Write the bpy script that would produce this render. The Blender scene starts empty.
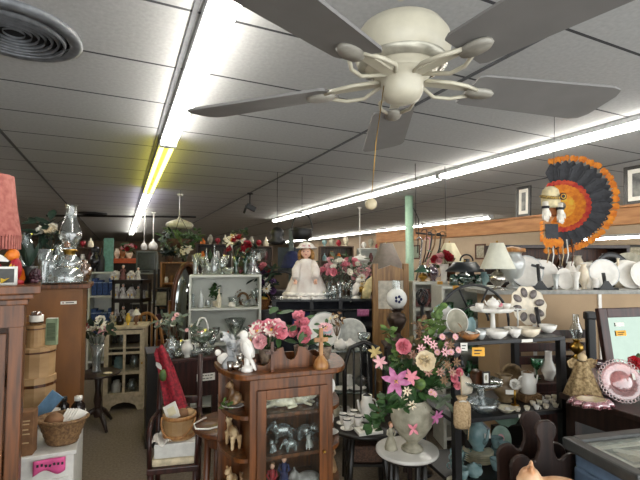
import bpy, bmesh, math, random
from mathutils import Vector, Matrix, Euler
random.seed(7)
SC = bpy.context.scene
COL = SC.collection
F = 425.0                      # focal length in pixels of the 640 wide frame
EYE = 1.6
PITCH = math.atan(22.0 / F)
A = math.atan(200.0 / F)       # heading of the shop's long axis
CEIL = 2.71
PI = math.pi
def R(d): return d * PI / 180.0
# ---------------------------------------------------------------- placing
def Zp(py, d):
    return EYE + d * math.tan(PITCH + math.atan((240.0 - py) / F))
def X(px, d, z=1.2):
    return (px - 320.0) / F * (d * math.cos(PITCH) + (z - EYE) * math.sin(PITCH))
def P(px, py, d):
    z = Zp(py, d); return Vector((X(px, d, z), d, z))
def S(px, d, z): return Vector((X(px, d, z), d, z))
def G(px, py, z):               # where the sight line meets height z
    d = (z - EYE) / math.tan(PITCH + math.atan((240.0 - py) / F)); return S(px, d, z)
def shop(sx, sy, z=0.0):
    c, s = math.cos(A), math.sin(A); return Vector((sx*c - sy*s, sx*s + sy*c, z))
def toshop(v):
    c, s = math.cos(A), math.sin(A); return v.x*c + v.y*s, -v.x*s + v.y*c
class Frame:                    # a piece of furniture's own axes
    def __init__(self, o, rz): self.o = Vector(o); self.rz = rz
    def at(self, px, v, z):     # point on the line at local depth v seen in column px
        c, s = math.cos(self.rz), math.sin(self.rz); k = X(px, 1.0, EYE)
        for _ in range(3):
            u = (k*(self.o.y + v*c) - self.o.x + v*s) / (c - k*s)
            p = Vector((self.o.x + u*c - v*s, self.o.y + u*s + v*c, z))
            k = X(px, p.y, z) / p.y
        return p
    def loc(self, u, v, z):
        c, s = math.cos(self.rz), math.sin(self.rz)
        return Vector((self.o.x + u*c - v*s, self.o.y + u*s + v*c, z))
# ---------------------------------------------------------------- materials
def lin(h):
    if isinstance(h, str):
        h = h.lstrip('#'); c = [int(h[i:i+2], 16)/255 for i in (0, 2, 4)]
    else: c = h
    return tuple(((x/12.92) if x <= .04045 else ((x+.055)/1.055)**2.4) for x in c) + (1.0,)
MATS = {}
def _new(name):
    m = bpy.data.materials.new(name); m.use_nodes = True
    nt = m.node_tree; b = nt.nodes['Principled BSDF']; return m, nt, b
def mat(name, col, rough=.5, metal=0, var=.18, scale=25, bump=0, spec=.5, col2=None, sheen=0, sss=0, stretch=None):
    if name in MATS: return MATS[name]
    m, nt, b = _new(name); c = lin(col)
    n = nt.nodes.new('ShaderNodeTexNoise'); n.inputs['Scale'].default_value = scale; n.inputs['Detail'].default_value = 4
    tc = nt.nodes.new('ShaderNodeTexCoord')
    if stretch:
        mp = nt.nodes.new('ShaderNodeMapping'); mp.inputs['Scale'].default_value = stretch
        nt.links.new(tc.outputs['Object'], mp.inputs['Vector']); nt.links.new(mp.outputs['Vector'], n.inputs['Vector'])
    else: nt.links.new(tc.outputs['Object'], n.inputs['Vector'])
    r = nt.nodes.new('ShaderNodeValToRGB')
    r.color_ramp.elements[0].position = .36; r.color_ramp.elements[1].position = .64
    if col2: r.color_ramp.elements[0].color = lin(col2); r.color_ramp.elements[1].color = c
    else:
        r.color_ramp.elements[0].color = tuple(x*(1-var) for x in c[:3]) + (1,)
        r.color_ramp.elements[1].color = tuple(min(1, x*(1+var)) for x in c[:3]) + (1,)
    nt.links.new(n.outputs['Fac'], r.inputs['Fac']); nt.links.new(r.outputs['Color'], b.inputs['Base Color'])
    b.inputs['Roughness'].default_value = rough; b.inputs['Metallic'].default_value = metal
    b.inputs['Specular IOR Level'].default_value = spec
    if bump:
        bp = nt.nodes.new('ShaderNodeBump'); bp.inputs['Strength'].default_value = bump; bp.inputs['Distance'].default_value = .01
        nt.links.new(n.outputs['Fac'], bp.inputs['Height']); nt.links.new(bp.outputs['Normal'], b.inputs['Normal'])
    MATS[name] = m; return m
def wood(name, c1, c2, rough=.38, stretch=(30, 30, 2.2)):
    return mat(name, c1, rough, col2=c2, scale=1.6, stretch=stretch, bump=.05)
def glass(name, tint='#eef4f2', refl=.10, rough=.03, body=0.0, bodycol='#c8d4d4', edge=.75):
    if name in MATS: return MATS[name]
    m = bpy.data.materials.new(name); m.use_nodes = True; nt = m.node_tree; nt.nodes.clear()
    o = nt.nodes.new('ShaderNodeOutputMaterial'); t = nt.nodes.new('ShaderNodeBsdfTransparent'); g = nt.nodes.new('ShaderNodeBsdfGlossy')
    t.inputs['Color'].default_value = lin(tint); g.inputs['Roughness'].default_value = rough
    lw = nt.nodes.new('ShaderNodeLayerWeight'); lw.inputs['Blend'].default_value = .35
    ns = nt.nodes.new('ShaderNodeTexNoise'); ns.inputs['Scale'].default_value = 60
    tc = nt.nodes.new('ShaderNodeTexCoord'); nt.links.new(tc.outputs['Object'], ns.inputs['Vector'])
    ma = nt.nodes.new('ShaderNodeMath'); ma.operation = 'MULTIPLY_ADD'; ma.use_clamp = True
    nt.links.new(lw.outputs['Facing'], ma.inputs[0]); ma.inputs[1].default_value = edge; ma.inputs[2].default_value = refl
    bp = nt.nodes.new('ShaderNodeBump'); bp.inputs['Strength'].default_value = .25; bp.inputs['Distance'].default_value = .004
    nt.links.new(ns.outputs['Fac'], bp.inputs['Height']); nt.links.new(bp.outputs['Normal'], g.inputs['Normal'])
    mx = nt.nodes.new('ShaderNodeMixShader'); nt.links.new(ma.outputs[0], mx.inputs['Fac'])
    src = t
    if body:
        df = nt.nodes.new('ShaderNodeBsdfDiffuse'); df.inputs['Color'].default_value = lin(bodycol)
        m2 = nt.nodes.new('ShaderNodeMixShader'); m2.inputs['Fac'].default_value = body
        nt.links.new(t.outputs[0], m2.inputs[1]); nt.links.new(df.outputs[0], m2.inputs[2]); src = m2
    nt.links.new(src.outputs[0], mx.inputs[1]); nt.links.new(g.outputs[0], mx.inputs[2]); nt.links.new(mx.outputs[0], o.inputs['Surface'])
    MATS[name] = m; return m
def glow(name, col, strength):
    m, nt, b = _new(name); b.inputs['Base Color'].default_value = lin(col)
    b.inputs['Emission Color'].default_value = lin(col); b.inputs['Emission Strength'].default_value = strength
    MATS[name] = m; return m
# ---------------------------------------------------------------- mesh builder
ALL = []
class B:
    def __init__(self): self.bm = bmesh.new(); self.mats = []
    def mi(self, m):
        if m not in self.mats: self.mats.append(m)
        return self.mats.index(m)
    def box(self, c, s, m, rot=None, bev=0.0, mtx=None):
        r = bmesh.ops.create_cube(self.bm, size=1.0); vs = r['verts']
        M = Matrix.Translation(Vector(c)) @ (rot.to_matrix().to_4x4() if rot else Matrix()) @ Matrix.Diagonal((s[0], s[1], s[2], 1))
        if mtx: M = mtx @ M
        bmesh.ops.transform(self.bm, matrix=M, verts=vs)
        fs = {f for v in vs for f in v.link_faces}
        if bev:
            es = {e for v in vs for e in v.link_edges}
            rr = bmesh.ops.bevel(self.bm, geom=list(es), offset=bev, segments=2, affect='EDGES', profile=.6)
            fs = set(rr['faces']) | {f for f in fs if f.is_valid}
        k = self.mi(m)
        for f in fs:
            if f.is_valid: f.material_index = k
        return self
    def bb(self, x0, x1, y0, y1, z0, z1, m, bev=0.0):
        return self.box(((x0+x1)/2, (y0+y1)/2, (z0+z1)/2), (abs(x1-x0), abs(y1-y0), abs(z1-z0)), m, bev=bev)
    def lathe(self, prof, m, seg=20, mtx=None, flute=None, arc=None, sx=1, sy=1, smooth=True):
        k = self.mi(m); rings = []; n = seg if arc is None else seg + 1
        tot = 2*PI if arc is None else arc
        for (r, z) in prof:
            ring = []
            for i in range(n):
                a = tot*i/seg; rr = r
                if flute: rr = r*(1 + flute[1]*math.cos(flute[0]*a))
                v = Vector((rr*math.cos(a)*sx, rr*math.sin(a)*sy, z))
                if mtx: v = mtx @ v
                ring.append(self.bm.verts.new(v))
            rings.append(ring)
        for j in range(len(rings)-1):
            for i in range(seg):
                i2 = (i+1) % n
                a, b, c, d = rings[j][i], rings[j][i2], rings[j+1][i2], rings[j+1][i]
                try:
                    f = self.bm.faces.new((a, b, c, d)); f.material_index = k; f.smooth = smooth
                except ValueError: pass
        if arc is None:
            for idx in (0, -1):
                if 1e-4 < prof[idx][0] < .001:
                    try:
                        f = self.bm.faces.new(rings[idx]); f.material_index = k
                    except ValueError: pass
        return self
    def tube(self, pts, r, m, seg=6, cap=True):
        k = self.mi(m); pts = [Vector(p) for p in pts]; rings = []
        rad = r if isinstance(r, (list, tuple)) else [r]*len(pts)
        up = Vector((0, 0, 1)); prev = None
        for i, p in enumerate(pts):
            t = (pts[min(i+1, len(pts)-1)] - pts[max(i-1, 0)])
            if t.length < 1e-9: t = Vector((0, 0, 1))
            t.normalize()
            if prev is None:
                ref = up if abs(t.z) < .9 else Vector((1, 0, 0)); n1 = t.cross(ref).normalized()
            else:
                n1 = prev - t*prev.dot(t)
                n1 = n1.normalized() if n1.length > 1e-6 else t.orthogonal().normalized()
            prev = n1; n2 = t.cross(n1)
            rings.append([self.bm.verts.new(p + (n1*math.cos(2*PI*j/seg) + n2*math.sin(2*PI*j/seg))*rad[i]) for j in range(seg)])
        for a, b in zip(rings, rings[1:]):
            for j in range(seg):
                f = self.bm.faces.new((a[j], a[(j+1) % seg], b[(j+1) % seg], b[j])); f.material_index = k; f.smooth = True
        if cap:
            for rg in (rings[0], rings[-1]):
                try: f = self.bm.faces.new(rg); f.material_index = k
                except ValueError: pass
        return self
    def ball(self, c, r, m, u=12, v=8, rot=None):
        rr = r if isinstance(r, (list, tuple)) else (r, r, r)
        res = bmesh.ops.create_uvsphere(self.bm, u_segments=u, v_segments=v, radius=1.0); vs = res['verts']
        M = Matrix.Translation(Vector(c)) @ (rot.to_matrix().to_4x4() if rot else Matrix()) @ Matrix.Diagonal((rr[0], rr[1], rr[2], 1))
        bmesh.ops.transform(self.bm, matrix=M, verts=vs); k = self.mi(m)
        for f in {f for q in vs for f in q.link_faces}: f.material_index = k; f.smooth = True
        return self
    def prism(self, poly, t, m, mtx=None, smooth=False):     # poly in XZ, thickness t along Y
        k = self.mi(m)
        tr = (lambda v: mtx @ v) if mtx else (lambda v: v)
        a = [self.bm.verts.new(tr(Vector((x, -t/2, z)))) for x, z in poly]; b = [self.bm.verts.new(tr(Vector((x, t/2, z)))) for x, z in poly]
        fs = [self.bm.faces.new(a), self.bm.faces.new(list(reversed(b)))]; n = len(poly)
        for i in range(n): fs.append(self.bm.faces.new((a[i], b[i], b[(i+1) % n], a[(i+1) % n])))
        for f in fs: f.material_index = k
        return self
    def frame(self, w, h, bw, t, m, mtx=None, prof=None):    # picture frame in XZ, centre at origin
        for s in (-1, 1):
            self.box((s*(w-bw)/2, 0, 0), (bw, t, h), m, mtx=mtx, bev=min(bw, t)*.2)
            self.box((0, 0, s*(h-bw)/2), (w-2*bw, t, bw), m, mtx=mtx, bev=min(bw, t)*.2)
        return self
    def sheet(self, fn, nu, nv, m, thick=0):                 # fn(u,v)->Vector
        k = self.mi(m); g = [[self.bm.verts.new(fn(i/nu, j/nv)) for j in range(nv+1)] for i in range(nu+1)]
        for i in range(nu):
            for j in range(nv):
                try: f = self.bm.faces.new((g[i][j], g[i+1][j], g[i+1][j+1], g[i][j+1])); f.material_index = k; f.smooth = True
                except ValueError: pass
        return self
    def petal(self, base, d, up, L, W, m, cup=.3, tip=.6):   # curved petal or leaf
        d = Vector(d).normalized(); up = Vector(up); up = (up - d*up.dot(d))
        up = up.normalized() if up.length > 1e-5 else d.orthogonal().normalized(); s = d.cross(up); base = Vector(base); k = self.mi(m)
        prof = [(0, .18), (.35, .85), (.7, 1.0*tip+.3), (1.0, .12)]; rows = []
        for t, w in prof:
            cen = base + d*(L*t) + up*(cup*L*(t*t)); hw = W*.5*w
            rows.append([self.bm.verts.new(cen + s*(-hw) + up*(.18*hw)), self.bm.verts.new(cen - up*(.12*hw)), self.bm.verts.new(cen + s*hw + up*(.18*hw))])
        for a, b in zip(rows, rows[1:]):
            for j in (0, 1):
                f = self.bm.faces.new((a[j], a[j+1], b[j+1], b[j])); f.material_index = k; f.smooth = True
        return self
    def build(self, name, parent=None, loc=None, rz=0, smooth=None, sub=0, remesh=0, solid=0):
        me = bpy.data.meshes.new(name); bmesh.ops.recalc_face_normals(self.bm, faces=self.bm.faces[:]) if not solid else None
        self.bm.to_mesh(me); self.bm.free()
        for m in self.mats: me.materials.append(m)
        o = bpy.data.objects.new(name, me); COL.objects.link(o)
        if parent: o.parent = parent
        if loc is not None: o.location = loc
        if rz: o.rotation_euler = (0, 0, rz)
        if remesh:
            md = o.modifiers.new('Remesh', 'REMESH'); md.mode = 'VOXEL'; md.voxel_size = remesh; md.use_smooth_shade = True
            ms = o.modifiers.new('Smooth', 'SMOOTH'); ms.iterations = 4; ms.factor = .5
        if solid:
            md = o.modifiers.new('Solidify', 'SOLIDIFY'); md.thickness = solid
        if sub:
            md = o.modifiers.new('Subsurf', 'SUBSURF'); md.levels = sub; md.render_levels = sub
        return o
def tag(o, label, cat, group=None, kind=None):
    if label:
        o['label'] = label
        if len(label.split()) > 16: print('LONG', label)
    if cat: o['category'] = cat
    if group: o['group'] = group
    if kind: o['kind'] = kind
    return o
def T(name, label, cat, loc=(0, 0, 0), rz=0, group=None):
    o = bpy.data.objects.new(name, None); COL.objects.link(o); o.empty_display_size = .05
    o.location = loc; o.rotation_euler = (0, 0, rz); return tag(o, label, cat, group)
def one(b, name, label, cat, loc=(0, 0, 0), rz=0, group=None, **k):
    return tag(b.build(name, None, loc, rz, **k), label, cat, group)
def struct(b, name, label=None, loc=None, rz=0, parent=None):
    o = b.build(name, parent, loc, rz)
    if not parent: o['kind'] = 'structure'
    if label: o['label'] = label
    return o
def rot(x=0, y=0, z=0): return Euler((x, y, z))
def tm(loc=(0, 0, 0), x=0, y=0, z=0): return Matrix.Translation(Vector(loc)) @ Euler((x, y, z)).to_matrix().to_4x4()
# ---------------------------------------------------------------- palette
cream = mat('cream paint', '#d9d2bd', .5); white = mat('white paint', '#d5d3cc', .45, var=.08); china = mat('white china', '#dedad2', .18, var=.05)
bisque = mat('bisque china', '#d8cbb4', .3, var=.12); ivory = mat('ivory china', '#d8cfb5', .3); black = mat('black metal', '#121214', .45, var=.3)
blackw = mat('black wood', '#17130f', .35, var=.3); steel = mat('steel', '#b9bbbd', .25, 1, var=.1); silver = mat('silver plate', '#bfbab2', .22, 1, var=.12)
brass = mat('brass', '#a8843f', .3, 1, var=.2); pewter = mat('pewter', '#6f6e6c', .35, .9)
oak = wood('golden oak', '#713f16', '#42240a'); walnut = wood('walnut', '#5e3214', '#391c0a'); mahog = wood('mahogany', '#42201a', '#22100c')
darkw = wood('dark stained wood', '#33211a', '#1c110d'); pine = wood('pine', '#b0814c', '#8c5c30'); panelw = wood('brown panel', '#7f5022', '#6a421b', .5, (6, 6, 2))
beamw = wood('orange beam wood', '#a8774a', '#8a5c34', .6, (2, 2, 14)); hatw = wood('hat box wood', '#b08f66', '#96754c', .6, (3, 3, 9))
bookw = mat('bookcase white', '#c9cbc2', .5, var=.06, scale=6)
gl = glass('clear glass', '#f2f7f5', .16, .03, .05); glc = glass('cut crystal', '#e4ecec', .22, .05, .16, '#d6dede'); glg = glass('green glass', '#8fcfa2', .12, .03, .35, '#4fae74')
glp = glass('pink glass', '#e8b9b6', .13, .04, .25, '#d49a98'); glv = glass('violet glass', '#b79bb0', .16, .04, .25, '#85677d'); glr = glass('red glass', '#d0303a', .12, .04, .4, '#c02030')
glb = glass('amber glass', '#b98a55', .14, .04, .3, '#7a5530'); pane = glass('cabinet pane', '#f7f9f8', .03, .02, edge=.22)
frost = glass('frosted glass', '#e8ecea', .2, .3, .5, '#dfe3df')
leaf = mat('leaf green', '#3c5c2c', .55, col2='#24401f', scale=30); leaf2 = mat('light leaf green', '#67803f', .55, col2='#3f5a2b', scale=30); dleaf = mat('dark leaf green', '#22382a', .5, col2='#14241a', scale=30)
fpink = mat('pink petals', '#e0909a', .6, col2='#cf7484', scale=40); flpink = mat('pale pink petals', '#e3b3b4', .6, col2='#d59aa0', scale=40); fwhite = mat('white petals', '#e6e1d3', .6, var=.08)
fcream = mat('cream petals', '#e2d3b5', .6, var=.1); fred = mat('red petals', '#a81c2a', .55, col2='#7c0f1c', scale=40); fmag = mat('magenta petals', '#c07aa2', .6, col2='#a4527f', scale=40)
fpurple = mat('purple petals', '#5d3a68', .6, col2='#3c2448', scale=40); fbrown = mat('dried brown petals', '#8a6a4a', .7, col2='#5f432c', scale=40); fyel = mat('yellow', '#d9b23c', .5)
forange = mat('orange', '#d97a1c', .5, col2='#c25a12', scale=30)
navy = mat('navy cloth', '#1d2650', .8); wicker = mat('wicker', '#8a6a45', .7, col2='#5c4128', scale=90, bump=.5); wick2 = mat('dark wicker', '#5f4230', .7, col2='#38251a', scale=90, bump=.5)
paper = mat('paper', '#dedad0', .7, var=.04); ink = mat('ink', '#2b2a2c', .7); card = mat('brown card', '#7a5638', .7); pinkp = mat('pink card', '#d8578f', .7, var=.08); ytag = mat('orange tag paper', '#e0a63a', .7, var=.06)
cloth = mat('white cloth', '#dcd8d2', .85, var=.08, scale=12, bump=.2); burlap = mat('burlap', '#c6ab86', .9, col2='#a88d66', scale=120, bump=.5); tan = mat('tan board', '#a98f70', .75, var=.06, scale=5)
teal = mat('teal panel', '#5f8f82', .5); bluec = mat('blue glazed china', '#8fa8a8', .25, col2='#6c8a8d', scale=14); stone = mat('grey carved stone', '#a8a28f', .6, col2='#85806d', scale=18, bump=.3)
marble = mat('white marble', '#d8d5ce', .25, col2='#bdb9b2', scale=5); skin = mat('doll skin', '#d9ab92', .5, var=.06); hair = mat('blonde hair', '#a5793c', .6, col2='#7c5526', scale=60)
fur = mat('brown spotted glaze', '#9a7a56', .35, col2='#5c4026', scale=22); furl = mat('cream brown glaze', '#cdb892', .4, col2='#a07d54', scale=14); furg = mat('grey white glaze', '#c9c6c0', .35, col2='#6c6a68', scale=12)
shadec = mat('cream lamp shade', '#d8cfae', .8, var=.05); shadeg = mat('grey pleated shade', '#8a8078', .85, var=.08); shadew = mat('white lamp shade', '#d3d2c2', .8, var=.05); shadep = mat('pink fringe shade', '#ad6a60', .85, col2='#955249', scale=50)
bluep = mat('slate blue frame paint', '#5d7086', .45, var=.15); greyf = mat('dark grey frame', '#3a3b3a', .4); matb = mat('grey mat board', '#a9aaa4', .7)
# ---------------------------------------------------------------- kinds of things
GOBLET = [(.75, 0), (.7, .03), (.12, .08), (.1, .4), (.5, .5), (.92, .7), (1, 1)]
TUMBLER = [(.72, 0), (.78, .4), (1, 1)]
VASE = [(.5, 0), (.55, .03), (.4, .1), (.8, .3), (1, .5), (.8, .75), (.45, .9), (.6, 1)]
BOTTLE = [(.9, 0), (1, .08), (1, .5), (.7, .65), (.28, .75), (.25, .95), (.35, 1)]
BOWL = [(.4, 0), (.45, .06), (.8, .4), (1, 1)]
COMPOTE = [(.55, 0), (.5, .04), (.12, .12), (.1, .4), (.3, .47), (.85, .65), (1, 1)]
CHIMNEY = [(.6, 0), (.62, .1), (1, .3), (.92, .42), (.5, .68), (.45, .98), (.5, 1)]
TALLV = [(.7, 0), (.55, .08), (.6, .5), (1, 1)]
URN = [(.55, 0), (.5, .06), (.25, .12), (.3, .18), (.75, .35), (1, .62), (.97, .78), (.7, .92), (.8, 1)]
DECANT = [(.8, 0), (1, .1), (.95, .35), (.45, .55), (.22, .65), (.22, .8), (.3, .82), (.05, .84), (.22, .92), (.02, 1)]
JAR = [(.8, 0), (1, .06), (1, .7), (.75, .82), (.75, 1)]
BELL = [(1, 0), (.9, .1), (.7, .5), (.45, .75), (.1, .82), (.09, .97), (.14, 1)]
def vprof(prof, Rr, H, t=.003):
    o = [(r*Rr, z*H) for r, z in prof]
    if prof[-1][0] > .3:      # open mouth: add an inside
        q = [(max(r*Rr - t, .0005), z*H + (t if z < .2 else 0)) for r, z in prof if z*H > .02*H]
        return [(.0002, 0)] + o + list(reversed(q)) + [(.0002, q[0][1])]
    return [(.0002, 0)] + o
def ves(name, label, cat, loc, Rr, H, prof, m, group=None, seg=18, flute=None, rz=0):
    b = B(); b.lathe(vprof(prof, Rr, H, min(.003, Rr*.1)), m, seg, flute=flute)
    return one(b, name, label, cat, loc, rz, group)
def arcpts(c, r, a0, a1, n, ax=(1, 0, 0), ay=(0, 0, 1), sx=1, sy=1):
    c = Vector(c); ax = Vector(ax); ay = Vector(ay)
    return [c + ax*(math.cos(R(a0 + (a1-a0)*i/n))*r*sx) + ay*(math.sin(R(a0 + (a1-a0)*i/n))*r*sy) for i in range(n+1)]
def jug(name, label, cat, loc, Rr, H, m, prof=VASE, rz=0, group=None, spout=False, lid=False, lidm=None):
    t = T(name, label, cat, loc, rz, group)
    B().lathe(vprof(prof, Rr, H), m, 18).build('body', t)
    B().tube(arcpts((Rr*.8, 0, H*.55), H*.28, -85, 95, 8, sx=.75), H*.035, m).build('handle', t)
    if spout: B().tube([(-Rr*.75, 0, H*.3), (-Rr*1.25, 0, H*.5), (-Rr*1.45, 0, H*.85)], [H*.07, H*.05, H*.035], m).build('spout', t)
    else: B().petal((-Rr*.45, 0, H*.93), (-1, 0, .5), (0, 0, 1), Rr*.5, Rr*.6, m).build('lip', t)
    if lid: B().lathe([(.0002, H*1.12), (Rr*.12, H*1.1), (Rr*.1, H*1.06), (Rr*.55, H*1.0), (Rr*.58, H*.97)], lidm or m, 16).build('lid', t)
    return t
def teapot(label, loc, Rr, H, m, rz=0, group=None, cat='teapot'):
    t = T('teapot', label, cat, loc, rz, group)
    B().lathe([(.0002, 0), (Rr*.55, 0), (Rr*.5, H*.05), (Rr*.9, H*.25), (Rr, H*.45), (Rr*.8, H*.68), (Rr*.5, H*.76)], m, 18).build('body', t)
    B().lathe([(Rr*.52, H*.75), (Rr*.45, H*.84), (Rr*.1, H*.88), (Rr*.14, H*.95), (.0002, H)], m, 16).build('lid', t)
    B().tube(arcpts((Rr*.9, 0, H*.45), H*.25, -90, 90, 8), H*.035, m).build('handle', t)
    B().tube([(-Rr*.8, 0, H*.3), (-Rr*1.25, 0, H*.45), (-Rr*1.5, 0, H*.75)], [H*.08, H*.05, H*.035], m).build('spout', t)
    return t
def cup(label, loc, Rr, H, m, rz=0, group=None, rim=None, name='tea_cup', cat='cup'):
    t = T(name, label, cat, loc, rz, group)
    B().lathe(vprof([(.6, 0), (.62, .06), (.9, .5), (1, 1)], Rr, H, .002), m, 16).build('body', t)
    B().tube(arcpts((Rr*.95, 0, H*.5), H*.28, -90, 90, 6), H*.05, m, 5).build('handle', t)
    if rim: B().lathe([(Rr*1.01, H*.9), (Rr*1.03, H*.97), (Rr*1.0, H*1.01)], rim, 16).build('rim', t)
    return t
def dishprof(Rr, dp): return [(.0002, 0), (Rr*.55, 0), (Rr*.62, dp*.3), (Rr*.98, dp), (Rr, dp*1.06), (Rr*.97, dp*1.15), (Rr*.62, dp*.5), (Rr*.5, dp*.22), (.0002, dp*.2)]
def flat(label, loc, Rr, m, dp=None, group=None, name='plate', cat='plate', flute=None, seg=24):
    return one(B().lathe(dishprof(Rr, dp or Rr*.16), m, seg, flute=flute), name, label, cat, loc, 0, group)
def stand_plate(label, loc, Rr, m, tilt=12, rz=0, group=None, rim=None, stand=None, sx=1, flute=None, seg=28, name='plate', cat='plate', slabel=None, centre=None, dp=None):
    """plate standing on its edge at loc, face towards local -y, leaning back"""
    t = T(name, label, cat, loc, rz, group); dp = dp or Rr*.14
    M = Matrix.Translation((0, 0, 0)) @ Euler((R(90 - tilt), 0, 0)).to_matrix().to_4x4() @ Matrix.Translation((0, Rr*1.0, -dp)) @ Matrix.Diagonal((sx, 1, 1, 1))
    B().lathe(dishprof(Rr, dp), m, seg, mtx=M, flute=flute).build('dish', t)
    if rim: B().lathe([(Rr*1.0, dp*1.0), (Rr*1.012, dp*1.1), (Rr*.985, dp*1.2), (Rr*.94, dp*1.1)], rim, seg, mtx=M, flute=flute).build('rim_band', t)
    if centre: B().lathe([(.0002, dp*.5), (Rr*.3, dp*.45), (Rr*.34, dp*.3)], centre, 20, mtx=M).build('painted_centre', t)
    if stand:
        s = B(); h = Rr*1.1
        for q in (-1, 1):
            s.tube([(q*Rr*.4, -.07, .004), (q*Rr*.4, .0, .006), (q*Rr*.33, Rr*.35, h)], .006, stand); s.tube([(q*Rr*.4, -.07, .004), (q*Rr*.4, -.075, .03)], .006, stand); s.tube([(q*Rr*.33, Rr*.35, h), (q*Rr*.4, Rr*.7, .005)], .005, stand)
        s.tube([(-Rr*.4, .0, .007), (Rr*.4, .0, .007)], .005, stand)
        t2 = one(s, 'plate_stand', slabel or ('black wire easel holding the ' + label), 'plate stand', Vector(loc), rz, group + ' stands' if group else None)
        t.location = Vector(loc) + Vector((0, 0, .014))
    return t
def lamp(label, loc, H, basem, shadem, r0, r1, sh, name='table_lamp', body=None, pleat=None, rz=0, br=None, finial=True):
    """r0 top radius, r1 bottom radius, sh shade height"""
    t = T(name, label, 'lamp', loc, rz); hb = H - sh; br = br or r1*.45
    pr = body or [(.9, 0), (.85, .05), (.4, .1), (.35, .16), (.9, .4), (1, .55), (.6, .8), (.2, .88), (.15, 1)]
    B().lathe([(.0002, 0)] + [(r*br, z*hb) for r, z in pr], basem, 20).build('base', t)
    B().tube([(0, 0, hb*.95), (0, 0, H*.98)], .005, brass).build('stem', t)
    b = B(); k = pleat or None
    b.lathe([(r1, hb*.98), (r1*1.0, hb*.98+.008), ((r0+r1)/2*.98, hb + sh*.5), (r0, H), (r0-.004, H), ((r0+r1)/2*.98-.004, hb+sh*.5), (r1-.004, hb*.98)], shadem, 40 if k else 28, flute=k)
    b.build('shade', t)
    if finial: B().ball((0, 0, H+.01), .009, brass, 8, 6).build('finial', t)
    return t
# flowers ------------------------------------------------------------------
def rose(b, c, n, r, m, seed=0, layers=3):
    rnd = random.Random(seed); n = Vector(n).normalized(); u = n.orthogonal().normalized(); v = n.cross(u); c = Vector(c)
    for L in range(layers):
        k = 3 + 2*L; el = .25 + .35*(layers-1-L)
        for i in range(k):
            a = 2*PI*i/k + L*.5 + rnd.random()*.3; d = u*math.cos(a) + v*math.sin(a)
            b.petal(c - n*r*.3, d*(1-el) + n*el*1.4, n, r*(.75 + .2*L), r*(.8 + .15*L), m, cup=.35, tip=.9)
    b.ball(c - n*r*.05, r*.4, m, 6, 4)
def lily(b, c, n, r, m, mc=None, k=6, w=.38):
    n = Vector(n).normalized(); u = n.orthogonal().normalized(); v = n.cross(u); c = Vector(c)
    for i in range(k):
        a = 2*PI*i/k + (.0 if i % 2 else .15); d = u*math.cos(a) + v*math.sin(a)
        b.petal(c, d + n*.45, n, r*1.05, r*w*1.4, m, cup=-.25, tip=.5)
    if mc:
        for i in range(4): b.tube([c, c + n*r*.5 + (u*math.cos(i*1.6) + v*math.sin(i*1.6))*r*.15], r*.03, mc, 4)
def daisy(b, c, n, r, m, mc, k=12):
    n = Vector(n).normalized(); u = n.orthogonal().normalized(); v = n.cross(u); c = Vector(c)
    for i in range(k):
        a = 2*PI*i/k; d = u*math.cos(a) + v*math.sin(a)
        b.petal(c, d + n*.2, n, r, r*.35, m, cup=.1, tip=.7)
    b.ball(c + n*r*.06, r*.2, mc, 6, 4)
def foliage(b, pts, L, W, m, n, seed, droop=.0, spread=.03):
    rnd = random.Random(seed)
    for i in range(n):
        p = Vector(rnd.choice(pts)) + Vector((rnd.uniform(-1, 1), rnd.uniform(-1, 1), rnd.uniform(-1, 1)))*spread
        d = Vector((rnd.uniform(-1, 1), rnd.uniform(-1, 1), rnd.uniform(-.4, 1) - droop))
        b.petal(p, d, (rnd.uniform(-.4, .4), -.6, 1), L*rnd.uniform(.6, 1.1), W*rnd.uniform(.7, 1.1), m, cup=rnd.uniform(-.3, .1))
def bouquet(t, base, top, sx, sy, sz, spec, leafm, nleaf, seed, r, stemm=None, leafL=None):
    """spec: list of (material, kind, count). dome of flowers centred at top (local)"""
    rnd = random.Random(seed); base = Vector(base); top = Vector(top); pts = []; st = B(); k = 0
    tot = sum(s[2] for s in spec)
    for m, kind, cnt in spec:
        for i in range(cnt):
            a = 2.399*k + rnd.uniform(-.3, .3); q = math.sqrt((k*7 % tot + .5)/tot); k += 1
            d = Vector((math.cos(a)*q*sx, math.sin(a)*q*sy*.8 - .1*sy, (1-q*q)*sz + rnd.uniform(-.35, .25)*sz)); c = top + d; pts.append(c)
            n = Vector((d.x, d.y*1.0 - sy*.9, d.z*.6 + .3*sz)); b = B(); rr = r*rnd.uniform(.8, 1.15)
            if kind == 'rose': rose(b, c, n, rr, m, seed+i)
            elif kind == 'lily': lily(b, c, n, rr*1.25, m, fyel)
            elif kind == 'daisy': daisy(b, c, n, rr*1.1, m, fyel)
            b.build('flower', t)
            st.tube([base, base*.4 + c*.6 + Vector((0, .01, .01)), c], .0025, stemm or leafm, 4)
    st.build('stems', t)
    fb = B(); foliage(fb, pts + [base*.3 + top*.7], leafL or r*2.2, (leafL or r*2.2)*.45, leafm, nleaf, seed, spread=r*1.6, droop=.2); fb.build('foliage', t)
    return t
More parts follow.
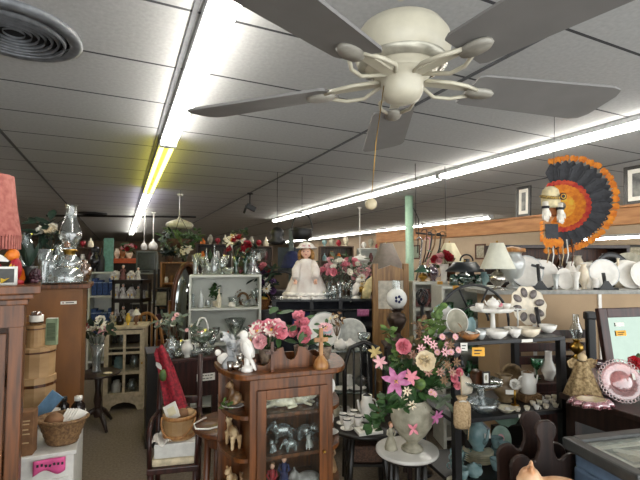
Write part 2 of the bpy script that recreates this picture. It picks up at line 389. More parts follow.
# figures ------------------------------------------------------------------
def critter(name, label, cat, loc, L, m, rz=0, kind='dog', group=None, rem=True, parts=()):
    """four legged figurine, body length L along local x, head at -x"""
    b = B(); s = L
    if kind == 'sit':
        b.ball((.1*s, 0, .28*s), (.3*s, .22*s, .3*s), m); b.ball((-.08*s, 0, .45*s), (.17*s, .17*s, .32*s), m); b.ball((-.2*s, 0, .82*s), (.18*s, .16*s, .17*s), m)
        for q in (-1, 1):
            b.tube([(-.12*s, q*.1*s, .45*s), (-.2*s, q*.1*s, .05*s), (-.28*s, q*.1*s, .04*s)], [.08*s, .06*s, .06*s], m); b.ball((.1*s, q*.18*s, .14*s), (.2*s, .09*s, .15*s), m)
            b.petal((-.18*s, q*.1*s, .93*s), (0, q*.4, 1), (-1, 0, 0), .18*s, .14*s, m); b.ball((-.17*s, q*.1*s, .98*s), (.05*s, .05*s, .09*s), m)
        b.tube([(.35*s, 0, .1*s), (.5*s, .15*s, .08*s), (.35*s, .28*s, .08*s)], .05*s, m)
        b.ball((-.36*s, 0, .78*s), (.07*s, .09*s, .07*s), m)
    elif kind == 'lie':
        b.ball((.05*s, 0, .22*s), (.42*s, .22*s, .22*s), m); b.ball((-.4*s, -.03*s, .36*s), (.17*s, .16*s, .17*s), m); b.ball((-.54*s, -.06*s, .32*s), (.07*s, .08*s, .06*s), m)
        b.ball((.3*s, -.12*s, .16*s), (.18*s, .12*s, .17*s), m)
        for q in (-1, 1):
            b.tube([(-.2*s, q*.14*s, .12*s), (-.5*s, q*.16*s, .05*s)], .06*s, m); b.ball((-.38*s, q*.1*s-.03*s, .52*s), (.04*s, .05*s, .08*s), m)
        b.tube([(.45*s, 0, .1*s), (.5*s, -.2*s, .07*s), (.2*s, -.32*s, .06*s)], .05*s, m)
    else:
        lg = .38*s if kind != 'eleph' else .3*s; br = .2*s if kind != 'eleph' else .3*s
        b.ball((0, 0, lg + br*.7), (.42*s, br*.85, br), m)
        hx, hz = -.52*s, lg + br*1.6
        if kind == 'eleph':
            hx, hz = -.45*s, lg + br*1.2; b.ball((hx, 0, hz), (.2*s, .18*s, .22*s), m)
            b.tube([(hx-.14*s, 0, hz-.02*s), (hx-.28*s, 0, hz-.2*s), (hx-.3*s, 0, hz-.38*s), (hx-.42*s, 0, hz-.42*s)], [.09*s, .07*s, .05*s, .04*s], m)
            for q in (-1, 1): b.ball((hx+.1*s, q*.22*s, hz), (.13*s, .04*s, .19*s), m)
        else:
            b.tube([(-.3*s, 0, lg+br*.9), (hx+.06*s, 0, hz)], [.15*s, .1*s], m); b.ball((hx-.02*s, 0, hz+.04*s), (.15*s, .11*s, .11*s), m); b.ball((hx-.17*s, 0, hz), (.09*s, .07*s, .065*s), m)
            for q in (-1, 1):
                b.ball((hx+.06*s, q*.1*s, hz+.15*s), (.04*s, .03*s, .09*s), m)
                if kind == 'goat': b.tube([(hx+.02*s, q*.06*s, hz+.12*s), (hx+.12*s, q*.1*s, hz+.26*s), (hx+.24*s, q*.13*s, hz+.22*s)], [.035*s, .03*s, .015*s], m)
        for x in (-.28*s, .3*s):
            for q in (-1, 1): b.tube([(x, q*.12*s, lg+br*.5), (x + (.03*s if x > 0 else 0), q*.13*s, lg*.5), (x-.01*s, q*.13*s, 0)], [.11*s, .07*s, .065*s] if kind != 'eleph' else [.13*s, .11*s, .11*s], m)
        b.tube([(.4*s, 0, lg+br), (.52*s, 0, lg+br*.6), (.52*s, 0, lg*.8)], .03*s, m)
    return one(b, name, label, cat, loc, rz, group, remesh=L/36 if rem else 0)
def bird(b, c, s, m, up=.6, face=-1):
    c = Vector(c)
    b.ball(c, (.24*s, .2*s, .42*s), m, rot=rot(0, R(20*face), 0)); b.ball(c + Vector((face*.14*s, 0, .48*s)), .17*s, m); b.lathe([(.06*s, 0), (.0005, .16*s)], m, 8, mtx=tm(c + Vector((face*.28*s, 0, .48*s)), y=R(face*105)))
    for q in (-1, 1): b.ball(c + Vector((-face*.06*s, q*.19*s, -.05*s)), (.14*s, .05*s, .36*s), m, rot=rot(0, R(20*face), 0))
    b.ball(c + Vector((-face*.22*s, 0, -.55*s)), (.07*s, .1*s, .3*s), m, rot=rot(0, R(25*face), 0))
def personage(name, label, cat, loc, H, coat, rz=0, group=None, headm=None, hairm=None, skirt=True, parts=True):
    """little standing figurine: body one mesh, hair a child"""
    t = T(name, label, cat, loc, rz, group); s = H; b = B(); hm = headm or skin
    if skirt: b.lathe([(.0002, 0), (.24*s, 0), (.25*s, .03*s), (.17*s, .3*s), (.08*s, .55*s), (.11*s, .72*s), (.05*s, .8*s)], coat, 16, flute=(8, .06))
    else:
        for q in (-1, 1): b.tube([(q*.06*s, -.02*s, .02*s), (q*.07*s, 0, .3*s), (q*.05*s, 0, .48*s)], [.05*s, .055*s, .075*s], coat); b.ball((q*.06*s, -.05*s, .02*s), (.045*s, .08*s, .03*s), coat)
        b.lathe([(.1*s, .45*s), (.1*s, .55*s), (.12*s, .72*s), (.05*s, .8*s)], coat, 12)
    for q in (-1, 1): b.tube([(q*.11*s, 0, .74*s), (q*.17*s, -.03*s, .58*s), (q*.08*s, -.1*s, .5*s)], [.045*s, .04*s, .03*s], coat)
    b.tube([(0, 0, .78*s), (0, 0, .86*s)], .04*s, hm); b.ball((0, -.01*s, .9*s), (.085*s, .09*s, .1*s), hm); b.ball((0, -.1*s, .89*s), .018*s, hm, 6, 4)
    b.build('body', t)
    hh = B(); hh.ball((0, .02*s, .935*s), (.095*s, .095*s, .085*s), hairm or hair); hh.build('hair', t)
    return t
def price_tag(t, c, w, h, m=None, rx=0, lines=2, label=None):
    b = B(); M = tm(c, x=rx); b.box((0, 0, 0), (w, .0015, h), m or paper, mtx=M)
    rnd = random.Random(int(w*1e4))
    for i in range(lines):
        z = h*(.22 - .42*i); x = -w*.38
        while x < w*.3:
            l = w*rnd.uniform(.06, .16); b.box((x + l/2, -.0012, z), (l, .0008, h*.12), ink, mtx=M); x += l + w*.05
    o = b.build('price_tag', t)
    if label: o['label'] = label
    return o
def shelving(t, w, d, zs, ztop, m, tk=.018, back=None, sides=True, backm=None):
    """open bookcase, local x -w/2..w/2, y 0..d"""
    if sides:
        for q in (-1, 1): B().bb(q*w/2 - (tk if q > 0 else 0), q*w/2 + (tk if q < 0 else 0), 0, d, 0, ztop - tk, m).build('side_panel', t)
    i = tk if sides else 0
    B().bb(-w/2, w/2, -.004, d, ztop - tk, ztop, m, .002).build('top', t)
    for z in zs: B().bb(-w/2 + i, w/2 - i, 0, d - .008, z - tk, z, m).build('shelf', t)
    if back is not None: B().bb(-w/2 + i, w/2 - i, d - .008, d, 0.02, ztop - tk, back).build('back_panel', t)
    return t
def rack(t, w, d, zs, m, tk=.02, post=.03, top=None, shelfm=None):
    for x in (-w/2 + post/2, w/2 - post/2):
        for y in (post/2, d - post/2): B().bb(x - post/2, x + post/2, y - post/2, y + post/2, 0, top or max(zs), m).build('post', t)
    for z in zs: B().bb(-w/2 + post*.0, w/2, 0, d, z - tk, z, shelfm or m, .002).build('shelf', t)
    return t
def table(t, w, d, h, m, tk=.03, leg=.045, apron=.09, inset=.02):
    B().bb(-w/2, w/2, 0, d, h - tk, h, m, .005).build('top', t)
    if apron:
        a = B(); i = inset + leg*.3
        a.bb(-w/2 + i, w/2 - i, i, i + .018, h - tk - apron, h - tk, m); a.bb(-w/2 + i, w/2 - i, d - i - .018, d - i, h - tk - apron, h - tk, m)
        a.bb(-w/2 + i, -w/2 + i + .018, i, d - i, h - tk - apron, h - tk, m); a.bb(w/2 - i - .018, w/2 - i, i, d - i, h - tk - apron, h - tk, m); a.build('apron', t)
    for x in (-w/2 + inset, w/2 - inset - leg):
        for y in (inset, d - inset - leg): B().bb(x, x + leg, y, y + leg, 0, h - tk, m).build('leg', t)
    return t
# ================================================================ setting
cam = bpy.data.cameras.new('camera'); cam.sensor_width = 36; cam.lens = F/640*36; cam.clip_start = .05
co = bpy.data.objects.new('camera', cam); COL.objects.link(co); co.location = (0, 0, EYE); co.rotation_euler = (PI/2 + PITCH, 0, 0); SC.camera = co
SX0, SX1, SY0, SY1 = -4.2, 9.5, -1.5, 25.0
def slab(x0, x1, y0, y1, z0, z1, m):
    b = B(); b.bb(x0, x1, y0, y1, z0, z1, m); return b
carpet = mat('carpet', '#75695a', .95, col2='#5f5549', scale=55, bump=.4)
wallm = mat('wall paint', '#8d7d68', .8, var=.05, scale=3); wallr = mat('far wall paint', '#b09c84', .8, var=.05, scale=3)
struct(slab(SX0, SX1, SY0, SY1, -.1, 0, carpet), 'floor', 'grey brown carpet', rz=A)
# ceiling tiles: cross joints every 0.61 m are in the material, the long bars are geometry
def ceiling_mat():
    m, nt, b = _new('ceiling tile'); tc = nt.nodes.new('ShaderNodeTexCoord'); sp = nt.nodes.new('ShaderNodeSeparateXYZ'); nt.links.new(tc.outputs['Object'], sp.inputs[0])
    ph = toshop(G(0, 79, CEIL))[1]
    a = nt.nodes.new('ShaderNodeMath'); a.operation = 'ADD'; a.inputs[1].default_value = -ph + 61.0 + .305; nt.links.new(sp.outputs['Y'], a.inputs[0])
    mo = nt.nodes.new('ShaderNodeMath'); mo.operation = 'MODULO'; mo.inputs[1].default_value = .61; nt.links.new(a.outputs[0], mo.inputs[0])
    su = nt.nodes.new('ShaderNodeMath'); su.operation = 'SUBTRACT'; su.inputs[1].default_value = .305; nt.links.new(mo.outputs[0], su.inputs[0])
    ab = nt.nodes.new('ShaderNodeMath'); ab.operation = 'ABSOLUTE'; nt.links.new(su.outputs[0], ab.inputs[0])
    lt = nt.nodes.new('ShaderNodeMath'); lt.operation = 'LESS_THAN'; lt.inputs[1].default_value = .009; nt.links.new(ab.outputs[0], lt.inputs[0])
    n = nt.nodes.new('ShaderNodeTexNoise'); n.inputs['Scale'].default_value = 45; n.inputs['Detail'].default_value = 5; nt.links.new(tc.outputs['Object'], n.inputs['Vector'])
    r = nt.nodes.new('ShaderNodeValToRGB'); r.color_ramp.elements[0].color = lin('#9fa0a0'); r.color_ramp.elements[1].color = lin('#bdbebd'); nt.links.new(n.outputs['Fac'], r.inputs['Fac'])
    mx = nt.nodes.new('ShaderNodeMix'); mx.data_type = 'RGBA'; nt.links.new(lt.outputs[0], mx.inputs['Factor']); nt.links.new(r.outputs['Color'], mx.inputs['A']); mx.inputs['B'].default_value = lin('#3c3d40')
    nt.links.new(mx.outputs['Result'], b.inputs['Base Color']); b.inputs['Roughness'].default_value = .9
    bp = nt.nodes.new('ShaderNodeBump'); bp.inputs['Strength'].default_value = .25; bp.inputs['Distance'].default_value = .006; nt.links.new(n.outputs['Fac'], bp.inputs['Height']); nt.links.new(bp.outputs['Normal'], b.inputs['Normal'])
    return m
ceil = struct(slab(SX0, SX1, SY0, SY1, CEIL, CEIL + .1, ceiling_mat()), 'ceiling', 'grey acoustic tile ceiling', rz=A)
XL1 = .5*(toshop(G(172, 138, CEIL))[0] + toshop(G(213, 0, CEIL))[0])
XR1 = .5*(toshop(G(640, 112, CEIL))[0] + toshop(G(340, 202, CEIL))[0])
XM = toshop(G(330, 150, CEIL))[0]; XA = toshop(G(30, 163, CEIL))[0]
barm = mat('ceiling bar', '#54565a', .6)
for sx in (XA - 1.25, XA, XL1 - .09, XM, XR1 + .1, XR1 + 1.5):
    b = B(); b.bb(sx - .012, sx + .012, SY0, SY1, CEIL - .008, CEIL + .001, barm); o = struct(b, 'trim_1' if sx < -1.5 else 'trim_2', rz=A)
struct(slab(SX0, SX1, SY1, SY1 + .1, 0, CEIL, wallm), 'wall_back', rz=A)
struct(slab(SX0 - .1, SX0, SY0, SY1, 0, CEIL, wallm), 'wall_left', rz=A)
struct(slab(SX1, SX1 + .1, SY0, SY1, 0, CEIL, wallr), 'wall_right', rz=A)
# orange wooden header over the right hand opening
pb = P(620, 218, 4.4); XB = toshop(pb)[0]
b = B(); YE = 7.3; b.bb(XB, XB + .12, 2.0, YE, 1.985, 2.16, beamw, .004); b.bb(XB - .02, XB + .14, 2.0, YE, 2.16, 2.185, beamw)
hd = struct(b, 'trim_3', 'orange brown wooden header beam along the right side', rz=A)
b = B()
for y in (2.05, YE - .1): b.bb(XB + .02, XB + .10, y, y + .09, 0, 1.985, beamw)
struct(b, 'trim_4', 'wooden posts under the header beam', rz=A)
# ---- fluorescent strips
tubew = glow('lit white tube', '#fffaf0', 13.0); tubey = glow('lit yellow tube', '#f6ea60', 4.2); tubeg = glow('lit dim tube', '#e8e2ee', 7.0)
fixm = mat('fixture enamel', '#c3c5c6', .4)
def strip(label, sx, y0, y1, lit, group='fluorescent strips on the ceiling', z=CEIL):
    t = T('fluorescent_light', label, 'ceiling light', shop(sx, (y0+y1)/2, z), A, group); L = y1 - y0
    b = B(); b.bb(-.065, .065, -L/2, L/2, -.045, -.0005, fixm, .006); b.bb(-.03, .03, -L/2, L/2, -.06, -.044, fixm, .004); b.build('housing', t)
    n = max(1, round(L/1.22)) if L > 2.6 else 1
    for s in (-1, 1):
        B().tube([(s*.042, -L/2 + .03, -.066), (s*.042, L/2 - .03, -.066)], .019, lit, 10).build('tube', t)
    for e in (-1, 1):
        B().bb(-.07, .07, e*(L/2) - .03*(e > 0), e*(L/2) + .03*(e < 0), -.09, -.04, fixm, .004).build('end_socket', t)
yA = toshop(G(172, 138, CEIL))[1]; yB = toshop(G(152, 188, CEIL))[1]; yC = toshop(G(145, 205, CEIL))[1]
strip('white fluorescent strip at top left, nearest the camera', XL1, yA - 2.45, yA - .02, tubew)
strip('yellow glowing fluorescent strip on the left row', XL1, yA, yB, tubey)
strip('dim white short strip just behind the yellow one', XL1, yB + .02, yC + .4, tubeg)
strip('far pale yellow fluorescent strip ending the left row', XL1, yC + .45, yC + 8.5, tubew)
ya = toshop(G(441, 172, CEIL))[1]; yb = toshop(G(337, 203, CEIL))[1]; yc = toshop(G(283, 219, CEIL))[1]
strip('bright fluorescent strip at the right edge above the headdress', XR1, ya - 2.45, ya - .02, tubew)
strip('bright fluorescent strip just left of the headdress, above the green pole', XR1, ya, yb - .01, tubew)
strip('bright fluorescent strip ending above the hanging black pot', XR1, yb + .01, yc, tubew)
XT = 7.9; y = toshop(G(475, 219, CEIL))[1]
for k, lb in enumerate(('far right fluorescent strip whose near end shows right of the green pole', 'far fluorescent strip passing behind the green pole', 'far fluorescent strip above the pink flowers', 'far fluorescent strip just left of the hanging black pot', 'far fluorescent strip seen above the white bookcase flowers', 'farthest fluorescent strip at the back of the shop')):
    strip(lb, XT, 7.3 + k*2.46, 7.3 + k*2.46 + 2.43, tubew)
q = P(622, 238, 7.8); qs = toshop(q); strip('small suspended fluorescent strip seen under the beam right of the headdress', qs[0], qs[1] - 1.2, qs[1] + 1.2, tubew, z=q.z + .07)
t = [o for o in COL.objects if o.get('label', '').startswith('small suspended')][0]; [B().tube([(0, y_, -.01), (0, y_, CEIL - q.z - .071)], .006, fixm).build('hanger', t) for y_ in (-.9, .9)]
strip('far fluorescent strip glimpsed at left behind the oil lamp', -2.6, 6.5, 8.9, tubew)
# ---- round air vents
def vent(label, loc, r, dark):
    t = T('air_vent', label, 'air vent', loc, 0); m = mat('vent grey' if not dark else 'vent dark', '#6d7074' if not dark else '#2c2c2e', .45, .3)
    B().lathe([(r, 0), (r, -.02), (r*.93, -.03), (r*.8, -.028), (r*.8, -.015)], m, 40).build('rim', t)
    for k in range(7):
        q = r*(.76 - .1*k); B().lathe([(q, -.012), (q*.96, -.04 + .003*k), (q*.93, -.036 + .003*k), (q*.955, -.01)], m, 36).build('ring', t)
    B().lathe([(.0002, -.004), (r*.8, -.004), (r*.8, -.001), (.0002, -.001)], mat('vent throat', '#141416', .8), 30).build('throat', t)
v = G(14, 30, CEIL); vent('large round grey ceiling air vent at top left', v, .29, False)
vent('small far dark round ceiling vent at left', G(93, 213, CEIL), .3, True)
# ---- ceiling fan
fanw = mat('fan enamel', '#bfb9a6', .35, var=.05); blade = mat('fan blade grey', '#7a7876', .5, var=.06, scale=8)
D = 1.12; c = P(402, 80, D); fz = EYE + .475
t = T('ceiling_fan', 'five blade white and grey ceiling fan hanging at top centre', 'fan', (c.x, D, fz))
h = CEIL - fz
B().lathe([(.0002, h - .001), (.07, h - .001), (.065, h - .03), (.03, h - .07), (.013, h - .08)], fanw, 24).build('canopy', t)
B().tube([(0, 0, h - .07), (0, 0, .24)], .012, fanw, 12).build('downrod', t)
B().lathe([(.02, .185), (.06, .177), (.108, .152), (.126, .125), (.13, .098), (.125, .07), (.112, .05), (.085, .033), (.08, .025)], fanw, 40).build('motor_housing', t)
B().lathe([(.08, .03), (.07, .015), (.056, .008), (.055, -.022), (.047, -.038), (.025, -.048), (.0002, -.05)], fanw, 30).build('switch_housing', t)
B().lathe([(.119, .06), (.119, .05), (.1, .04)], mat('fan band', '#a9a597', .3, .5), 40).build('trim_band', t)
for k in range(5):
    a = R(86 + 72*k); M = tm(z=a); Mb = M @ tm((0, 0, 0), x=R(-11))
    br = B()
    for s in (-1, 1):
        br.tube([M @ Vector(p) for p in ((.06, s*.015, .012), (.12, s*.05, -.002), (.17, s*.045, -.004), (.215, s*.02, .0))], .0055, fanw, 6)
    br.prism([(.0, -.014), (.0, .014), (.16, .014), (.16, -.014)], .006, fanw, mtx=M @ tm((.06, 0, .012), x=PI/2))
    br.lathe([(.0002, -.007), (.029, -.007), (.033, 0), (.03, .006), (.0002, .006)], mat('fan arm grey', '#98948a', .4), 16, mtx=M @ tm((.235, 0, .0)) @ Matrix.Diagonal((1.35, .8, 1, 1)))
    arm = br.build('blade_arm', t)
    pts = [(.2, -.06), (.215, -.068), (.62, -.086), (.65, -.078), (.664, -.05), (.664, .05), (.65, .078), (.62, .086), (.215, .068), (.2, .06)]
    bl = B(); bl.prism(pts, .007, blade, mtx=Mb @ tm((0, 0, .008), x=PI/2)); bl.build('blade', t)
kp = P(371, 204, 1.1) - Vector((c.x, D, fz)); b = B(); b.tube([(-.052, -.02, -.01), kp*.5 + Vector((-.03, -.01, 0)), kp], .0012, brass, 5)
b.build('pull_chain', t)
B().lathe([(.0002, -.014), (.013, -.012), (.016, 0), (.013, .012), (.0002, .014)], mat('pull medallion', '#b9ab8c', .4), 14, mtx=tm(kp, x=PI/2)).build('chain_knob', t)
# ---- green pole, ceiling camera, conduit
p = G(409, 196, CEIL); b = B(); pm = mat('pale green paint', '#8fae97', .45, var=.06)
pole = struct(b.lathe([(.0002, 0), (.068, 0), (.068, CEIL), (.0002, CEIL)], pm, 24), 'trim_5', 'pale green round support pole', (p.x, p.y, 0))
b = B(); b.tube([(.07, -.02, 2.5), (.15, -.05, 2.3), (.12, -.05, 1.75)], .008, black, 5); struct(b, 'cable', parent=pole)
p = G(250, 193, CEIL); t = T('security_camera', 'small black camera hanging from the ceiling bar', 'camera', p)
B().tube([(0, 0, -.001), (0, 0, -.2)], .012, black).build('stem', t); B().lathe([(.05, -.001), (.05, -.02), (.015, -.03)], black, 12).build('mount', t)
B().box((.02, -.02, -.24), (.16, .08, .08), black, rot(0, R(25), R(20)), .01).build('camera_body', t); B().tube([(-.05, 0, -.2), (-.09, -.02, -.33)], .02, black).build('lens', t)
v0 = G(80, 224, CEIL); b = B(); b.tube([(-6.2, 9.6, CEIL - .06), (-2.9, 9.9, CEIL - .06)], .025, black); struct(b, 'trim_6', 'dark conduit across the ceiling')
# ---- world, light
w = bpy.data.worlds.new('world'); SC.world = w; w.use_nodes = True; bg = w.node_tree.nodes['Background']; bg.inputs['Color'].default_value = lin('#dde0e0'); bg.inputs['Strength'].default_value = 1.9
SC.view_settings.view_transform = 'Standard'; SC.view_settings.look = 'None'; SC.view_settings.gamma = 1; SC.view_settings.exposure = 1.3
SC.view_settings.use_curve_mapping = False
SC.cycles.use_denoising = True; SC.cycles.max_bounces = 8; SC.cycles.transparent_max_bounces = 24
# ================================================================ left foreground
# oak china cabinet at the frame edge
rz = R(33); zt = 1.513; f = Frame(S(22, 1.6, 1.2), rz); W_, D_ = .8, .3
t = T('china_cabinet', 'golden oak china cabinet with glass door at the left edge of the photo', 'cabinet', f.o*Vector((1, 1, 0)) if False else (f.o.x, f.o.y, 0), rz)
b = B(); b.bb(-W_, 0, .02, D_, .08, 1.45, oak); b.build('body', t) if False else None
b = B(); b.bb(-.018, 0, .02, D_, .0, 1.45, oak); b.bb(-W_, -W_+.018, .02, D_, 0, 1.45, oak); b.bb(-W_, 0, D_-.015, D_, 0, 1.45, oak); b.bb(-W_, 0, .02, D_, .0, .08, oak); b.bb(-W_, 0, .02, D_, 1.43, 1.45, oak)
for z in (.45, .8, 1.12): b.bb(-W_+.02, -.02, .04, D_-.02, z, z+.015, oak)
b.build('body', t)
b = B(); b.bb(-W_, .0, 0, .022, 1.36, 1.45, oak); b.bb(-.045, 0, 0, .022, 0, 1.36, oak, .003); b.bb(-W_, -W_+.045, 0, .022, 0, 1.36, oak); b.bb(-W_+.045, -.045, 0, .022, 0, .1, oak); b.build('face_frame', t)
dr = B(); M = tm((-W_/2, -.004, .73)); dr.frame(W_-.1, 1.22, .035, .022, oak, mtx=M); dr = dr.build('door', t)
B().bb(-W_+.08, -.08, -.006, -.002, .17, 1.29, pane).build('door_glass', dr); B().lathe([(.0002, 0), (.012, .003), (.008, .02), (.0002, .022)], brass, 10, mtx=tm((-.065, -.016, .8), x=PI/2)).build('knob', dr)
b = B()
for i, (o_, z0, z1) in enumerate(((.012, 1.44, 1.462), (.028, 1.462, 1.482), (.05, 1.482, zt))): b.bb(-W_-o_, o_, -o_, D_+.01, z0, z1, oak, .004)
b.build('crown', t)
CF = Frame((f.o.x, f.o.y, 0), rz)
# inside the cabinet, dim glassware
for k, (u, z) in enumerate(((-.2, .8), (-.3, .8), (-.42, .8), (-.22, 1.135), (-.34, 1.135), (-.26, .465))):
    ves('stemmed_glass', ['clear stemmed glass on the middle shelf of the oak china cabinet', 'clear stemmed glass on the upper shelf of the oak china cabinet', 'clear stemmed glass on the low shelf of the oak china cabinet'][0 if k < 3 else 1 if k < 5 else 2], 'glass', CF.loc(u, .15, z + (.015 if z == .8 else .0)), .035, .16, GOBLET, glc, 'stemmed glasses inside the oak china cabinet', 12)
# things on the oak cabinet
zc = zt
p = CF.at(8, .13, zc); lamp('lamp with fringed dusty pink fabric shade at the far left edge', CF.at(-17, .16, zc), .43, brass, shadep, .085, .115, .24, br=.05, pleat=(14, .03))
f_ = bpy.context.scene.objects; L_ = [o for o in COL.objects if o.name.startswith('table_lamp')][0]
fr = B()
for i in range(60):
    a = 2*PI*i/60; fr.box((.114*math.cos(a), .114*math.sin(a), .165), (.007, .007, .055), shadep, rot(0, 0, a))
o = fr.build('fringe', L_)
t = T('picture_frame', 'small white picture frame standing on the oak cabinet', 'picture frame', CF.at(0, .06, zc+.035), R(20))
B().frame(.11, .07, .009, .012, white).build('frame', t); B().bb(-.05, .05, .001, .004, -.03, .03, mat('dark print', '#4a4a48', .6)).build('picture', t)
t = T('parrot_figurine', 'red and orange bird figurine on the oak cabinet', 'figurine', CF.at(15, .1, zc), R(10))
b = B(); b.lathe([(.0002, 0), (.03, 0), (.03, .012), (.012, .02)], fred, 14); b.ball((0, 0, .06), (.022, .022, .045), fred); b.tube([(0, 0, .02), (0, .0, .05)], .012, fred); b.build('body', t)
b = B(); b.ball((-.012, 0, .115), (.024, .022, .024), forange); b.ball((-.03, 0, .112), (.012, .008, .008), fyel); b.build('head', t)
b = B(); [b.petal((0, q*.015, .085), (.2*q, q*.3, -1), (0, -1, 0), .09, .035, forange if q > 0 else fyel) for q in (-1, 1)]; b.petal((-.02, -.01, .09), (-.7, -.2, .35), (0, -1, 0), .08, .03, white); b.build('wings', t)
b = B(); b.tube([(-.03, -.02, .04), (-.06, -.02, .1), (-.075, -.02, .16)], .006, fred); b.build('tail', t)
t = T('flower_pot', 'dark bronze metal tulip ornament behind the red bird', 'ornament', CF.at(28, .18, zc))
B().lathe(vprof(BOWL, .035, .07), black, 14).build('pot', t); b = B()
for i in range(7): b.petal((0, 0, .06), (math.cos(i*.9), math.sin(i*.9), 1.6), (0, 0, 1), .11, .035, dleaf, .2)
b.build('leaves', t)
def beads(label, loc, n, r, m, s, name='pine_cone_pile', cat='ornament'):
    t = T(name, label, cat, loc); rnd = random.Random(n); b = B()
    for i in range(n):
        a = rnd.uniform(0, 6.28); q = rnd.random()**.5; z = rnd.random()
        b.ball((s*q*math.cos(a)*(1-z*.6), s*q*math.sin(a)*(1-z*.6), r + z*s*2), r, m, 6, 4)
    b.build('beads', t); return t
beads('heap of dark maroon beads and berries on the oak cabinet', CF.at(35, .12, zc), 45, .008, mat('maroon', '#4a2530', .4, col2='#2a1218'), .024, 'berry_bunch', 'berries')
# things on the brown panelled cabinet --------------------------------------
z2 = Zp(284, 2.95); CB = Frame(S(82, 2.95, 1.2), A); CB.o.z = 0
t = T('wardrobe_cabinet', 'plain brown wood cabinet with a small white sticker, behind the hat boxes', 'cabinet', CB.o, A)
b = B(); b.bb(-.75, 0, 0, .42, 0, z2 - .03, panelw, .003); b.build('body', t)
B().bb(-.78, .045, -.02, .44, z2 - .03, z2, oak, .004).build('top', t)
B().bb(-.13, -.035, -.003, 0, z2 - .135, z2 - .115, paper).build('label', t); 
b = B(); b.box((-.115, -.0035, z2-.125), (.008, .001, .008), fred); b.box((-.075, -.0035, z2-.125), (.05, .001, .006), ink); b.build('label_print', t)
ves('oil_lamp_chimney_lamp', 'x', 'x', (0, 0, -5), .01, .01, TUMBLER, gl); bpy.data.objects.remove([o for o in COL.objects if o.name.startswith('oil_lamp_chimney')][0])
def oil_lamp(label, loc, H, fontm, rw=.06, rz=0, chim=gl):
    t = T('oil_lamp', label, 'oil lamp', loc, rz)
    B().lathe([(.0002, 0), (rw*.9, 0), (rw*.8, H*.03), (rw*.35, H*.08), (rw*.4, H*.12), (rw, H*.2), (rw*.95, H*.3), (rw*.4, H*.37)], fontm, 20).build('font', t)
    B().lathe([(.0002, H*.36), (rw*.45, H*.365), (rw*.5, H*.4), (rw*.62, H*.415), (rw*.62, H*.43), (.0002, H*.43)], brass, 16).build('burner', t)
    B().lathe([(r*rw*1.0, H*.42 + z*H*.58) for r, z in CHIMNEY], chim, 20).build('chimney', t)
    B().tube([(rw*.5, 0, H*.4), (rw*.85, -.01, H*.41)], .003, brass).build('wick_knob', t)
    return t
oil_lamp('clear glass oil lamp with tall chimney on the brown cabinet', CB.at(69, .12, z2), .56, glc, .075)
t = T('cake_dome', 'silver domed glass cake cover on a plate, on the brown cabinet', 'cake dome', CB.at(66, .0 + .05, z2))
B().lathe(dishprof(.15, .015), glc, 24).build('plate', t); B().lathe([(.105, .018), (.11, .05), (.09, .1), (.04, .125), (.012, .13), (.018, .15), (.0002, .155)], glc, 22, flute=(14, .02)).build('dome', t)
for i, (px, v, R_, H, pr) in enumerate(((44, .08, .05, .24, TALLV), (51, .1, .045, .2, TALLV), (57, .25, .05, .28, VASE), (25, .3, .06, .36, VASE))):
    ves('glass_vase', ['flared clear glass vase, leftmost on the brown cabinet', 'short clear glass vase beside the berries on the brown cabinet', 'clear glass vase behind the cake dome', 'tall clear glass vase behind the oak cabinet top'][i], 'vase', CB.at(px, v, z2), R_, H, pr, glc)
def flowers(label, loc, Rr, H, vm, top, s, spec, seed, r, lm=leaf, nl=26, prof=VASE, name='flower_arrangement', cat='flowers', leafL=None, rz=0):
    t = T(name, label, cat, loc, rz)
    B().lathe(vprof(prof, Rr, H), vm, 16).build('vase', t)
    return bouquet(t, (0, 0, H*.6), (0, 0, H + top*.4), s[0], s[1], top*.6, spec, lm, nl, seed, r, leafL=leafL)
flowers('white roses with big dark green leaves in glass on the brown cabinet', CB.at(46, .24, z2), .05, .22, glc, .16, (.17, .1), [(fwhite, 'rose', 5), (fcream, 'rose', 2)], 3, .042, dleaf, 30, TALLV, leafL=.14)
ves('amber_jar', 'amber glass ball jar at the right end of the brown cabinet', 'jar', CB.at(84, .2, z2), .05, .17, [(.5, 0), (.9, .25), (1, .5), (.8, .75), (.4, .9), (.5, 1)], glb)
ves('glass_decanter', 'small clear stoppered decanter on the brown cabinet', 'decanter', CB.at(22, .2, z2), .05, .27, DECANT, glc)
# white stand ----------------------------------------------------------------
ST = Frame(S(74, 2.1, .70), A); zs = .70
ST.o.z = 0
t = T('side_cabinet', 'small white painted panelled stand holding the basket and hat boxes', 'cabinet', ST.o, A)
b = B(); b.bb(-.33, 0, 0, .62, 0, zs - .02, white); b.build('body', t); B().bb(-.345, .012, -.015, .63, zs - .02, zs, white, .004).build('top', t)
b = B(); b.frame(.29, .5, .045, .012, white, mtx=tm((-.165, -.005, .33))); b.build('front_panel', t)
t2 = one(B().sheet(lambda u, v: Vector((-.02 - .13*u, -.022 - .004*math.sin(u*9), zs - .02 - .062*v - .012*math.sin(u*7)*v)), 12, 4, pinkp), 'sale_card', 'pink handwritten card taped to the white stand', 'sign', ST.loc(-.012, 0, 0), A, solid=.001)
b = B(); rnd = random.Random(3)
for i in range(7): b.box((-.032 - .0165*i, -.029, zs - .045 + rnd.uniform(-.004, .004)), (.009, .001, .012), ink, rot(0, R(rnd.uniform(-25, 25)), 0))
b.build('handwriting', t2)
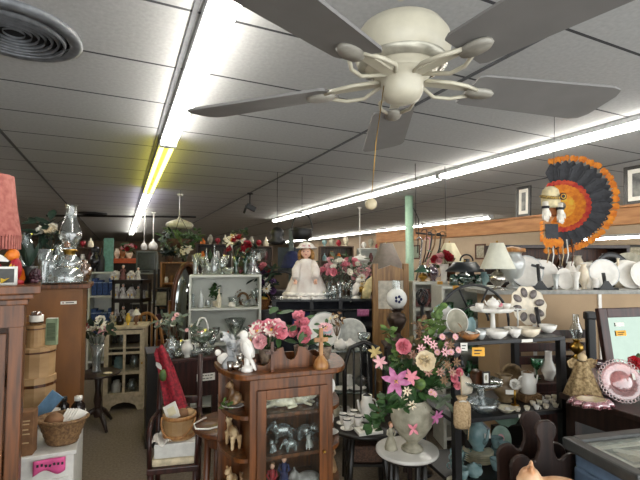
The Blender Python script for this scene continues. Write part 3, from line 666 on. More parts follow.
def wbasket(label, loc, r0, r1, h, m, handle=True, rz=0, name='wicker_basket', flute=(40, .02), sy=1, cat='basket'):
    t = T(name, label, cat, loc, rz); n = 9
    pr = [(.0002, 0)] + [(r0 + (r1-r0)*i/n + (.003 if i % 2 else 0), h*i/n) for i in range(n+1)] + [(r1*.93, h), (r0*.9, .01), (.0002, .01)]
    B().lathe(pr, m, 36, flute=flute, sy=sy).build('body', t)
    b = B(); b.tube([(r1*math.cos(a)*1.01, r1*math.sin(a)*1.01*sy, h + .004*math.sin(a*18)) for a in [2*PI*i/36 for i in range(37)]], .009, m, 6); b.build('rim', t)
    if handle: B().tube(arcpts((0, 0, h*.9), r1*.98, 0, 180, 14, sy=handle), .007, m).build('handle', t)
    return t
bc = ST.loc(-.062, .115, zs)
t = wbasket('oval grey brown wicker basket of cards on the white stand', bc, .07, .115, .12, wicker, False, sy=.8); 
B().lathe([(.068, .0), (.074, .02), (.062, .035)], wicker, 24, sy=.8).build('foot', t)
def loose(b, name, label, cat, loc, rz=0, group=None, **k): return one(b, name, label, cat, loc, rz, group, **k)
loose(B().ball((0, 0, 0), (.045, .045, .04), card, 14, 10), 'yarn_ball', 'round brown ball lying in the wicker basket', 'ball', bc + Vector((-.03, -.02, .11)))
for i in range(5):
    loose(B().box((0, 0, 0), (.055, .006, .075), paper, rot(R(-15), R(35), R(40)), .001), 'paper_card', 'white card filed in the right side of the wicker basket', 'card', bc + Vector((.02 + .014*i, .012, .115)), 0, 'cards in the wicker basket')
t = T('tall_box', 'small upright brown printed box at the left of the white stand', 'box', ST.loc(-.2, .04, zs), R(18))
B().bb(-.035, .035, -.035, .035, 0, .2, card, .002).build('carton', t); [B().box((0, -.0355, z), (.045 - .006*(i % 3), .001, .006), mat('tan print', '#c2a47c', .7)).build('printed_line', t) for i, z in enumerate((.16, .145, .12, .1, .06))]
def jarcap(label, loc, r, h, m, cm): 
    t = T('bottle', label, 'bottle', loc); B().lathe(vprof([(.95, 0), (1, .05), (1, .65), (.5, .8), (.45, .85)], r, h), m, 14).build('glass', t); B().lathe([(.0002, h*.84), (r*.6, h*.84), (r*.6, h), (.0002, h)], cm, 14).build('cap', t)
dg = mat('dark bottle glass', '#1a1210', .1); jarcap('dark bottle with white screw cap behind the basket', ST.loc(-.015, .4, zs), .035, .14, dg, white)
jarcap('smaller dark bottle with black cap behind the basket', ST.loc(-.09, .44, zs), .028, .135, dg, black)
cup('white mug behind the wicker basket', ST.loc(-.14, .37, zs), .042, .09, china, 0, None, None, 'mug', 'mug')
t = T('book', 'blue and white booklet leaning against the hat boxes', 'book', ST.loc(-.165, .28, zs), R(10)); M = tm((0, 0, .12), x=R(-8), y=R(38))
B().box((0, 0, 0), (.07, .012, .2), mat('blue cover', '#5f83a0', .5), mtx=M).build('cover', t); B().box((-.004, 0, 0), (.064, .008, .196), paper, mtx=M).build('pages', t)
def hatbox(label, loc, r, h, seg=12, rz=0):
    t = T('hat_box', label, 'box', loc, rz); B().lathe([(.0002, 0), (r, 0), (r, h*.82), (.0002, h*.82)], hatw, seg, smooth=False).build('drum', t)
    B().lathe([(.0002, h*.99), (r*1.0, h), (r*1.03, h*.99), (r*1.03, h*.8), (r*1.0, h*.8)], hatw, seg, smooth=False).build('lid', t)
    B().lathe([(r*1.036, h*.86), (r*1.036, h*.8)], walnut, seg, smooth=False).build('band', t); return t
hp = ST.loc(-.235, .48, zs); 
hatbox('largest wooden hat box, bottom of the stack beside the brown cabinet', hp, .098, .265); price_tag([o for o in COL.objects if o.name == 'hat_box'][0], (-.045, -.1, .18), .03, .04, lines=1)
hatbox('middle wooden hat box in the stack beside the brown cabinet', hp + Vector((0, .005, .265)), .092, .16, rz=.2)
hatbox('small wooden hat box, topmost of the stack', hp + Vector((.0, -.01, .425)), .045, .12, 16)
t = T('jar', 'glass jar with pale label on the topmost hat box', 'jar', hp + Vector((.0, -.01, .545))); B().lathe(vprof(JAR, .035, .075), glb, 16).build('glass', t); B().lathe([(.0355, .02), (.0355, .055)], paper, 16).build('label', t)
t = T('book', 'sage green hardback book standing on the middle hat box', 'book', hp + Vector((.062, .035, .4255)), R(8)); sg = mat('sage cover', '#7f8f72', .7)
B().bb(-.03, .03, -.012, .012, 0, .15, sg, .002).build('cover', t); B().bb(-.027, .028, -.009, .009, .152*.985, .1525, paper).build('pages', t); b = B(); b.box((0, -.0126, .075), (.046, .001, .1), mat('dark sage', '#66755a', .7, col2='#4c5a45', scale=12, stretch=(1, 1, 14))); b.build('cover_print', t)
t = T('brass_frame', 'thin brass folding frame beside the jar on the hat boxes', 'frame', hp + Vector((-.07, .0, .4255)), R(25)); B().frame(.05, .17, .006, .006, brass, mtx=tm((0, 0, .085))).build('frame', t); b = B(); b.box((0, 0, .085), (.04, .003, .005), brass); b.box((0, 0, .13), (.04, .003, .004), brass); b.build('bars', t)
# ================================================================ aisle
pc = G(97, 428, 0); d0 = pc.y; zt = Zp(372, d0)
t = T('pedestal_table', 'small dark round pedestal table with three curved legs in the aisle', 'table', pc)
B().lathe([(.0002, zt-.025), (.19, zt-.025), (.2, zt-.012), (.19, zt), (.0002, zt)], darkw, 28).build('top', t)
B().lathe([(.02, zt-.03), (.035, zt-.06), (.025, zt*.7), (.04, zt*.5), (.028, zt*.4), (.04, zt*.28), (.03, zt*.2)], darkw, 14).build('column', t)
for k in range(3):
    a = R(80 + 120*k); B().tube([(.02*math.cos(a), .02*math.sin(a), zt*.33), (.1*math.cos(a), .1*math.sin(a), zt*.25), (.16*math.cos(a), .16*math.sin(a), .07), (.21*math.cos(a), .21*math.sin(a), .015)], [.03, .026, .02, .015], darkw).build('leg', t)
PT = pc + Vector((0, 0, zt))
flowers('pink and white silk flowers in a grey glass vase on the dark pedestal table', PT + Vector((-.02, 0, 0)), .065, .27, glc, .22, (.15, .1), [(fwhite, 'rose', 3), (flpink, 'lily', 4), (fred, 'rose', 2), (fwhite, 'lily', 2)], 5, .05, dleaf, 40, TALLV)
loose(B().ball((0, 0, .012), (.045, .02, .012), bisque), 'shell', 'small cream shell lying on the dark pedestal table', 'shell', PT + Vector((.13, -.08, 0)))
# cream cabinet with six panes
pc = G(108, 411, 0); d0 = pc.y - .05; h = Zp(326, 4.7); w = .40
t = T('display_cabinet', 'cream painted cabinet with a six pane glass door in the aisle', 'cabinet', S(104, 4.62, .5)*Vector((1, 1, 0)), R(16)); crm = mat('aged cream paint', '#b5a68b', .5)
b = B(); b.bb(0, .02, 0, .35, 0, h-.03, crm); b.bb(w-.02, w, 0, .35, 0, h-.03, crm); b.bb(.02, w-.02, .325, .33, .16, h-.05, mat('painted inner shade', '#2f2b28', .8)); b.bb(0, w, .33, .35, .0, h-.03, crm); [b.bb(.02, w-.02, .03, .33, z, z+.015, crm) for z in (.14, .4, .65)]; b.build('body', t)  # near-black sheet before the back stands in for shade inside the cabinet
B().bb(-.025, w+.025, -.03, .36, h-.03, h, crm, .005).build('top', t)
ap = [(0, .0), (.06, 0), (.08, .05), (.14, .08), (.2, .09), (.26, .08), (.32, .05), (.34, 0), (.4, 0), (.4, .15), (0, .15)]
B().prism(ap, .02, crm, mtx=tm((0, 0, 0))).build('arched_skirt', t)
dr = B(); dr.frame(w, h-.19, .045, .02, crm, mtx=tm((w/2, -.012, .15+(h-.19)/2))); hz = (h-.19)
dr.box((w/2, -.012, .15+hz/2), (.025, .016, hz-.08), crm); [dr.box((w/2, -.012, .15+hz*q), (w-.08, .016, .025), crm) for q in (.35, .655)]
dr = dr.build('door', t); B().bb(.03, w-.03, -.01, -.006, .19, h-.08, pane).build('glass', dr); B().ball((w-.02, -.03, .5), .012, brass, 8, 6).build('knob', dr)
DC = Frame(S(104, 4.62, .5)*Vector((1, 1, 0)), R(16)); ink2 = mat('spare inner shade', '#2a2622', .8)  # ink2 imitates the same inner shade, no mesh uses it
for i, (u, z, m) in enumerate(((.1, .155, china), (.26, .155, glc), (.12, .415, bluec), (.28, .415, glc), (.15, .665, glc))):
    ves('jar', ['white jar on the bottom shelf inside the cream cabinet', 'clear jar on the bottom shelf inside the cream cabinet', 'blue jar on the middle shelf inside the cream cabinet', 'clear jar on the middle shelf inside the cream cabinet', 'clear jar on the upper shelf inside the cream cabinet'][i], 'jar', DC.loc(u, .16, z), .05, .13, JAR, m)
# on the cream cabinet
t = lamp('tiny lamp with white shade on the cream cabinet', DC.at(136, .12, h), .17, card, china, .015, .05, .06, br=.03); 
ves('flower_vase', 'small yellow vase on the cream cabinet', 'vase', DC.at(128, .1, h), .028, .13, VASE, fyel)
personage('figurine', 'grey little lady figurine on the left of the cream cabinet', 'figurine', DC.at(112, .1, h), .15, stone)
ves('jar', 'dark squat jar on the cream cabinet', 'jar', DC.at(120, .14, h), .04, .1, JAR, dg)
# bentwood chair behind the cream cabinet
p = S(146, 5.45, .5); t = T('bentwood_chair', 'tan bentwood chair with arched back behind the cream cabinet', 'chair', (p.x, p.y, 0), R(5))
b = B(); b.tube(arcpts((0, 0, .55), .2, 0, 180, 16, sy=2.0), .02, pine, 8); b.build('back_hoop', t)
for x in (-.13, -.065, 0, .065, .13): B().tube([(x, 0, .44), (x, 0, .55 + .4*math.sqrt(1-(x/.2)**2))], .011, pine).build('spindle', t)
B().lathe([(.0002, .42), (.21, .42), (.22, .435), (.21, .45), (.0002, .45)], pine, 24, mtx=tm((0, -.19, 0))).build('seat', t)
for x in (-.19, .19):
    B().tube([(x, 0, .56), (x*.95, 0, .43), (x*1.1, .05, 0)], .018, pine).build('leg', t); B().tube([(x*.75, -.34, .43), (x*.9, -.37, 0)], .018, pine).build('leg', t)
# black speaker tower / cabinet
p = S(154, 3.75, .5); t = T('black_cabinet', 'tall narrow black cabinet standing on the aisle carpet', 'cabinet', (p.x, p.y, 0), A)
B().bb(-.06, .06, 0, .3, 0, .79, blackw, .004).build('body', t); B().bb(-.065, .065, -.006, .31, .79, .81, blackw, .003).build('top', t)
# mahogany table with glass
zm = .80; MT = Frame(S(169, 3.5, zm)*Vector((1, 1, 0)), A)
t = T('side_table', 'dark mahogany table with white label, covered in glassware', 'table', MT.loc(.24, 0, 0), A); table(t, .50, .42, zm, mahog, .03, .05, .30)
price_tag(t, (.0, .018, zm-.17), .15, .06, label='white label card'); [o for o in t.children if o.name.startswith('price_tag')][0].location = (.06, -.0, 0)
GT = [(170, .08, 'VASE', .06, .16, glc, 'cut glass vase'), (180, .26, 'BOWL', .075, .1, glc, 'cut glass bowl'), (196, .07, 'BOWL', .07, .065, glc, 'low crystal bowl'), (208, .09, 'BOWL', .06, .06, gl, 'low clear bowl'), (203, .2, 'TUMBLER', .04, .09, glc, 'crystal tumbler'), (190, .2, 'TUMBLER', .04, .08, glc, 'second crystal tumbler'), (212, .22, 'GOBLET', .035, .12, glc, 'crystal goblet'), (178, .07, 'BOWL', .05, .05, gl, 'small clear dish')]
WH = ['at the left front', 'at the left back', 'in the middle front', 'at the right front', 'at the back right of centre', 'at the back centre', 'at the back right corner', 'left of the white vase']
for (px, v, pr, r, hh, m, nm), wh in zip(GT, WH): ves(nm.replace('second ', '').replace('low ', '').replace('small ', '').replace(' ', '_'), '%s on the mahogany table, %s' % (nm.replace('second ', ''), wh), 'glassware', MT.at(px, v, zm), r, hh, eval(pr), m, None, 18, (16, .03))
jug('small white pitcher vase on the mahogany table', 'small white pitcher vase on the mahogany table', 'vase', MT.at(187, .07, zm), .05, .14, white) ; [o for o in COL.objects if o.get('label') == 'small white pitcher vase on the mahogany table'][0].name = 'pitcher'
t = T('flower_arrangement', 'dried silvery sprigs with little flowers in glass on the mahogany table', 'flowers', MT.at(172, .22, zm)); B().lathe(vprof(VASE, .05, .16), glc, 16, flute=(12, .03)).build('vase', t)
bouquet(t, (0, 0, .1), (0, 0, .24), .2, .12, .1, [(flpink, 'daisy', 6), (fwhite, 'daisy', 6)], mat('grey green', '#5d6a5c', .6), 50, 21, .022, leafL=.09)
t = T('compote', 'green glass compote of pink candy on the mahogany table', 'bowl', MT.at(202, .16, zm)); B().lathe(vprof(COMPOTE, .105, .2), glass('pale green glass', '#c5d8c8', .14, .04, .2, '#a9bfae'), 24, flute=(12, .02)).build('bowl', t)
b = B(); rnd = random.Random(2); [b.ball((rnd.uniform(-.06, .06), rnd.uniform(-.06, .06), .155 + rnd.uniform(0, .02)), .016, flpink, 6, 4) for i in range(26)]; o = b.build('candies', t); o['kind'] = 'stuff'
B().tube(arcpts((0, 0, .2), .05, 0, 180, 12, sy=2.2), .008, white).build('basket_handle', t)
# chair with basket
cc = S(176, 2.78, .4); CH = Frame((cc.x, cc.y, 0), R(12)); t = T('dining_chair', 'dark red wood chair holding a white box and bushel basket', 'chair', CH.o, R(12)); sz = .36
B().bb(-.15, .15, -.15, .17, sz-.035, sz, mahog, .006).build('seat', t)
for x in (-.13, .13):
    B().tube([(x, -.13, sz-.01), (x, -.135, 0)], .018, mahog, 8).build('leg', t); B().tube([(x, .15, 0), (x, .15, sz), (x, .2, .96)], [.018, .02, .016], mahog, 8).build('back_post', t)
b = B(); b.box((0, .175, .66), (.25, .018, .05), mahog, bev=.006); b.build('crest_rail', t)
for x in (-.06, 0, .06): B().tube([(x, .155, sz+.06), (x, .172, .64)], .01, mahog).build('slat', t)
b = B(); b.box((0, .157, sz+.06), (.25, .018, .03), mahog); b.box((0, -.13, .18), (.25, .016, .02), mahog); b.build('stretcher', t)
for x in (-.13, .13): B().tube([(x, .18, .6), (x*1.15, .0, .6), (x*1.1, -.12, .58), (x*1.05, -.13, sz)], .015, mahog).build('arm', t)
loose(B().box((0, 0, .022), (.26, .26, .045), mat('cream cushion', '#cbbd9f', .85), bev=.018), 'seat_cushion', 'flat cream cushion on the dark red chair seat', 'cushion', CH.loc(0, 0, sz), R(12))
t = T('storage_box', 'white cardboard box under the bushel basket on the chair', 'box', CH.loc(.01, .0, sz+.045), R(12)); B().bb(-.125, .125, -.12, .12, 0, .085, white, .006).build('box', t); B().sheet(lambda u, v: Vector((-.14 + .12*u, -.13 + .22*v, .093 + .018*math.sin(u*9+v*4))), 8, 8, cloth).build('tissue', t)
bk = CH.loc(.02, 0, sz+.131)
t = T('bushel_basket', 'tan split wood half bushel basket on the white box', 'basket', bk, 0); sl = B()
for i in range(20):
    a = 2*PI*i/20; sl.box((.094*math.cos(a), .094*math.sin(a), .07), (.008, .032, .14), hatw, rot(0, R(-9)*0, a))
sl.build('slats', t); B().lathe([(.0002, .001), (.092, .001), (.092, .012), (.0002, .012)], hatw, 24).build('bottom', t)
b = B(); [b.lathe([(.1, z), (.104, z), (.104, z+.022), (.1, z+.022)], pine, 24) for z in (.01, .118)]; b.build('hoops', t)
B().tube([Vector((.106*math.cos(a), -.02 - .09*abs(math.sin(a)) , .12 - .1*math.sin(a))) for a in [PI*i/16 for i in range(17)]], .006, pine).build('wire_handle', t)
for i, (x, y, r) in enumerate(((.02, 0, .035), (.055, .02, .03), (.03, .05, .03))): loose(B().ball((0, 0, 0), (r*1.2, r, r), [card, hatw, wick2][i], 12, 8), 'gourd', ['brown dried gourd in the bushel basket, front one', 'tan dried gourd at the right in the bushel basket', 'dark dried gourd at the back of the bushel basket'][i], 'gourd', bk + Vector((x, y, .135)))
loose(B().box((0, 0, 0), (.085, .012, .1), paper, rot(R(-12), R(-28), 0), .001).box((0, -.007, .005), (.05, .001, .05), shadec, rot(R(-12), R(-28), 0)), 'greeting_card', 'cream printed card leaning in the bushel basket', 'card', bk + Vector((-.045, -.02, .155)))
rb = mat('red brocade', '#9c1a2c', .8, col2='#5e0c18', scale=50, bump=.4)
def drape(u, v): 
    return Vector((-.13 + .17*v + (.085*(u-.5))*(1+v), .17 - .17*v + .02*math.sin(u*9), .98 - .42*v + .05*math.sin(u*3.1) - .04*v*v + .012*math.sin(u*13+v*5)))
t = one(B().sheet(drape, 12, 14, rb), 'red_scarf', 'red brocade scarf draped over the chair back', 'scarf', CH.o, R(12), solid=.006)
b = B(); b.ball((-.1, .1, .85), (.025, .02, .04), leaf2); b.petal((-.11, .09, .89), (-.5, -.2, 1), (0, -1, 0), .07, .03, white); b.build('trim_bow', t)
# round drop leaf table beside the curio
p = S(232, 2.45, .7); t = T('round_table', 'round brown wooden table left of the curio cabinet', 'table', (p.x, p.y, 0)); zr = .70
B().lathe([(.0002, zr-.025), (.205, zr-.025), (.215, zr-.012), (.205, zr), (.0002, zr)], walnut, 32).build('top', t)
b = B(); b.lathe([(.16, zr-.09), (.16, zr-.025)], walnut, 24); b.build('apron', t)
for k in range(4): a = R(45+90*k); B().tube([(.15*math.cos(a), .15*math.sin(a), zr-.03), (.17*math.cos(a), .17*math.sin(a), 0)], [.02, .014], walnut, 8).build('leg', t)
b = B(); b.tube([(-.02, -.05, zr+.003), (-.1, -.12, zr+.005), (-.17, -.12, zr+.005), (-.2, -.05, zr+.005), (-.16, .05, zr+.005)], .005, white)
one(b, 'cord', 'white cord lying on the round brown table', 'cord', (p.x, p.y, 0))
# ================================================================ white bookcase with glass
zb = Zp(275, 4.6); BK = Frame(S(189, 4.5, 1.3)*Vector((1, 1, 0)), R(14)); wB = .76
t = T('bookcase', 'white open bookcase full of clear glassware, left of the doll', 'bookcase', BK.loc(wB/2, 0, 0), R(14))
zS = [Zp(345, 4.5), Zp(309, 4.5)]
shelving(t, wB, .3, [.1, zS[0] - .38] + zS, zb, bookw, .022, bookw)
def row(fr, v, z, items, where, grp=None):
    for it in items:
        nm, px, pr, r, hh, m, lb = it[:7]; kw = it[7] if len(it) > 7 else {}
        ves(nm, lb + ' ' + where, kw.get('cat', nm.replace('_', ' ').split()[-1]), fr.at(px, kw.get('v', v), z), r, hh, pr, m, kw.get('group', grp), kw.get('seg', 16), kw.get('flute'))
TOP = 'atop the white bookcase'; UP = 'on the white bookcase upper shelf'; LO = 'on the white bookcase lower shelf'
row(BK, .1, zb, [('glass_vase', 195, TALLV, .04, .22, glc, 'flared crystal vase, leftmost at the front'), ('glass_goblet', 202, GOBLET, .035, .2, gl, 'tall clear goblet, first right of the leftmost vase'), ('glass_tumbler', 208, TUMBLER, .035, .13, glc, 'small cut tumbler near the left'),
   ('glass_decanter', 214, DECANT, .05, .34, glc, 'stoppered crystal decanter, taller one at the front'), ('glass_pitcher', 222, VASE, .055, .2, gl, 'round clear vase left of the flowers'), ('glass_bottle', 217, BOTTLE, .03, .27, glc, 'slim clear bottle behind the decanter', {'v': .2}),
   ('glass_goblet', 198, GOBLET, .035, .24, gl, 'tall clear goblet at the back left', {'v': .22}), ('glass_decanter', 206, DECANT, .045, .3, glc, 'stoppered decanter at the back left', {'v': .23}), ('glass_bowl', 228, BOWL, .07, .08, glc, 'low crystal bowl right of the decanters'),
   ('glass_goblet', 226, GOBLET, .035, .22, gl, 'clear goblet behind the low crystal bowl', {'v': .23})], TOP)
flowers('tall bunch of red and white lilies in a dark green vase ' + TOP, BK.at(236, .18, zb), .045, .2, glass('dark green glass', '#1d6b58', .12, .04, .5, '#12503f'), .26, (.1, .07), [(fred, 'rose', 4), (fwhite, 'lily', 5)], 31, .06, dleaf, 30, TALLV)
flowers('red carnations in a teal green glass vase ' + TOP, BK.at(245, .1, zb), .035, .22, bpy.data.materials['dark green glass'], .12, (.06, .05), [(fred, 'rose', 4)], 33, .05, dleaf, 16, TALLV)
t = T('glass_angel', 'clear faceted glass angel at the right end ' + TOP, 'figurine', BK.at(253, .12, zb))
b = B(); b.lathe([(.0002, 0), (.09, 0), (.085, .02), (.03, .15), (.045, .19), (.015, .22)], glc, 18, flute=(9, .06)); b.ball((0, 0, .245), .03, glc); b.build('body', t)
b = B(); [b.petal((q*.02, .02, .17), (q, .1, .9), (0, -1, 0), .17, .11, glc) for q in (-1, 1)]; b.build('wings', t)
row(BK, .12, zS[1], [('glass_candlestick', 193, [(1, 0), (.9, .05), (.25, .15), (.35, .5), (.25, .8), (.5, .85), (.5, 1)], .035, .15, glc, 'clear candlestick, first from the left'), ('white_bottle', 201, BOTTLE, .03, .2, frost, 'white frosted bottle near the left'), ('glass_jar', 208, JAR, .035, .08, glc, 'small square clear jar'),
   ('glass_bowl', 234, BOWL, .07, .1, gl, 'clear fluted bowl behind the candle jar', {'v': .2, 'flute': (10, .06)}), ('candle_jar', 232, JAR, .04, .05, china, 'low white candle jar'), ('glass_goblet', 254, GOBLET, .04, .18, gl, 'clear goblet near the right end'), ('glass_bowl', 246, BOWL, .055, .07, glc, 'small crystal bowl right of the centre'),
   ('glass_goblet', 258, GOBLET, .035, .2, gl, 'last clear goblet at the right end'), ('ivory_bottle', 219, BOTTLE, .025, .2, ivory, 'slim ivory figurine bottle in front of the green vine', {'v': .08})], UP)
t = T('ivy_plant', 'green ivy in a small pot ' + UP, 'plant', BK.at(215, .2, zS[1])); B().lathe(vprof(BOWL, .03, .06), bisque, 12).build('pot', t); b = B(); foliage(b, [(0, 0, .08 + .02*i) for i in range(8)], .06, .045, leaf, 40, 9, 0, .03); b.build('foliage', t)
t = T('dried_wreath', 'small brown dried wreath ' + UP, 'wreath', BK.at(243, .24, zS[1] + .005)); B().tube([(.055*math.cos(a), 0, .075 + .06*math.sin(a)) for a in [2*PI*i/20 for i in range(21)]], .014, wicker, 6).build('ring', t); b = B(); foliage(b, [(.06*math.cos(a), -.01, .08 + .06*math.sin(a)) for a in [i*.6 for i in range(10)]], .04, .02, fbrown, 34, 4); b.build('leaves', t)
row(BK, .1, zS[0], [('punch_bowl', 235, [(.25, 0), (.25, .04), (.12, .12), (.14, .25), (.6, .5), (1, 1)], .115, .24, gl, 'large clear fluted punch bowl', {'v': .15, 'flute': (16, .03)}), ('glass_goblet', 216, GOBLET, .04, .16, gl, 'clear goblet left of the punch bowl'), ('red_glass', 212, TUMBLER, .03, .07, glr, 'small red glass'), ('glass_tumbler', 223, TUMBLER, .035, .09, glc, 'cut tumbler in front of the punch bowl'),
   ('glass_goblet', 246, GOBLET, .035, .15, gl, 'clear goblet right of the punch bowl'), ('red_glass', 250, GOBLET, .022, .17, glr, 'slim ruby stemmed glass'), ('glass_goblet', 255, GOBLET, .035, .17, gl, 'clear goblet at the right end'), ('blue_bowl', 205, BOWL, .04, .05, bluec, 'little blue bowl at the left'), ('glass_compote', 196, COMPOTE, .07, .16, glc, 'crystal compote at the left end')], LO)
personage('figurine', 'small white and red angel figurine ' + LO, 'figurine', BK.at(228, .06, zS[0]), .12, china, hairm=fred)
row(BK, .12, zS[0] - .38, [('glass_vase', 199, VASE, .05, .2, glc, 'clear vase'), ('blue_jar', 208, JAR, .05, .16, mat('cobalt glass', '#1d3d8f', .15), 'cobalt blue jar'), ('glass_bowl', 222, BOWL, .07, .1, glc, 'cut bowl')], 'on the low shelf of the white bookcase')
# ================================================================ back left corner
def bookcase(label, px, d, w, dep, zt, zs, m, rz, backm=None, name='bookcase', cat='bookcase'):
    f = Frame(S(px, d, 1.2)*Vector((1, 1, 0)), rz); t = T(name, label, cat, f.loc(w/2, 0, 0), rz); shelving(t, w, dep, zs, zt, m, .025, backm or m); return f
bluef = mat('blue goods', '#274a8c', .6, col2='#16305e'); zq = Zp(272, 6.4)
B1 = bookcase('white bookcase with blue boxes at far left behind the cream cabinet', 88, 6.4, .38, .3, zq, [.12, .5, Zp(327, 6.4), Zp(296, 6.4)], bookw, A*.6)
for k, (z, lb) in enumerate(((Zp(296, 6.4), 'upper'), (Zp(327, 6.4), 'middle'), (.5, 'lower'))):
    for i in range(4):
        loose(B().bb(-.035, .035, 0, .16, 0, .26 - .03*(i % 3), bluef, .003).bb(-.036, .036, -.001, .02, .19, .2, mat('pale print', '#9fb0cc', .7)), 'blue_book', 'blue bound book on the %s shelf of the far left white bookcase' % lb, 'book', B1.loc(.07 + .078*i, .06, z), A*.6, 'blue books in the far left white bookcase')
t = T('dark_vase', 'black figural vase on the far left white bookcase', 'vase', B1.at(95, .12, zq)); B().lathe(vprof(VASE, .09, .3), mat('black glaze', '#17171c', .25), 16).build('vase', t); B().ball((0, 0, .33), .06, black).build('stopper', t)
ves('dark_bottle', 'tall black bottle on the far left white bookcase', 'bottle', B1.at(101, .12, zq), .05, .36, BOTTLE, black)
loose(B().bb(-.07, .07, 0, .03, 0, .52, teal, .004).frame(.14, .5, .015, .006, teal, mtx=tm((0, -.003, .26))), 'teal_panel', 'tall teal green board standing on the far left white bookcase', 'board', B1.at(108, .14, zq), A*.6)
# tiered stand of white village houses
TV = Frame(S(111, 5.6, 1.2)*Vector((1, 1, 0)), 0); t = T('display_stand', 'dark tiered stand of white figurines and little houses, far left', 'display stand', TV.loc(.21, 0, 0)); zv = [Zp(348, 5.6), Zp(322, 5.6), Zp(299, 5.6), Zp(280, 5.6)]
rack(t, .40, .3, zv, blackw, .05, .03)
snow = mat('snow white glaze', '#d8d8d6', .4, col2='#a69c9c', scale=30); rnd = random.Random(11)
def house(label, loc, w, h, wm, rm, rz=0, group=None):
    t = T('miniature_house', label, 'ornament', loc, rz, group); b = B(); b.bb(-w/2, w/2, -w*.35, w*.35, 0, h*.55, wm); b.build('walls', t)
    b = B(); b.prism([(-w*.6, h*.53), (w*.6, h*.53), (0, h)], w*.85, rm); b.bb(w*.2, w*.32, -.01, .01, h*.7, h, wm); b.build('roof', t)
    b = B(); [b.bb(x-w*.08, x+w*.08, -w*.36, -w*.345, h*.2, h*.4, fyel) for x in (-w*.25, w*.25)]; b.bb(-w*.07, w*.07, -w*.36, -w*.345, 0, h*.3, mahog); b.build('windows', t)
dim = mat('maroon dim paint', '#6a4040', .6)
k = 0
for z, tier in zip(zv, ('lowest', 'second', 'third', 'top')):
    for i, px in enumerate((115, 123, 131, 138)):
        lb = '%s on the %s tier of the dark village stand' % (('%s', 'white figurine in a long coat', 'small snowy roofed house', 'white figurine beside the house at right')[i] if i else 'snowy miniature house at the left end', tier)
        if i in (0, 2): house(lb, TV.at(px, .14, z), .09, .15 if tier != 'top' else .12, [snow, dim][(k) % 2], snow)
        else: personage('figurine', lb, 'figurine', TV.at(px, .12, z), .16 + .03*(i == 1), [snow, dim, stone][k % 3], hairm=snow)
        k += 1
# orange crate shelf, tv, black shelf
p = S(123, 7.15, 1.6); zo = Zp(262, 7.15); OF = Frame((p.x - .26, p.y, 0), 0)
t = T('orange_cabinet', 'tall dark cabinet with an orange painted top, far left back', 'cabinet', OF.loc(.26, 0, 0)); B().bb(-.26, .26, 0, .4, 0, zo - .02, blackw, .004).build('body', t); B().bb(-.28, .28, -.03, .42, zo - .02, zo + .06, mat('orange paint', '#b8532a', .5), .005).build('top', t)
flowers('red and pale flowers in a pot on the orange topped cabinet', OF.at(129, .18, zo + .06), .06, .1, bisque, .14, (.13, .1), [(fred, 'rose', 4), (flpink, 'rose', 4)], 41, .05, leaf, 14, BOWL)
ves('white_vase', 'pale vase on the orange topped cabinet', 'vase', OF.at(117, .18, zo + .06), .05, .17, VASE, bisque); 
ves('brown_jug', 'tan jug on the orange topped cabinet', 'jug', OF.at(122, .25, zo + .06), .07, .2, VASE, pine)
p = S(145, 6.35, 1.5); TF = Frame((p.x - .17, p.y, 0), R(8)); ztv = Zp(273, 6.35)
t = T('media_stand', 'black open stand under the grey television', 'stand', TF.loc(.17, 0, 0), R(8)); rack(t, .42, .4, [.3, .75, Zp(303, 6.35), ztv], black, .02, .03, shelfm=mat('pale shelf', '#8f9290', .5))
t = T('television', 'old grey box television on the black stand at far left', 'television', TF.loc(.17, .03, ztv), R(8)); gy = mat('television grey', '#4f5654', .5); scr = mat('television screen', '#2c3634', .12)
b = B(); b.bb(-.15, .15, .0, .06, 0, .33, gy, .012); b.box((0, .16, .165), (.24, .22, .26), gy, bev=.03); b.build('case', t); B().bb(-.125, .125, -.006, .004, .045, .305, scr, .006).build('screen', t); B().bb(-.05, .05, -.004, .0, .012, .028, black).build('buttons', t)
for i, (px, z, lb) in enumerate(((140, 0, 'left framed print on the shelf under the television'), (149, 0, 'right framed print on the shelf under the television'))):
    t = T('picture_frame', lb, 'picture frame', TF.at(px, .1, Zp(303, 6.35) + .09), R(8)); B().frame(.13, .18, .015, .015, steel).build('frame', t); B().bb(-.055, .055, .0, .004, -.08, .08, stone).build('picture', t)
p = S(160, 5.75, .5); t = T('wire_rack', 'black wire magazine rack left of the jar shelf', 'rack', p*Vector((1, 1, 0)) + Vector((.0, 0, 0))); zk = Zp(288, 5.75)
for x in (-.09, .09):
    for y in (0, .15): B().bb(x-.012, x+.012, y-.012, y+.012, 0, zk + .25*(x < 0), black).build('post', t)
for z in (.35, .7, 1.0, zk-.02): B().bb(-.1, .1, -.01, .16, z, z+.015, black).build('shelf', t)
[B().bb(-.09, .09, .152, .155, z, z + .2, mat('dark mesh', '#262628', .6)).build('mesh_panel', t) for z in (.4, .76, 1.05)]
for i, z in enumerate((.365, .715, 1.015)): loose(B().bb(-.07, .07, 0, .1, 0, .18, [dim, mat('plum', '#4c2a3a', .7), stone][i], .004), 'box', ['dull red box low in the black wire rack', 'plum box in the middle of the black wire rack', 'grey box high in the black wire rack'][i], 'box', p*Vector((1, 1, 0)) + Vector((0, .02, z)))
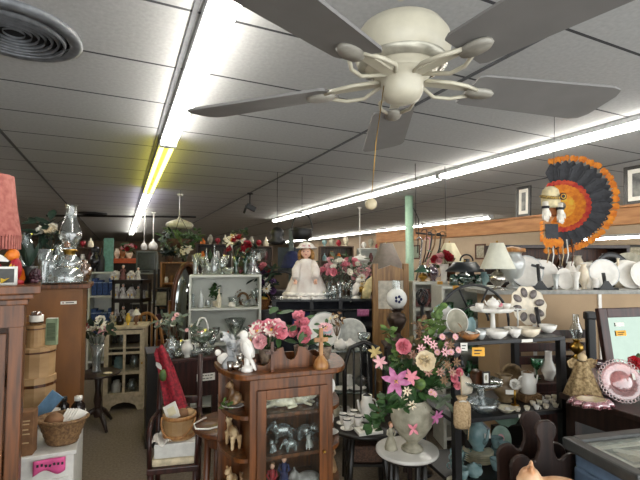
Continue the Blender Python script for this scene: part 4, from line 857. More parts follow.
# spice shelf
SP = Frame(S(160, 6.0, 1.3)*Vector((1, 1, 0)), R(6)); zp_ = [Zp(344, 6), Zp(322, 6), Zp(300, 6), Zp(283, 6)]
t = T('jar_shelf', 'tan wooden shelf packed with small jars, behind the hanging basket', 'shelf', SP.loc(.24, 0, 0), R(6)); shelving(t, .48, .22, [.3, .6] + zp_, Zp(262, 6), pine, .02, mat('shelf back tan', '#6f5438', .7))
jm = [card, china, mat('orange jar', '#b5532b', .4), glb, bisque, dim]
for z, sh in zip(zp_, ('lowest', 'third', 'second', 'top')):
    for i in range(6): ves('spice_jar', 'small jar in the row on the %s shelf of the tan jar shelf' % sh, 'jar', SP.loc(.06 + .072*i, .1, z), .028, .085 + .02*((i*3) % 2), JAR, jm[(i*5 + int(z*10)) % 6], 'jars on the %s row of the tan shelf' % sh, 10)
# oval wood mirror
p = S(187, 4.95, 1.2); t = T('standing_mirror', 'dark brown oval standing mirror left of the white bookcase', 'mirror', p*Vector((1, 1, 0)), R(58)); zc_ = (Zp(262, 4.95) + .45)/2 + .05; hh = Zp(264, 4.95) - zc_
b = B(); b.tube([(.2*math.cos(a), 0, zc_ + hh*math.sin(a)) for a in [2*PI*i/36 for i in range(37)]], .028, walnut, 8); b.build('frame', t)
b = B(); b.lathe([(.0002, -.006), (.2, -.006), (.2, .006), (.0002, .006)], mat('mirror glass', '#9aa0a0', .05, 1, var=.02), 36, mtx=tm((0, 0, zc_), x=PI/2) @ Matrix.Diagonal((1, hh/.2, 1, 1))); b.build('glass', t)
for q in (-1, 1): B().tube([(q*.24, 0, zc_ + .1), (q*.24, 0, .06), (q*.24, -.12, 0)], .02, walnut).build('stand_post', t)
B().tube([(-.24, 0, .2), (.24, 0, .2)], .018, walnut).build('stretcher', t); b = B(); [b.tube([(q*.19, 0, zc_), (q*.25, 0, zc_ + .02)], .014, walnut) for q in (-1, 1)]; b.build('pivots', t)
# hanging lamps and basket
def pendant(label, px, py0, py1, d, rs, hs, m, rodm=white):
    zc_ = Zp(py1, d); p = S(px, d, zc_); t = T('pendant_lamp', label, 'pendant lamp', p)
    B().tube([(0, 0, CEIL - zc_ - .001), (0, 0, hs*.8)], .012, rodm).build('rod', t); B().lathe([(.0002, CEIL - zc_ - .001), (.05, CEIL - zc_ - .002), (.04, CEIL - zc_ - .03), (.01, CEIL - zc_ - .04)], rodm, 14).build('ceiling_rose', t)
    B().lathe([(rs*.3, 0), (rs*.85, .01), (rs, hs*.3), (rs*.9, hs*.5), (rs*.5, hs*.7), (rs*.2, hs*.8), (.012, hs*1.0)], m, 26).build('shade', t); return t
pendant('white mushroom shaped pendant lamp over the hanging basket', 179.5, 195, 229, 6.9, .22, .2, mat('pendant enamel', '#bdbb9e', .4))
pendant('thin white pendant lamp on a rod, above the grey television', 153, 0, 250, 9.4, .1, .25, white); pendant('second thin white pendant, left of the one above the grey television', 144, 0, 250, 9.0, .07, .2, white)
pendant('white rod pendant lamp hanging above the far right of the pink and white bouquets', 360, 0, 262, 8.6, .2, .16, white)
p = P(179.5, 249, 6.5); t = T('hanging_basket', 'brown wicker hanging basket with green trailing plant', 'hanging plant', p); h_ = CEIL - p.z
B().lathe(vprof([(.6, 0), (.9, .4), (1, 1)], .2, .15), wick2, 24).build('basket', t)
b = B(); [b.tube([(.19*math.cos(a), .19*math.sin(a), .15), (0, 0, .5), (0, 0, h_)], .004, black, 4) for a in (.3, 2.4, 4.5)]; b.build('hanger', t)
b = B(); foliage(b, [(.22*math.cos(a), .17*math.sin(a), .17 + .05*math.sin(3*a)) for a in [i*.45 for i in range(14)]], .12, .06, leaf, 110, 17, .1, .07); foliage(b, [(-.2, -.05, .02), (-.22, 0, .1)], .1, .05, leaf2, 30, 3, .3, .05); b.build('foliage', t)
p = P(176, 256, 5.3); 
flowers('white lilies and dark leaves on the tan jar shelf', SP.at(184, .11, Zp(262, 6)), .05, .09, black, .1, (.12, .09), [(fwhite, 'lily', 5)], 44, .06, dleaf, 24, BOWL)
t = T('potted_plant', 'dark green leafy plant on top of the tan jar shelf', 'plant', SP.at(170, .11, Zp(262, 6))); B().lathe(vprof(BOWL, .07, .09), wick2, 14).build('pot', t); b = B(); foliage(b, [(.06*math.cos(a), .05*math.sin(a), .12) for a in range(7)], .13, .05, dleaf, 60, 23, 0, .05); b.build('foliage', t)

# far bookcases at the back of the shop
farw = wood('far shelf wood', '#5f4630', '#3b2a1c')
for px, w_, yt, lb, fm in ((58, .7, 247, 'tall brown bookcase far back, left of the teal board', farw), (196, .75, 244, 'tall dark bookcase far behind the white bookcase', darkw), (238, .75, 246, 'tall brown bookcase far behind the black bell', farw), (320, .75, 246, 'tall brown bookcase far behind the doll', farw), (360, .7, 248, 'tall pale bookcase far behind the pink bouquets', bookw)):
    z9 = Zp(yt, 9.2); fb = Frame(S(px, 9.2, 1.6)*Vector((1, 1, 0)), R(8)); t = T('bookcase', lb, 'bookcase', fb.loc(w_/2, 0, 0), R(8)); shelving(t, w_, .3, [.1, .55, 1.0, 1.4, z9 - .32], z9, fm, .025, fm)
    for i in range(4):
        m_ = [china, dim, bluec, pine, forange, leaf][(i*7 + px) % 6]
        ves('shelf_jar', 'jar on the upper shelf of the ' + lb.split(',')[0], 'jar', fb.loc(.12 + .16*i, .14, z9 - .32), .05, .17 + .05*(i % 2), [JAR, VASE, BOTTLE][(i + px) % 3], m_, 'jars on the ' + lb, 12)
        ves('shelf_vase', 'vase on top of the ' + lb.split(',')[0], 'vase', fb.loc(.12 + .16*i, .14, z9), .06, .14 + .07*((i + px) % 2), [VASE, BOTTLE, URN][(i*2 + px) % 3], [m_, stone, fred, ivory][i], 'vases on the ' + lb, 12)
# ================================================================ curio cabinet in the middle
CU = Frame(S(250, 1.93, 1.0)*Vector((1, 1, 0)), R(19)); wC, dC, zt = .395, .30, 1.098; rq = .110
t = T('curio_cabinet', 'oak curio cabinet with glass door and rounded side shelves, in the middle', 'cabinet', CU.o, R(19)); CT = t
lev = [.16, .34, .52, .71, .90]
b = B(); b.bb(0, .02, .02, dC, 0, zt-.025, oak); b.bb(wC-.02, wC, .02, dC, 0, zt-.025, oak); b.bb(0, wC, dC-.012, dC, 0, zt-.025, oak); b.bb(0, wC, .02, dC, 0, .1, oak); b.build('carcass', t)
for z in lev: B().bb(.02, wC-.02, .03, dC-.012, z-.016, z, oak).build('shelf', t)
b = B(); b.bb(0, .04, 0, .02, 0, zt-.025, oak, .003); b.bb(wC-.04, wC, 0, .02, 0, zt-.025, oak, .003); b.bb(.04, wC-.04, 0, .02, zt-.08, zt-.025, oak); b.bb(.04, wC-.04, 0, .02, 0, .1, oak); b.build('face_frame', t)
dr = B(); hD = zt-.075-.11; dr.frame(wC-.06, hD, .042, .018, oak, mtx=tm((wC/2, -.008, .11+hD/2))); b2 = dr; 
dr = dr.build('door', t); B().bb(.07, wC-.07, -.008, -.005, .15, zt-.115, pane).build('glass', dr); B().lathe([(.0002, 0), (.009, .002), (.006, .012), (.0002, .014)], brass, 10, mtx=tm((wC-.05, -.018, .72), x=PI/2)).build('knob', dr)
def qpoly(r, q, n=10):   # quarter round side shelf polygon in XY, q=-1 left, +1 right
    x0 = 0 if q < 0 else wC
    return [(x0, dC)] + [(x0 + q*r*math.sin(a), dC - (dC-.04)*math.cos(a)*1.0 - .0) for a in [PI/2*i/n*1.0 for i in range(n, -1, -1)]]
for q in (-1, 1):
    for z in lev:
        b = B(); poly = qpoly(rq, q); b.prism(poly, .018, oak, mtx=tm((0, 0, z-.009), x=-PI/2)); b.build('side_shelf', t)
    x0 = 0 if q < 0 else wC; B().bb(x0 + q*(rq-.02), x0 + q*rq, dC-.02, dC, 0, zt-.025, oak).build('side_post', t)
    B().bb(x0, x0 + q*rq, dC-.008, dC, .0, zt-.025, oak).build('side_back', t)
n = 12; top = [(-rq-.02, dC+.01)] + [(-(rq+.02)*math.sin(a), dC - (dC+.02)*math.cos(a)) for a in [PI/2*i/n for i in range(n, -1, -1)]] + [(wC + (rq+.02)*math.sin(a), dC - (dC+.02)*math.cos(a)) for a in [PI/2*i/n for i in range(0, n+1)]] + [(wC+rq+.02, dC+.01)]
b = B(); b.prism(top, .026, oak, mtx=tm((0, 0, zt-.013), x=-PI/2)); o = b.build('top', t); md = o.modifiers.new('Bevel', 'BEVEL'); md.width = .006; md.segments = 2; md.limit_method = 'ANGLE'
# scalloped planter standing on the top
PL = CU; t = T('scalloped_planter', 'scalloped oak trough with cut-out scoops on top of the curio cabinet', 'planter', CU.loc(wC/2 + .005, .06, zt), R(19))
wP = .34
KP = [(0, .034), (.05, .022), (.12, .018), (.18, .03), (.25, .07), (.3, .092), (.39, .1), (.41, .065), (.45, .042), (.5, .036), (.55, .042), (.59, .065), (.61, .1), (.7, .092), (.77, .072), (.83, .05), (.9, .04), (1, .04)]
b = B(); b.prism([(-wP/2, 0), (wP/2, 0)] + [(-wP/2 + wP*u, z) for u, z in reversed(KP)], .014, oak); b.build('front_board', t)
b = B(); b.prism([(-wP/2, 0), (wP/2, 0)] + [(x, .05) for x in (wP/2, -wP/2)], .012, oak, mtx=tm((0, .12, 0))); b.build('back_board', t); b = B(); b.bb(-wP/2, wP/2, .007, .114, 0, .012, oak); b.build('bottom', t)
for q in (-1, 1): B().bb(q*wP/2 - .006, q*wP/2 + .006, .007, .114, 0, .05, oak).build('end_board', t)
def potflower(label, loc, pr, ph, pm, spec, seed, r, s, top, lm=leaf, nl=14, leafL=None):
    t = T('flower_pot', label, 'flowers', loc); B().lathe(vprof([(.7, 0), (.9, .5), (1, .9), (1.05, 1)], pr, ph), pm, 16).build('pot', t); return bouquet(t, (0, 0, ph*.7), (0, 0, ph + top*.4), s[0], s[1], top*.7, spec, lm, nl, seed, r, leafL=leafL)
mc = mat('mottled pot', '#8d7a66', .5, col2='#4d3f36', scale=40)
potflower('mottled pot of pink and white flowers at the left of the scalloped trough', CU.at(267, .125, zt + .0125), .042, .075, mc, [(fpink, 'rose', 6), (flpink, 'rose', 3), (fwhite, 'daisy', 4)], 51, .042, (.085, .05), .1, leaf, 12)
potflower('mottled pot of bright pink azaleas in the middle of the scalloped trough', CU.at(301, .125, zt + .0125), .036, .075, mc, [(fpink, 'rose', 8)], 52, .034, (.045, .04), .13, leaf, 12)
potflower('small pot of pale flowers at the right of the scalloped trough', CU.at(325, .125, zt + .0125), .034, .065, mc, [(flpink, 'daisy', 4), (mat('pale blue petals', '#a9c4c9', .6), 'daisy', 3)], 53, .026, (.05, .04), .08, leaf, 10)
B_ = CU.at(273, .03, zt); t = T('wooden_cross', 'small brown wooden cross in front of the pink and white flowers', 'cross', CU.at(272, .012, zt), R(19)); b = B(); b.bb(-.006, .006, -.005, .005, 0, .135, walnut); b.bb(-.03, .03, -.005, .005, .08, .093, walnut); b.build('cross', t); B().lathe([(.0002, 0), (.014, 0), (.01, .008), (.0002, .008)], walnut, 10).build('base', t)
t = T('wooden_cross', 'tan wooden cross on a rounded base at the right end of the curio top', 'cross', CU.at(321, -.005, zt), R(19)); b = B(); b.bb(-.009, .009, -.006, .006, .03, .19, pine, .002); b.bb(-.034, .034, -.006, .006, .125, .145, pine, .002); b.build('cross', t); B().lathe([(.0002, 0), (.034, 0), (.036, .015), (.03, .035), (.012, .06), (.0002, .065)], pine, 18, flute=(5, .05)).build('base', t)
# white bird and silver figures
t = T('parrot_figurine', 'tall white porcelain parrot at the left front of the curio top', 'figurine', CU.at(247, .06, zt), R(-10)); b = B(); b.lathe([(.0002, 0), (.028, 0), (.026, .015), (.014, .03)], china, 16); b.tube([(0, 0, .0), (0, .0, .06)], .014, china); bird(b, (0, 0, .105), .125, china); o = b.build('body', t); md = o.modifiers.new('Remesh', 'REMESH'); md.mode = 'VOXEL'; md.voxel_size = .003; md.use_smooth_shade = True
gw = mat('grey white porcelain', '#cfd0d0', .2, col2='#9a9ea0', scale=14)
t = T('eagle_figurine', 'white and grey winged eagle figurine at the left end of the curio top', 'figurine', CU.at(232, .17, zt), R(20)); b = B(); b.lathe([(.0002, 0), (.05, 0), (.045, .02), (.02, .05)], gw, 16, flute=(5, .12)); b.ball((0, 0, .085), (.028, .026, .045), gw); b.ball((-.03, 0, .135), .018, gw); b.tube([(0, 0, .1), (-.03, 0, .135)], .016, gw); b.ball((-.05, 0, .132), (.01, .006, .006), gw); b.build('body', t)
for q in (-1, 1):
    b = B()
    for k in range(6): b.petal((q*.01, q*.015, .1 - .006*k), (-.6 + .3*k, q*.9, .75 - .18*k), (0, -1, 0), .085, .026, gw)
    b.build('wing', t)
t = T('bird_figurine', 'low white porcelain bird with spread tail beside the eagle', 'figurine', CU.at(226, .21, zt), R(0)); b = B(); b.ball((0, 0, .03), (.045, .025, .03), china); b.ball((-.04, 0, .06), .016, china); b.petal((.03, 0, .035), (1, 0, .6), (0, 0, 1), .06, .05, china); b.build('body', t)
row(CU, .1, zt, [('silver_bowl', 236, BOWL, .03, .03, silver, 'small silver bowl'), ('silver_cup', 240, GOBLET, .018, .07, silver, 'little silver goblet'), ('silver_cup', 230, TUMBLER, .016, .04, silver, 'small silver beaker')], 'in front of the eagle on the curio top')
# inside and on the rounded shelves
SD = lambda px, v, z: CU.at(px, v, z)
zl = lev[4]; flat('white oval plate under the rabbit on the curio side shelf', SD(234, .2, zl), .062, china, .012)
critter('rabbit_figurine', 'brown spotted rabbit figurine on a plate, upper left curio shelf', 'figurine', SD(234, .2, zl + .012), .105, fur, R(-15), 'sit')
b = B(); foliage(b, [(0, 0, .005)], .035, .02, leaf2, 14, 5, 0, .02); one(b, 'ceramic_leaves', 'green ceramic leaves beside the brown rabbit', 'ornament', SD(226, .175, zl + .013))
critter('goat_figurine', 'brown and cream horned goat figurine, middle left curio shelf', 'figurine', SD(233, .2, lev[3]), .135, furl, R(-60), 'goat')
critter('dog_figurine', 'tan sitting dog figurine, lower left curio shelf', 'figurine', SD(231, .2, lev[2]), .1, furl, R(60), 'sit'); critter('cat_figurine', 'small brown cat figurine right of the tan dog, lower left curio shelf', 'figurine', SD(242, .2, lev[2]), .065, fur, R(80), 'sit')
critter('cat_figurine', 'cream lying cat figurine at left on the upper shelf behind the glass door', 'figurine', CU.at(280, .12, zl), .155, ivory, R(10), 'lie'); critter('cat_figurine', 'cream lying cat figurine at right on the upper shelf behind the glass door', 'figurine', CU.at(300, .13, zl), .14, ivory, R(165), 'lie')
critter('bird_figurine', 'small white figurine at the right end of the upper curio shelf', 'figurine', CU.at(313, .2, zl), .05, china, R(100), 'sit')
gla = glass('solid crystal', '#dfe8ea', .25, .04, .2, '#cdd8da')
for (px, v, L_, rz_, lb) in ((283, .17, .115, 10, 'largest clear glass elephant, back left behind the glass door'), (306, .15, .1, 160, 'clear glass elephant with raised head at right behind the glass door'), (273, .07, .06, 60, 'smallest glass animal at the left front behind the glass door'), (291, .06, .065, 20, 'small glass elephant in the middle front behind the glass door'), (309, .06, .07, 75, 'frosted glass penguin-shaped animal at the right front behind the glass door')):
    critter('glass_animal', lb, 'figurine', CU.at(px, v, lev[3]), L_, gla if px != 309 else frost, R(rz_), 'eleph' if px in (283, 306, 291) else 'sit', rem=True)
personage('child_figurine', 'small child figurine in red on the lower shelf behind the glass door', 'figurine', CU.at(272, .08, lev[2]), .14, fred, headm=skin, hairm=card); personage('child_figurine', 'small child figurine in dark blue on the lower shelf behind the glass door', 'figurine', CU.at(284, .11, lev[2]), .15, navy, headm=skin, hairm=card)
critter('cat_figurine', 'grey and white cat figurine on the lower shelf behind the glass door', 'figurine', CU.at(306, .1, lev[2]), .15, furg, R(15), 'lie'); critter('dog_figurine', 'small green tinted dog figurine between the child and the grey cat', 'figurine', CU.at(293, .06, lev[2]), .05, mat('moss glaze', '#5f6a48', .4), R(40), 'sit')
flat('white saucer on the right side shelf of the curio cabinet', CU.loc(wC + .06, .2, lev[3]), .045, china); stand_plate('cream plate standing on the upper right side shelf of the curio', CU.loc(wC + .05, .2, lev[4]), .05, china, 12, R(30)); stand_plate('white plate standing on the middle right side shelf of the curio', CU.loc(wC + .06, .255, lev[3]), .05, china, 8, R(30))
personage('saint_figurine', 'brown robed figurine on the lower right side shelf of the curio', 'figurine', CU.loc(wC + .06, .2, lev[2]), .15, fur, headm=skin, hairm=card)
# plate behind, on a shelf unit ------------------------------------------------
ZF = [Zp(425, 3.5), Zp(394, 3.5), Zp(352, 3.5)]; FU = Frame(S(312, 3.5, 1)*Vector((1, 1, 0)), R(6))
t = T('glass_shelf_unit', 'black framed glass shelf unit with beige back, between curio and bouquet', 'shelf', FU.loc(.25, 0, 0), R(6)); rack(t, .5, .32, ZF, black, .012, .024, shelfm=glass('shelf glass', '#9fb5ad', .2, .03, .3, '#7d918a'))
B().bb(-.25, .25, .305, .312, .1, ZF[2] - .02, mat('beige back', '#a39a88', .7, var=.05)).build('back_panel', t)
B().bb(-.012, .012, .28, .3, 0, ZF[2]-.02, black).build('centre_post', t)
for (px, v, R_, lb, m, sx, rim, c) in ((325, .18, .15, 'large round floral platter standing behind the curio top', china, 1, mat('grey rim', '#a5a9a4', .4), flpink), (351, .2, .12, 'oval grey platter standing on the top glass shelf', mat('pale grey china', '#b9bab2', .3), 1.15, china, None)):
    stand_plate(lb, FU.at(px, v, ZF[2]), R_, m, 10, R(6), None, rim, None, sx, centre=c)
for (px, v, lb) in ((341, .07, 'white covered dish on the top glass shelf, left one'), (350, .07, 'white covered dish on the top glass shelf, middle one')):
    t = T('covered_dish', lb, 'dish', FU.at(px, v, ZF[2])); B().lathe(vprof(BOWL, .055, .05), china, 18).build('bowl', t); B().lathe([(.055, .05), (.05, .065), (.02, .075), (.012, .09), (.0002, .092)], china, 18).build('lid', t)
ves('cut_glass_bowl', 'footed crystal bowl at the right of the top glass shelf', 'bowl', FU.at(364, .09, ZF[2]), .06, .13, COMPOTE, glc)
t = T('flower_sprig', 'dried sprig of pale buds on the top glass shelf', 'flowers', FU.at(337, .15, ZF[2])); B().lathe(vprof(BOTTLE, .025, .1), china, 12).build('vase', t); bouquet(t, (0, 0, .08), (0, 0, .2), .08, .05, .1, [(fbrown, 'daisy', 4), (fcream, 'daisy', 4)], fbrown, 16, 61, .018)
stand_plate('small round grey white plate standing on the middle glass shelf', FU.at(349, .16, ZF[1]), .055, china, 10, 0, None, stone, None)
for (px, R_, lb) in ((341, .07, 'white plate lying on the middle glass shelf at left'), (357, .08, 'white oval plate lying on the middle glass shelf at right')): flat(lb, FU.at(px, .1, ZF[1]), R_, china)
teapot('small pewter teapot on the middle glass shelf', FU.at(361, .16, ZF[1]), .05, .11, pewter); teapot('white teapot on the lower glass shelf', FU.at(346, .12, ZF[0]), .06, .12, china)
jug('x', 'cream jug on the lower glass shelf at left', 'jug', FU.at(335, .12, ZF[0]), .05, .13, ivory).name = 'cream_jug'
# dark tea table ---------------------------------------------------------------
p = S(366, 2.75, .6); ztt = Zp(432, 2.62); TT = Frame((p.x, p.y, 0), 0); t = T('tea_table', 'black oval tea table with a white tea set', 'table', (p.x, p.y, 0))
B().lathe([(.0002, ztt-.025), (.21, ztt-.025), (.22, ztt-.01), (.21, ztt), (.0002, ztt)], blackw, 36, sx=1.12, sy=.95).build('top', t)
for k in range(4): a = R(45+90*k); B().tube([(.13*math.cos(a), .13*math.sin(a), ztt-.02), (.16*math.cos(a), .16*math.sin(a), ztt*.5), (.14*math.cos(a), .14*math.sin(a), 0)], [.02, .02, .014], blackw).build('leg', t)
b = B(); b.bb(-.13, .13, -.1, .1, ztt-.22, ztt-.205, blackw); b.build('lower_shelf', t); loose(B().box((0, 0, .05), (.18, .14, .1), wick2, bev=.01), 'wicker_box', 'dark wicker box on the lower shelf of the tea table', 'box', TT.loc(0, -.01, ztt - .205))
cups = [(343, .0), (347, -.09), (354, .06), (358, -.04), (351, -.015)]; wcu = ['leftmost', 'at the left front', 'at the back', 'nearest the coffee pot', 'in the middle of the group']
for (px, v), wl in zip(cups, wcu):
    L_ = TT.at(px, v, ztt); flat('white saucer under a cup on the tea table, %s' % wl, L_, .042, china, .008, None, 'saucer', 'saucer', seg=18); cup('black rimmed white tea cup on the tea table, %s' % wl, L_ + Vector((0, 0, .0045)), .026, .06, china, R(40), None, black)
t = jug('coffee_pot', 'tall white coffee pot with black bands on the tea table', 'coffee pot', TT.at(367, .05, ztt), .045, .165, china, JAR, R(20), None, True, True, black)
t.name = 'coffee_pot'; B().lathe([(.0455, .03), (.0458, .035), (.0455, .04)], black, 18).build('band', t)
loose(B().box((0, 0, .009), (.15, .1, .018), paper, bev=.002).box((0, 0, .0185), (.1, .03, .001), stone), 'booklet', 'white booklet lying at the front of the tea table', 'book', TT.loc(.0, -.13, ztt), R(15))
# marble table and the big bouquet
pm_ = G(407, 448, .637); zM = .637; t = T('plant_stand', 'round white marble topped plant stand holding the big bouquet', 'table', (pm_.x, pm_.y, 0))
B().lathe([(.0002, zM-.02), (.155, zM-.02), (.162, zM-.012), (.16, zM-.002), (.155, zM), (.0002, zM)], marble, 40).build('marble_top', t); b = B(); b.lathe([(.0002, zM-.045), (.12, zM-.045), (.125, zM-.021), (.0002, zM-.021)], blackw, 28); b.build('apron', t)
for k in range(4): a = R(45+90*k); B().tube([(.1*math.cos(a), .1*math.sin(a), zM-.04), (.1*math.cos(a), .1*math.sin(a), zM*.6), (.12*math.cos(a), .12*math.sin(a), 0)], [.014, .02, .012], blackw, 8).build('leg', t)
B().lathe([(.0002, .25), (.1, .25), (.1, .27), (.0002, .27)], blackw, 24).build('lower_shelf', t)
U = Vector((X(412, 2.24, .7), 2.24, zM)); t = T('flower_urn', 'large stone coloured urn with a tall pink lily and rose bouquet', 'flowers', U)
B().lathe(vprof([(.5, 0), (.52, .04), (.4, .07), (.25, .12), (.28, .17), (.62, .3), (.92, .5), (1, .66), (.95, .82), (.75, .93), (.62, .97), (.68, 1)], .108, .255, .006), stone, 32, flute=(14, .022)).build('urn', t)
def lp(px, py, dy=0): q = P(px, py, U.y + dy); return q - U
stems = B(); neck = Vector((0, 0, .24)); fl_ = []
def flower_at(kind, px, py, r, m, dy=-.03, name='flower', label=None, mc_=None, n=None, seed=0):
    c = lp(px, py, dy); b = B(); nn = n or (c.x*1.2, -1.0, max(.15, (c.z - .25)*1.2))
    if kind == 'rose': rose(b, c, nn, r, m, seed + px, 4)
    elif kind == 'lily': lily(b, c, nn, r, m, mc_)
    else: daisy(b, c, nn, r, m, mc_ or (fbrown if name == 'dried_blossom' else fyel), 7 if name == 'dried_blossom' else 12)
    o = b.build(name, t); 
    if label: o['label'] = label
    stems.tube([neck*1.0, neck*.5 + c*.5 + Vector((0, .04, 0)), c + Vector((0, .01, -.005))], .003, leaf, 4); return o
flower_at('lily', 396, 381, .068, fmag, -.13, 'lily', 'large pink lily', fyel); flower_at('lily', 411, 377, .04, fpink, -.1, 'lily', 'small pink lily'); flower_at('rose', 424, 361, .05, fcream, -.1, 'rose', 'large cream rose'); flower_at('rose', 403, 347, .04, fpink, -.05, 'carnation', 'pink carnation'); flower_at('lily', 380, 362, .036, flpink, -.03, 'lily', 'pale pink lily'); flower_at('lily', 375, 352, .035, mat('olive petals', '#a8935c', .6), 0, 'lily', 'olive spider lily', None)
flower_at('lily', 436, 416, .042, fmag, -.1, 'lily', 'drooping magenta lily', None, (.5, -.8, -.3)); 
for (px, py) in ((434, 394), (431, 392), (447, 345), (455, 337), (451, 352), (442, 337), (458, 350), (437, 352)): flower_at('daisy', px, py, .019, flpink, -.05, 'blossom')
for (px, py) in ((427, 340), (433, 345), (445, 352), (450, 345), (428, 372), (444, 380), (403, 400), (412, 405), (407, 391), (398, 405), (421, 349), (413, 355), (447, 365), (440, 372), (452, 372), (456, 362)): flower_at('daisy', px, py, .026, (fbrown, flpink, mat('dusty rose brown', '#b08878', .7, col2='#8a5f50', scale=40))[px % 3] if py < 390 else fcream, -.08, 'dried_blossom')
for (px, py) in ((453, 378), (458, 372), (456, 385)): flower_at('rose', px, py, .022, fpink, -.04, 'bud')
b = B(); c = lp(413, 429, -.115); lily(b, c, (0, -1, .1), .032, fpink, None, 4); o = b.build('fallen_lily', t); o['label'] = 'single pink lily head lying against the urn'
stems.build('stems', t)
def path(pts, n=10):
    q = [lp(*p) for p in pts]; out = []
    for a, c_ in zip(q, q[1:]): out += [a.lerp(c_, i/n) for i in range(n)]
    return out
b = B(); sp_ = path([(410, 408), (397, 360), (388, 326)]); b.tube(sp_, .003, leaf, 4); foliage(b, sp_[6:], .05, .035, leaf2, 46, 71, 0, .018); b.build('ivy_sprig', t)
b = B(); sp_ = path([(414, 408), (428, 350), (437, 312)]); b.tube(sp_, .003, leaf, 4); foliage(b, sp_[5:], .06, .042, leaf2, 90, 72, 0, .035); b.build('ivy_sprig', t)
b = B(); sp_ = path([(405, 405, -.09), (390, 402, -.12), (379, 415, -.12), (372, 428, -.1)]); b.tube(sp_, .003, leaf, 4); foliage(b, sp_, .06, .04, leaf, 60, 73, .2, .02); b.build('trailing_ivy', t)
b = B(); sp_ = path([(412, 405), (440, 362), (462, 330)]); b.tube(sp_, .003, fbrown, 4); foliage(b, sp_[6:], .05, .02, fbrown, 40, 74, 0, .025); b.build('dried_sprig', t)
b = B(); sp_ = path([(412, 405), (420, 340), (420, 318)]); b.tube(sp_, .003, fbrown, 4); foliage(b, sp_[8:], .05, .02, fbrown, 30, 76, 0, .02); b.build('dried_sprig', t)
b = B(); foliage(b, path([(390, 372), (415, 365), (430, 375), (420, 395), (400, 398)]), .07, .045, leaf, 130, 75, .1, .045); foliage(b, path([(400, 355), (415, 345), (432, 350), (445, 360)]), .06, .035, mat('brown green leaf', '#6d5a3c', .6, col2='#4a4a2c', scale=30), 70, 79, 0, .035); foliage(b, path([(425, 385), (440, 395), (445, 405)]), .08, .03, mat('silver green leaf', '#6a7560', .6), 24, 78, .3, .02); b.build('foliage', t)
b = B(); c = lp(420, 384, -.1); b.lathe([(.0002, 0), (.025, .0), (.028, .003), (.0002, .006)], leaf2, 16, mtx=tm(c, x=R(75), z=R(-20))); b.build('round_leaf', t)
personage('lady_figurine', 'tiny grey lady figurine with brown hair in front of the urn on the marble stand', 'figurine', G(391, 449, zM + .0), .135, stone, R(20), hairm=card)
# ================================================================ centre back
zr_ = Zp(299, 4.25); BRK = Frame(S(272, 4.2, 1)*Vector((1, 1, 0)), R(5)); wR = 1.12
t = T('display_rack', 'long black metal display rack that the doll sits on', 'rack', BRK.loc(wR/2, 0, 0), R(5)); lvR = [.25, .6, Zp(327, 4.25), zr_]
rack(t, wR, .42, lvR[:3], black, .02, .035, zr_); B().bb(-wR/2, wR/2, 0, .42, zr_-.022, zr_, mat('smoked shelf', '#2e3131', .2)).build('shelf', t)
b = B()
b.tube([(-wR/2, -.01, zr_ - .11), (wR/2, -.01, zr_ - .11)], .011, black); b.build('front_rail', t)
for x in (-.17, .12): B().bb(x - .018, x + .018, 0, .03, 0, zr_, black).build('post', t)
B().bb(-wR/2, wR/2, .405, .415, .1, zr_ - .02, mat('navy back board', '#1b1f2a', .7)).build('back_panel', t)
# doll
dz = zr_; t = T('porcelain_doll', 'blonde porcelain doll in a frilled white dress and bonnet, sitting on the black rack', 'doll', BRK.at(306, .14, dz), 0)
sk = mat('doll dress white', '#e0dbd3', .85, col2='#cfc3ba', scale=9)
b = B(); b.lathe([(.0002, .0), (.225, -.0), (.228, .02), (.195, .1), (.155, .2), (.11, .29), (.08, .34), (.085, .37), (.04, .4)], sk, 40, flute=(13, .06), sy=.7); b.build('dress', t)
b = B(); b.lathe([(.212, .065), (.24, .04), (.23, .033), (.205, .055)], mat('lace frill', '#ece7de', .9), 48, flute=(24, .03), sy=.76); b.lathe([(.22, .02), (.242, .0), (.22, .004)], bpy.data.materials['lace frill'], 48, flute=(24, .03), sy=.76); b.build('frill', t)
for q in (-1, 1):
    b = B(); b.tube([(q*.07, 0, .36), (q*.10, -.07, .28), (q*.1, -.15, .2)], [.035, .045, .035], sk, 10); b.build('sleeve', t)
    b = B(); b.ball((q*.1, -.17, .18), (.016, .016, .02), skin, 8, 6); [b.tube([(q*.1 + .007*(k-1.5), -.175, .17), (q*.1 + .009*(k-1.5), -.185, .15)], .005, skin, 5) for k in range(4)]; b.tube([(q*.09, -.175, .18), (q*.08, -.188, .17)], .005, skin, 5); b.build('hand', t)
b = B(); b.tube([(0, 0, .38), (0, 0, .43)], .025, skin); b.ball((0, -.005, .465), (.052, .052, .058), skin, 16, 12); b.ball((0, -.057, .458), (.007, .008, .007), skin, 6, 4); b.build('head', t)
b = B(); [b.ball((q*.02, -.05, .472), (.008, .005, .006), navy, 6, 4) for q in (-1, 1)]; b.ball((0, -.052, .44), (.012, .005, .005), fred, 6, 4); b.build('face_features', t)
b = B(); b.ball((0, .012, .48), (.06, .056, .058), hair); rnd = random.Random(4)
for i in range(26):
    a = R(-30 + 240*i/25); x, y = .062*math.cos(a), .02 + .055*math.sin(a); b.tube([(x, y, .49), (x*1.15 + rnd.uniform(-.008, .008), y, .45), (x*1.2, y, .405 + rnd.uniform(-.015, .015))], .012, hair, 6)
b.build('hair', t)
b = B(); b.lathe([(.0002, .575), (.045, .567), (.074, .54), (.078, .515), (.098, .505), (.105, .512), (.072, .53)], sk, 36, flute=(9, .09)); M = tm((0, 0, 0)); b.build('bonnet', t)
b = B(); [rose(b, (x, -.07, .525), (0, -1, .3), .018, flpink, 3) for x in (-.03, .0, .03)]; b.build('bonnet_roses', t)
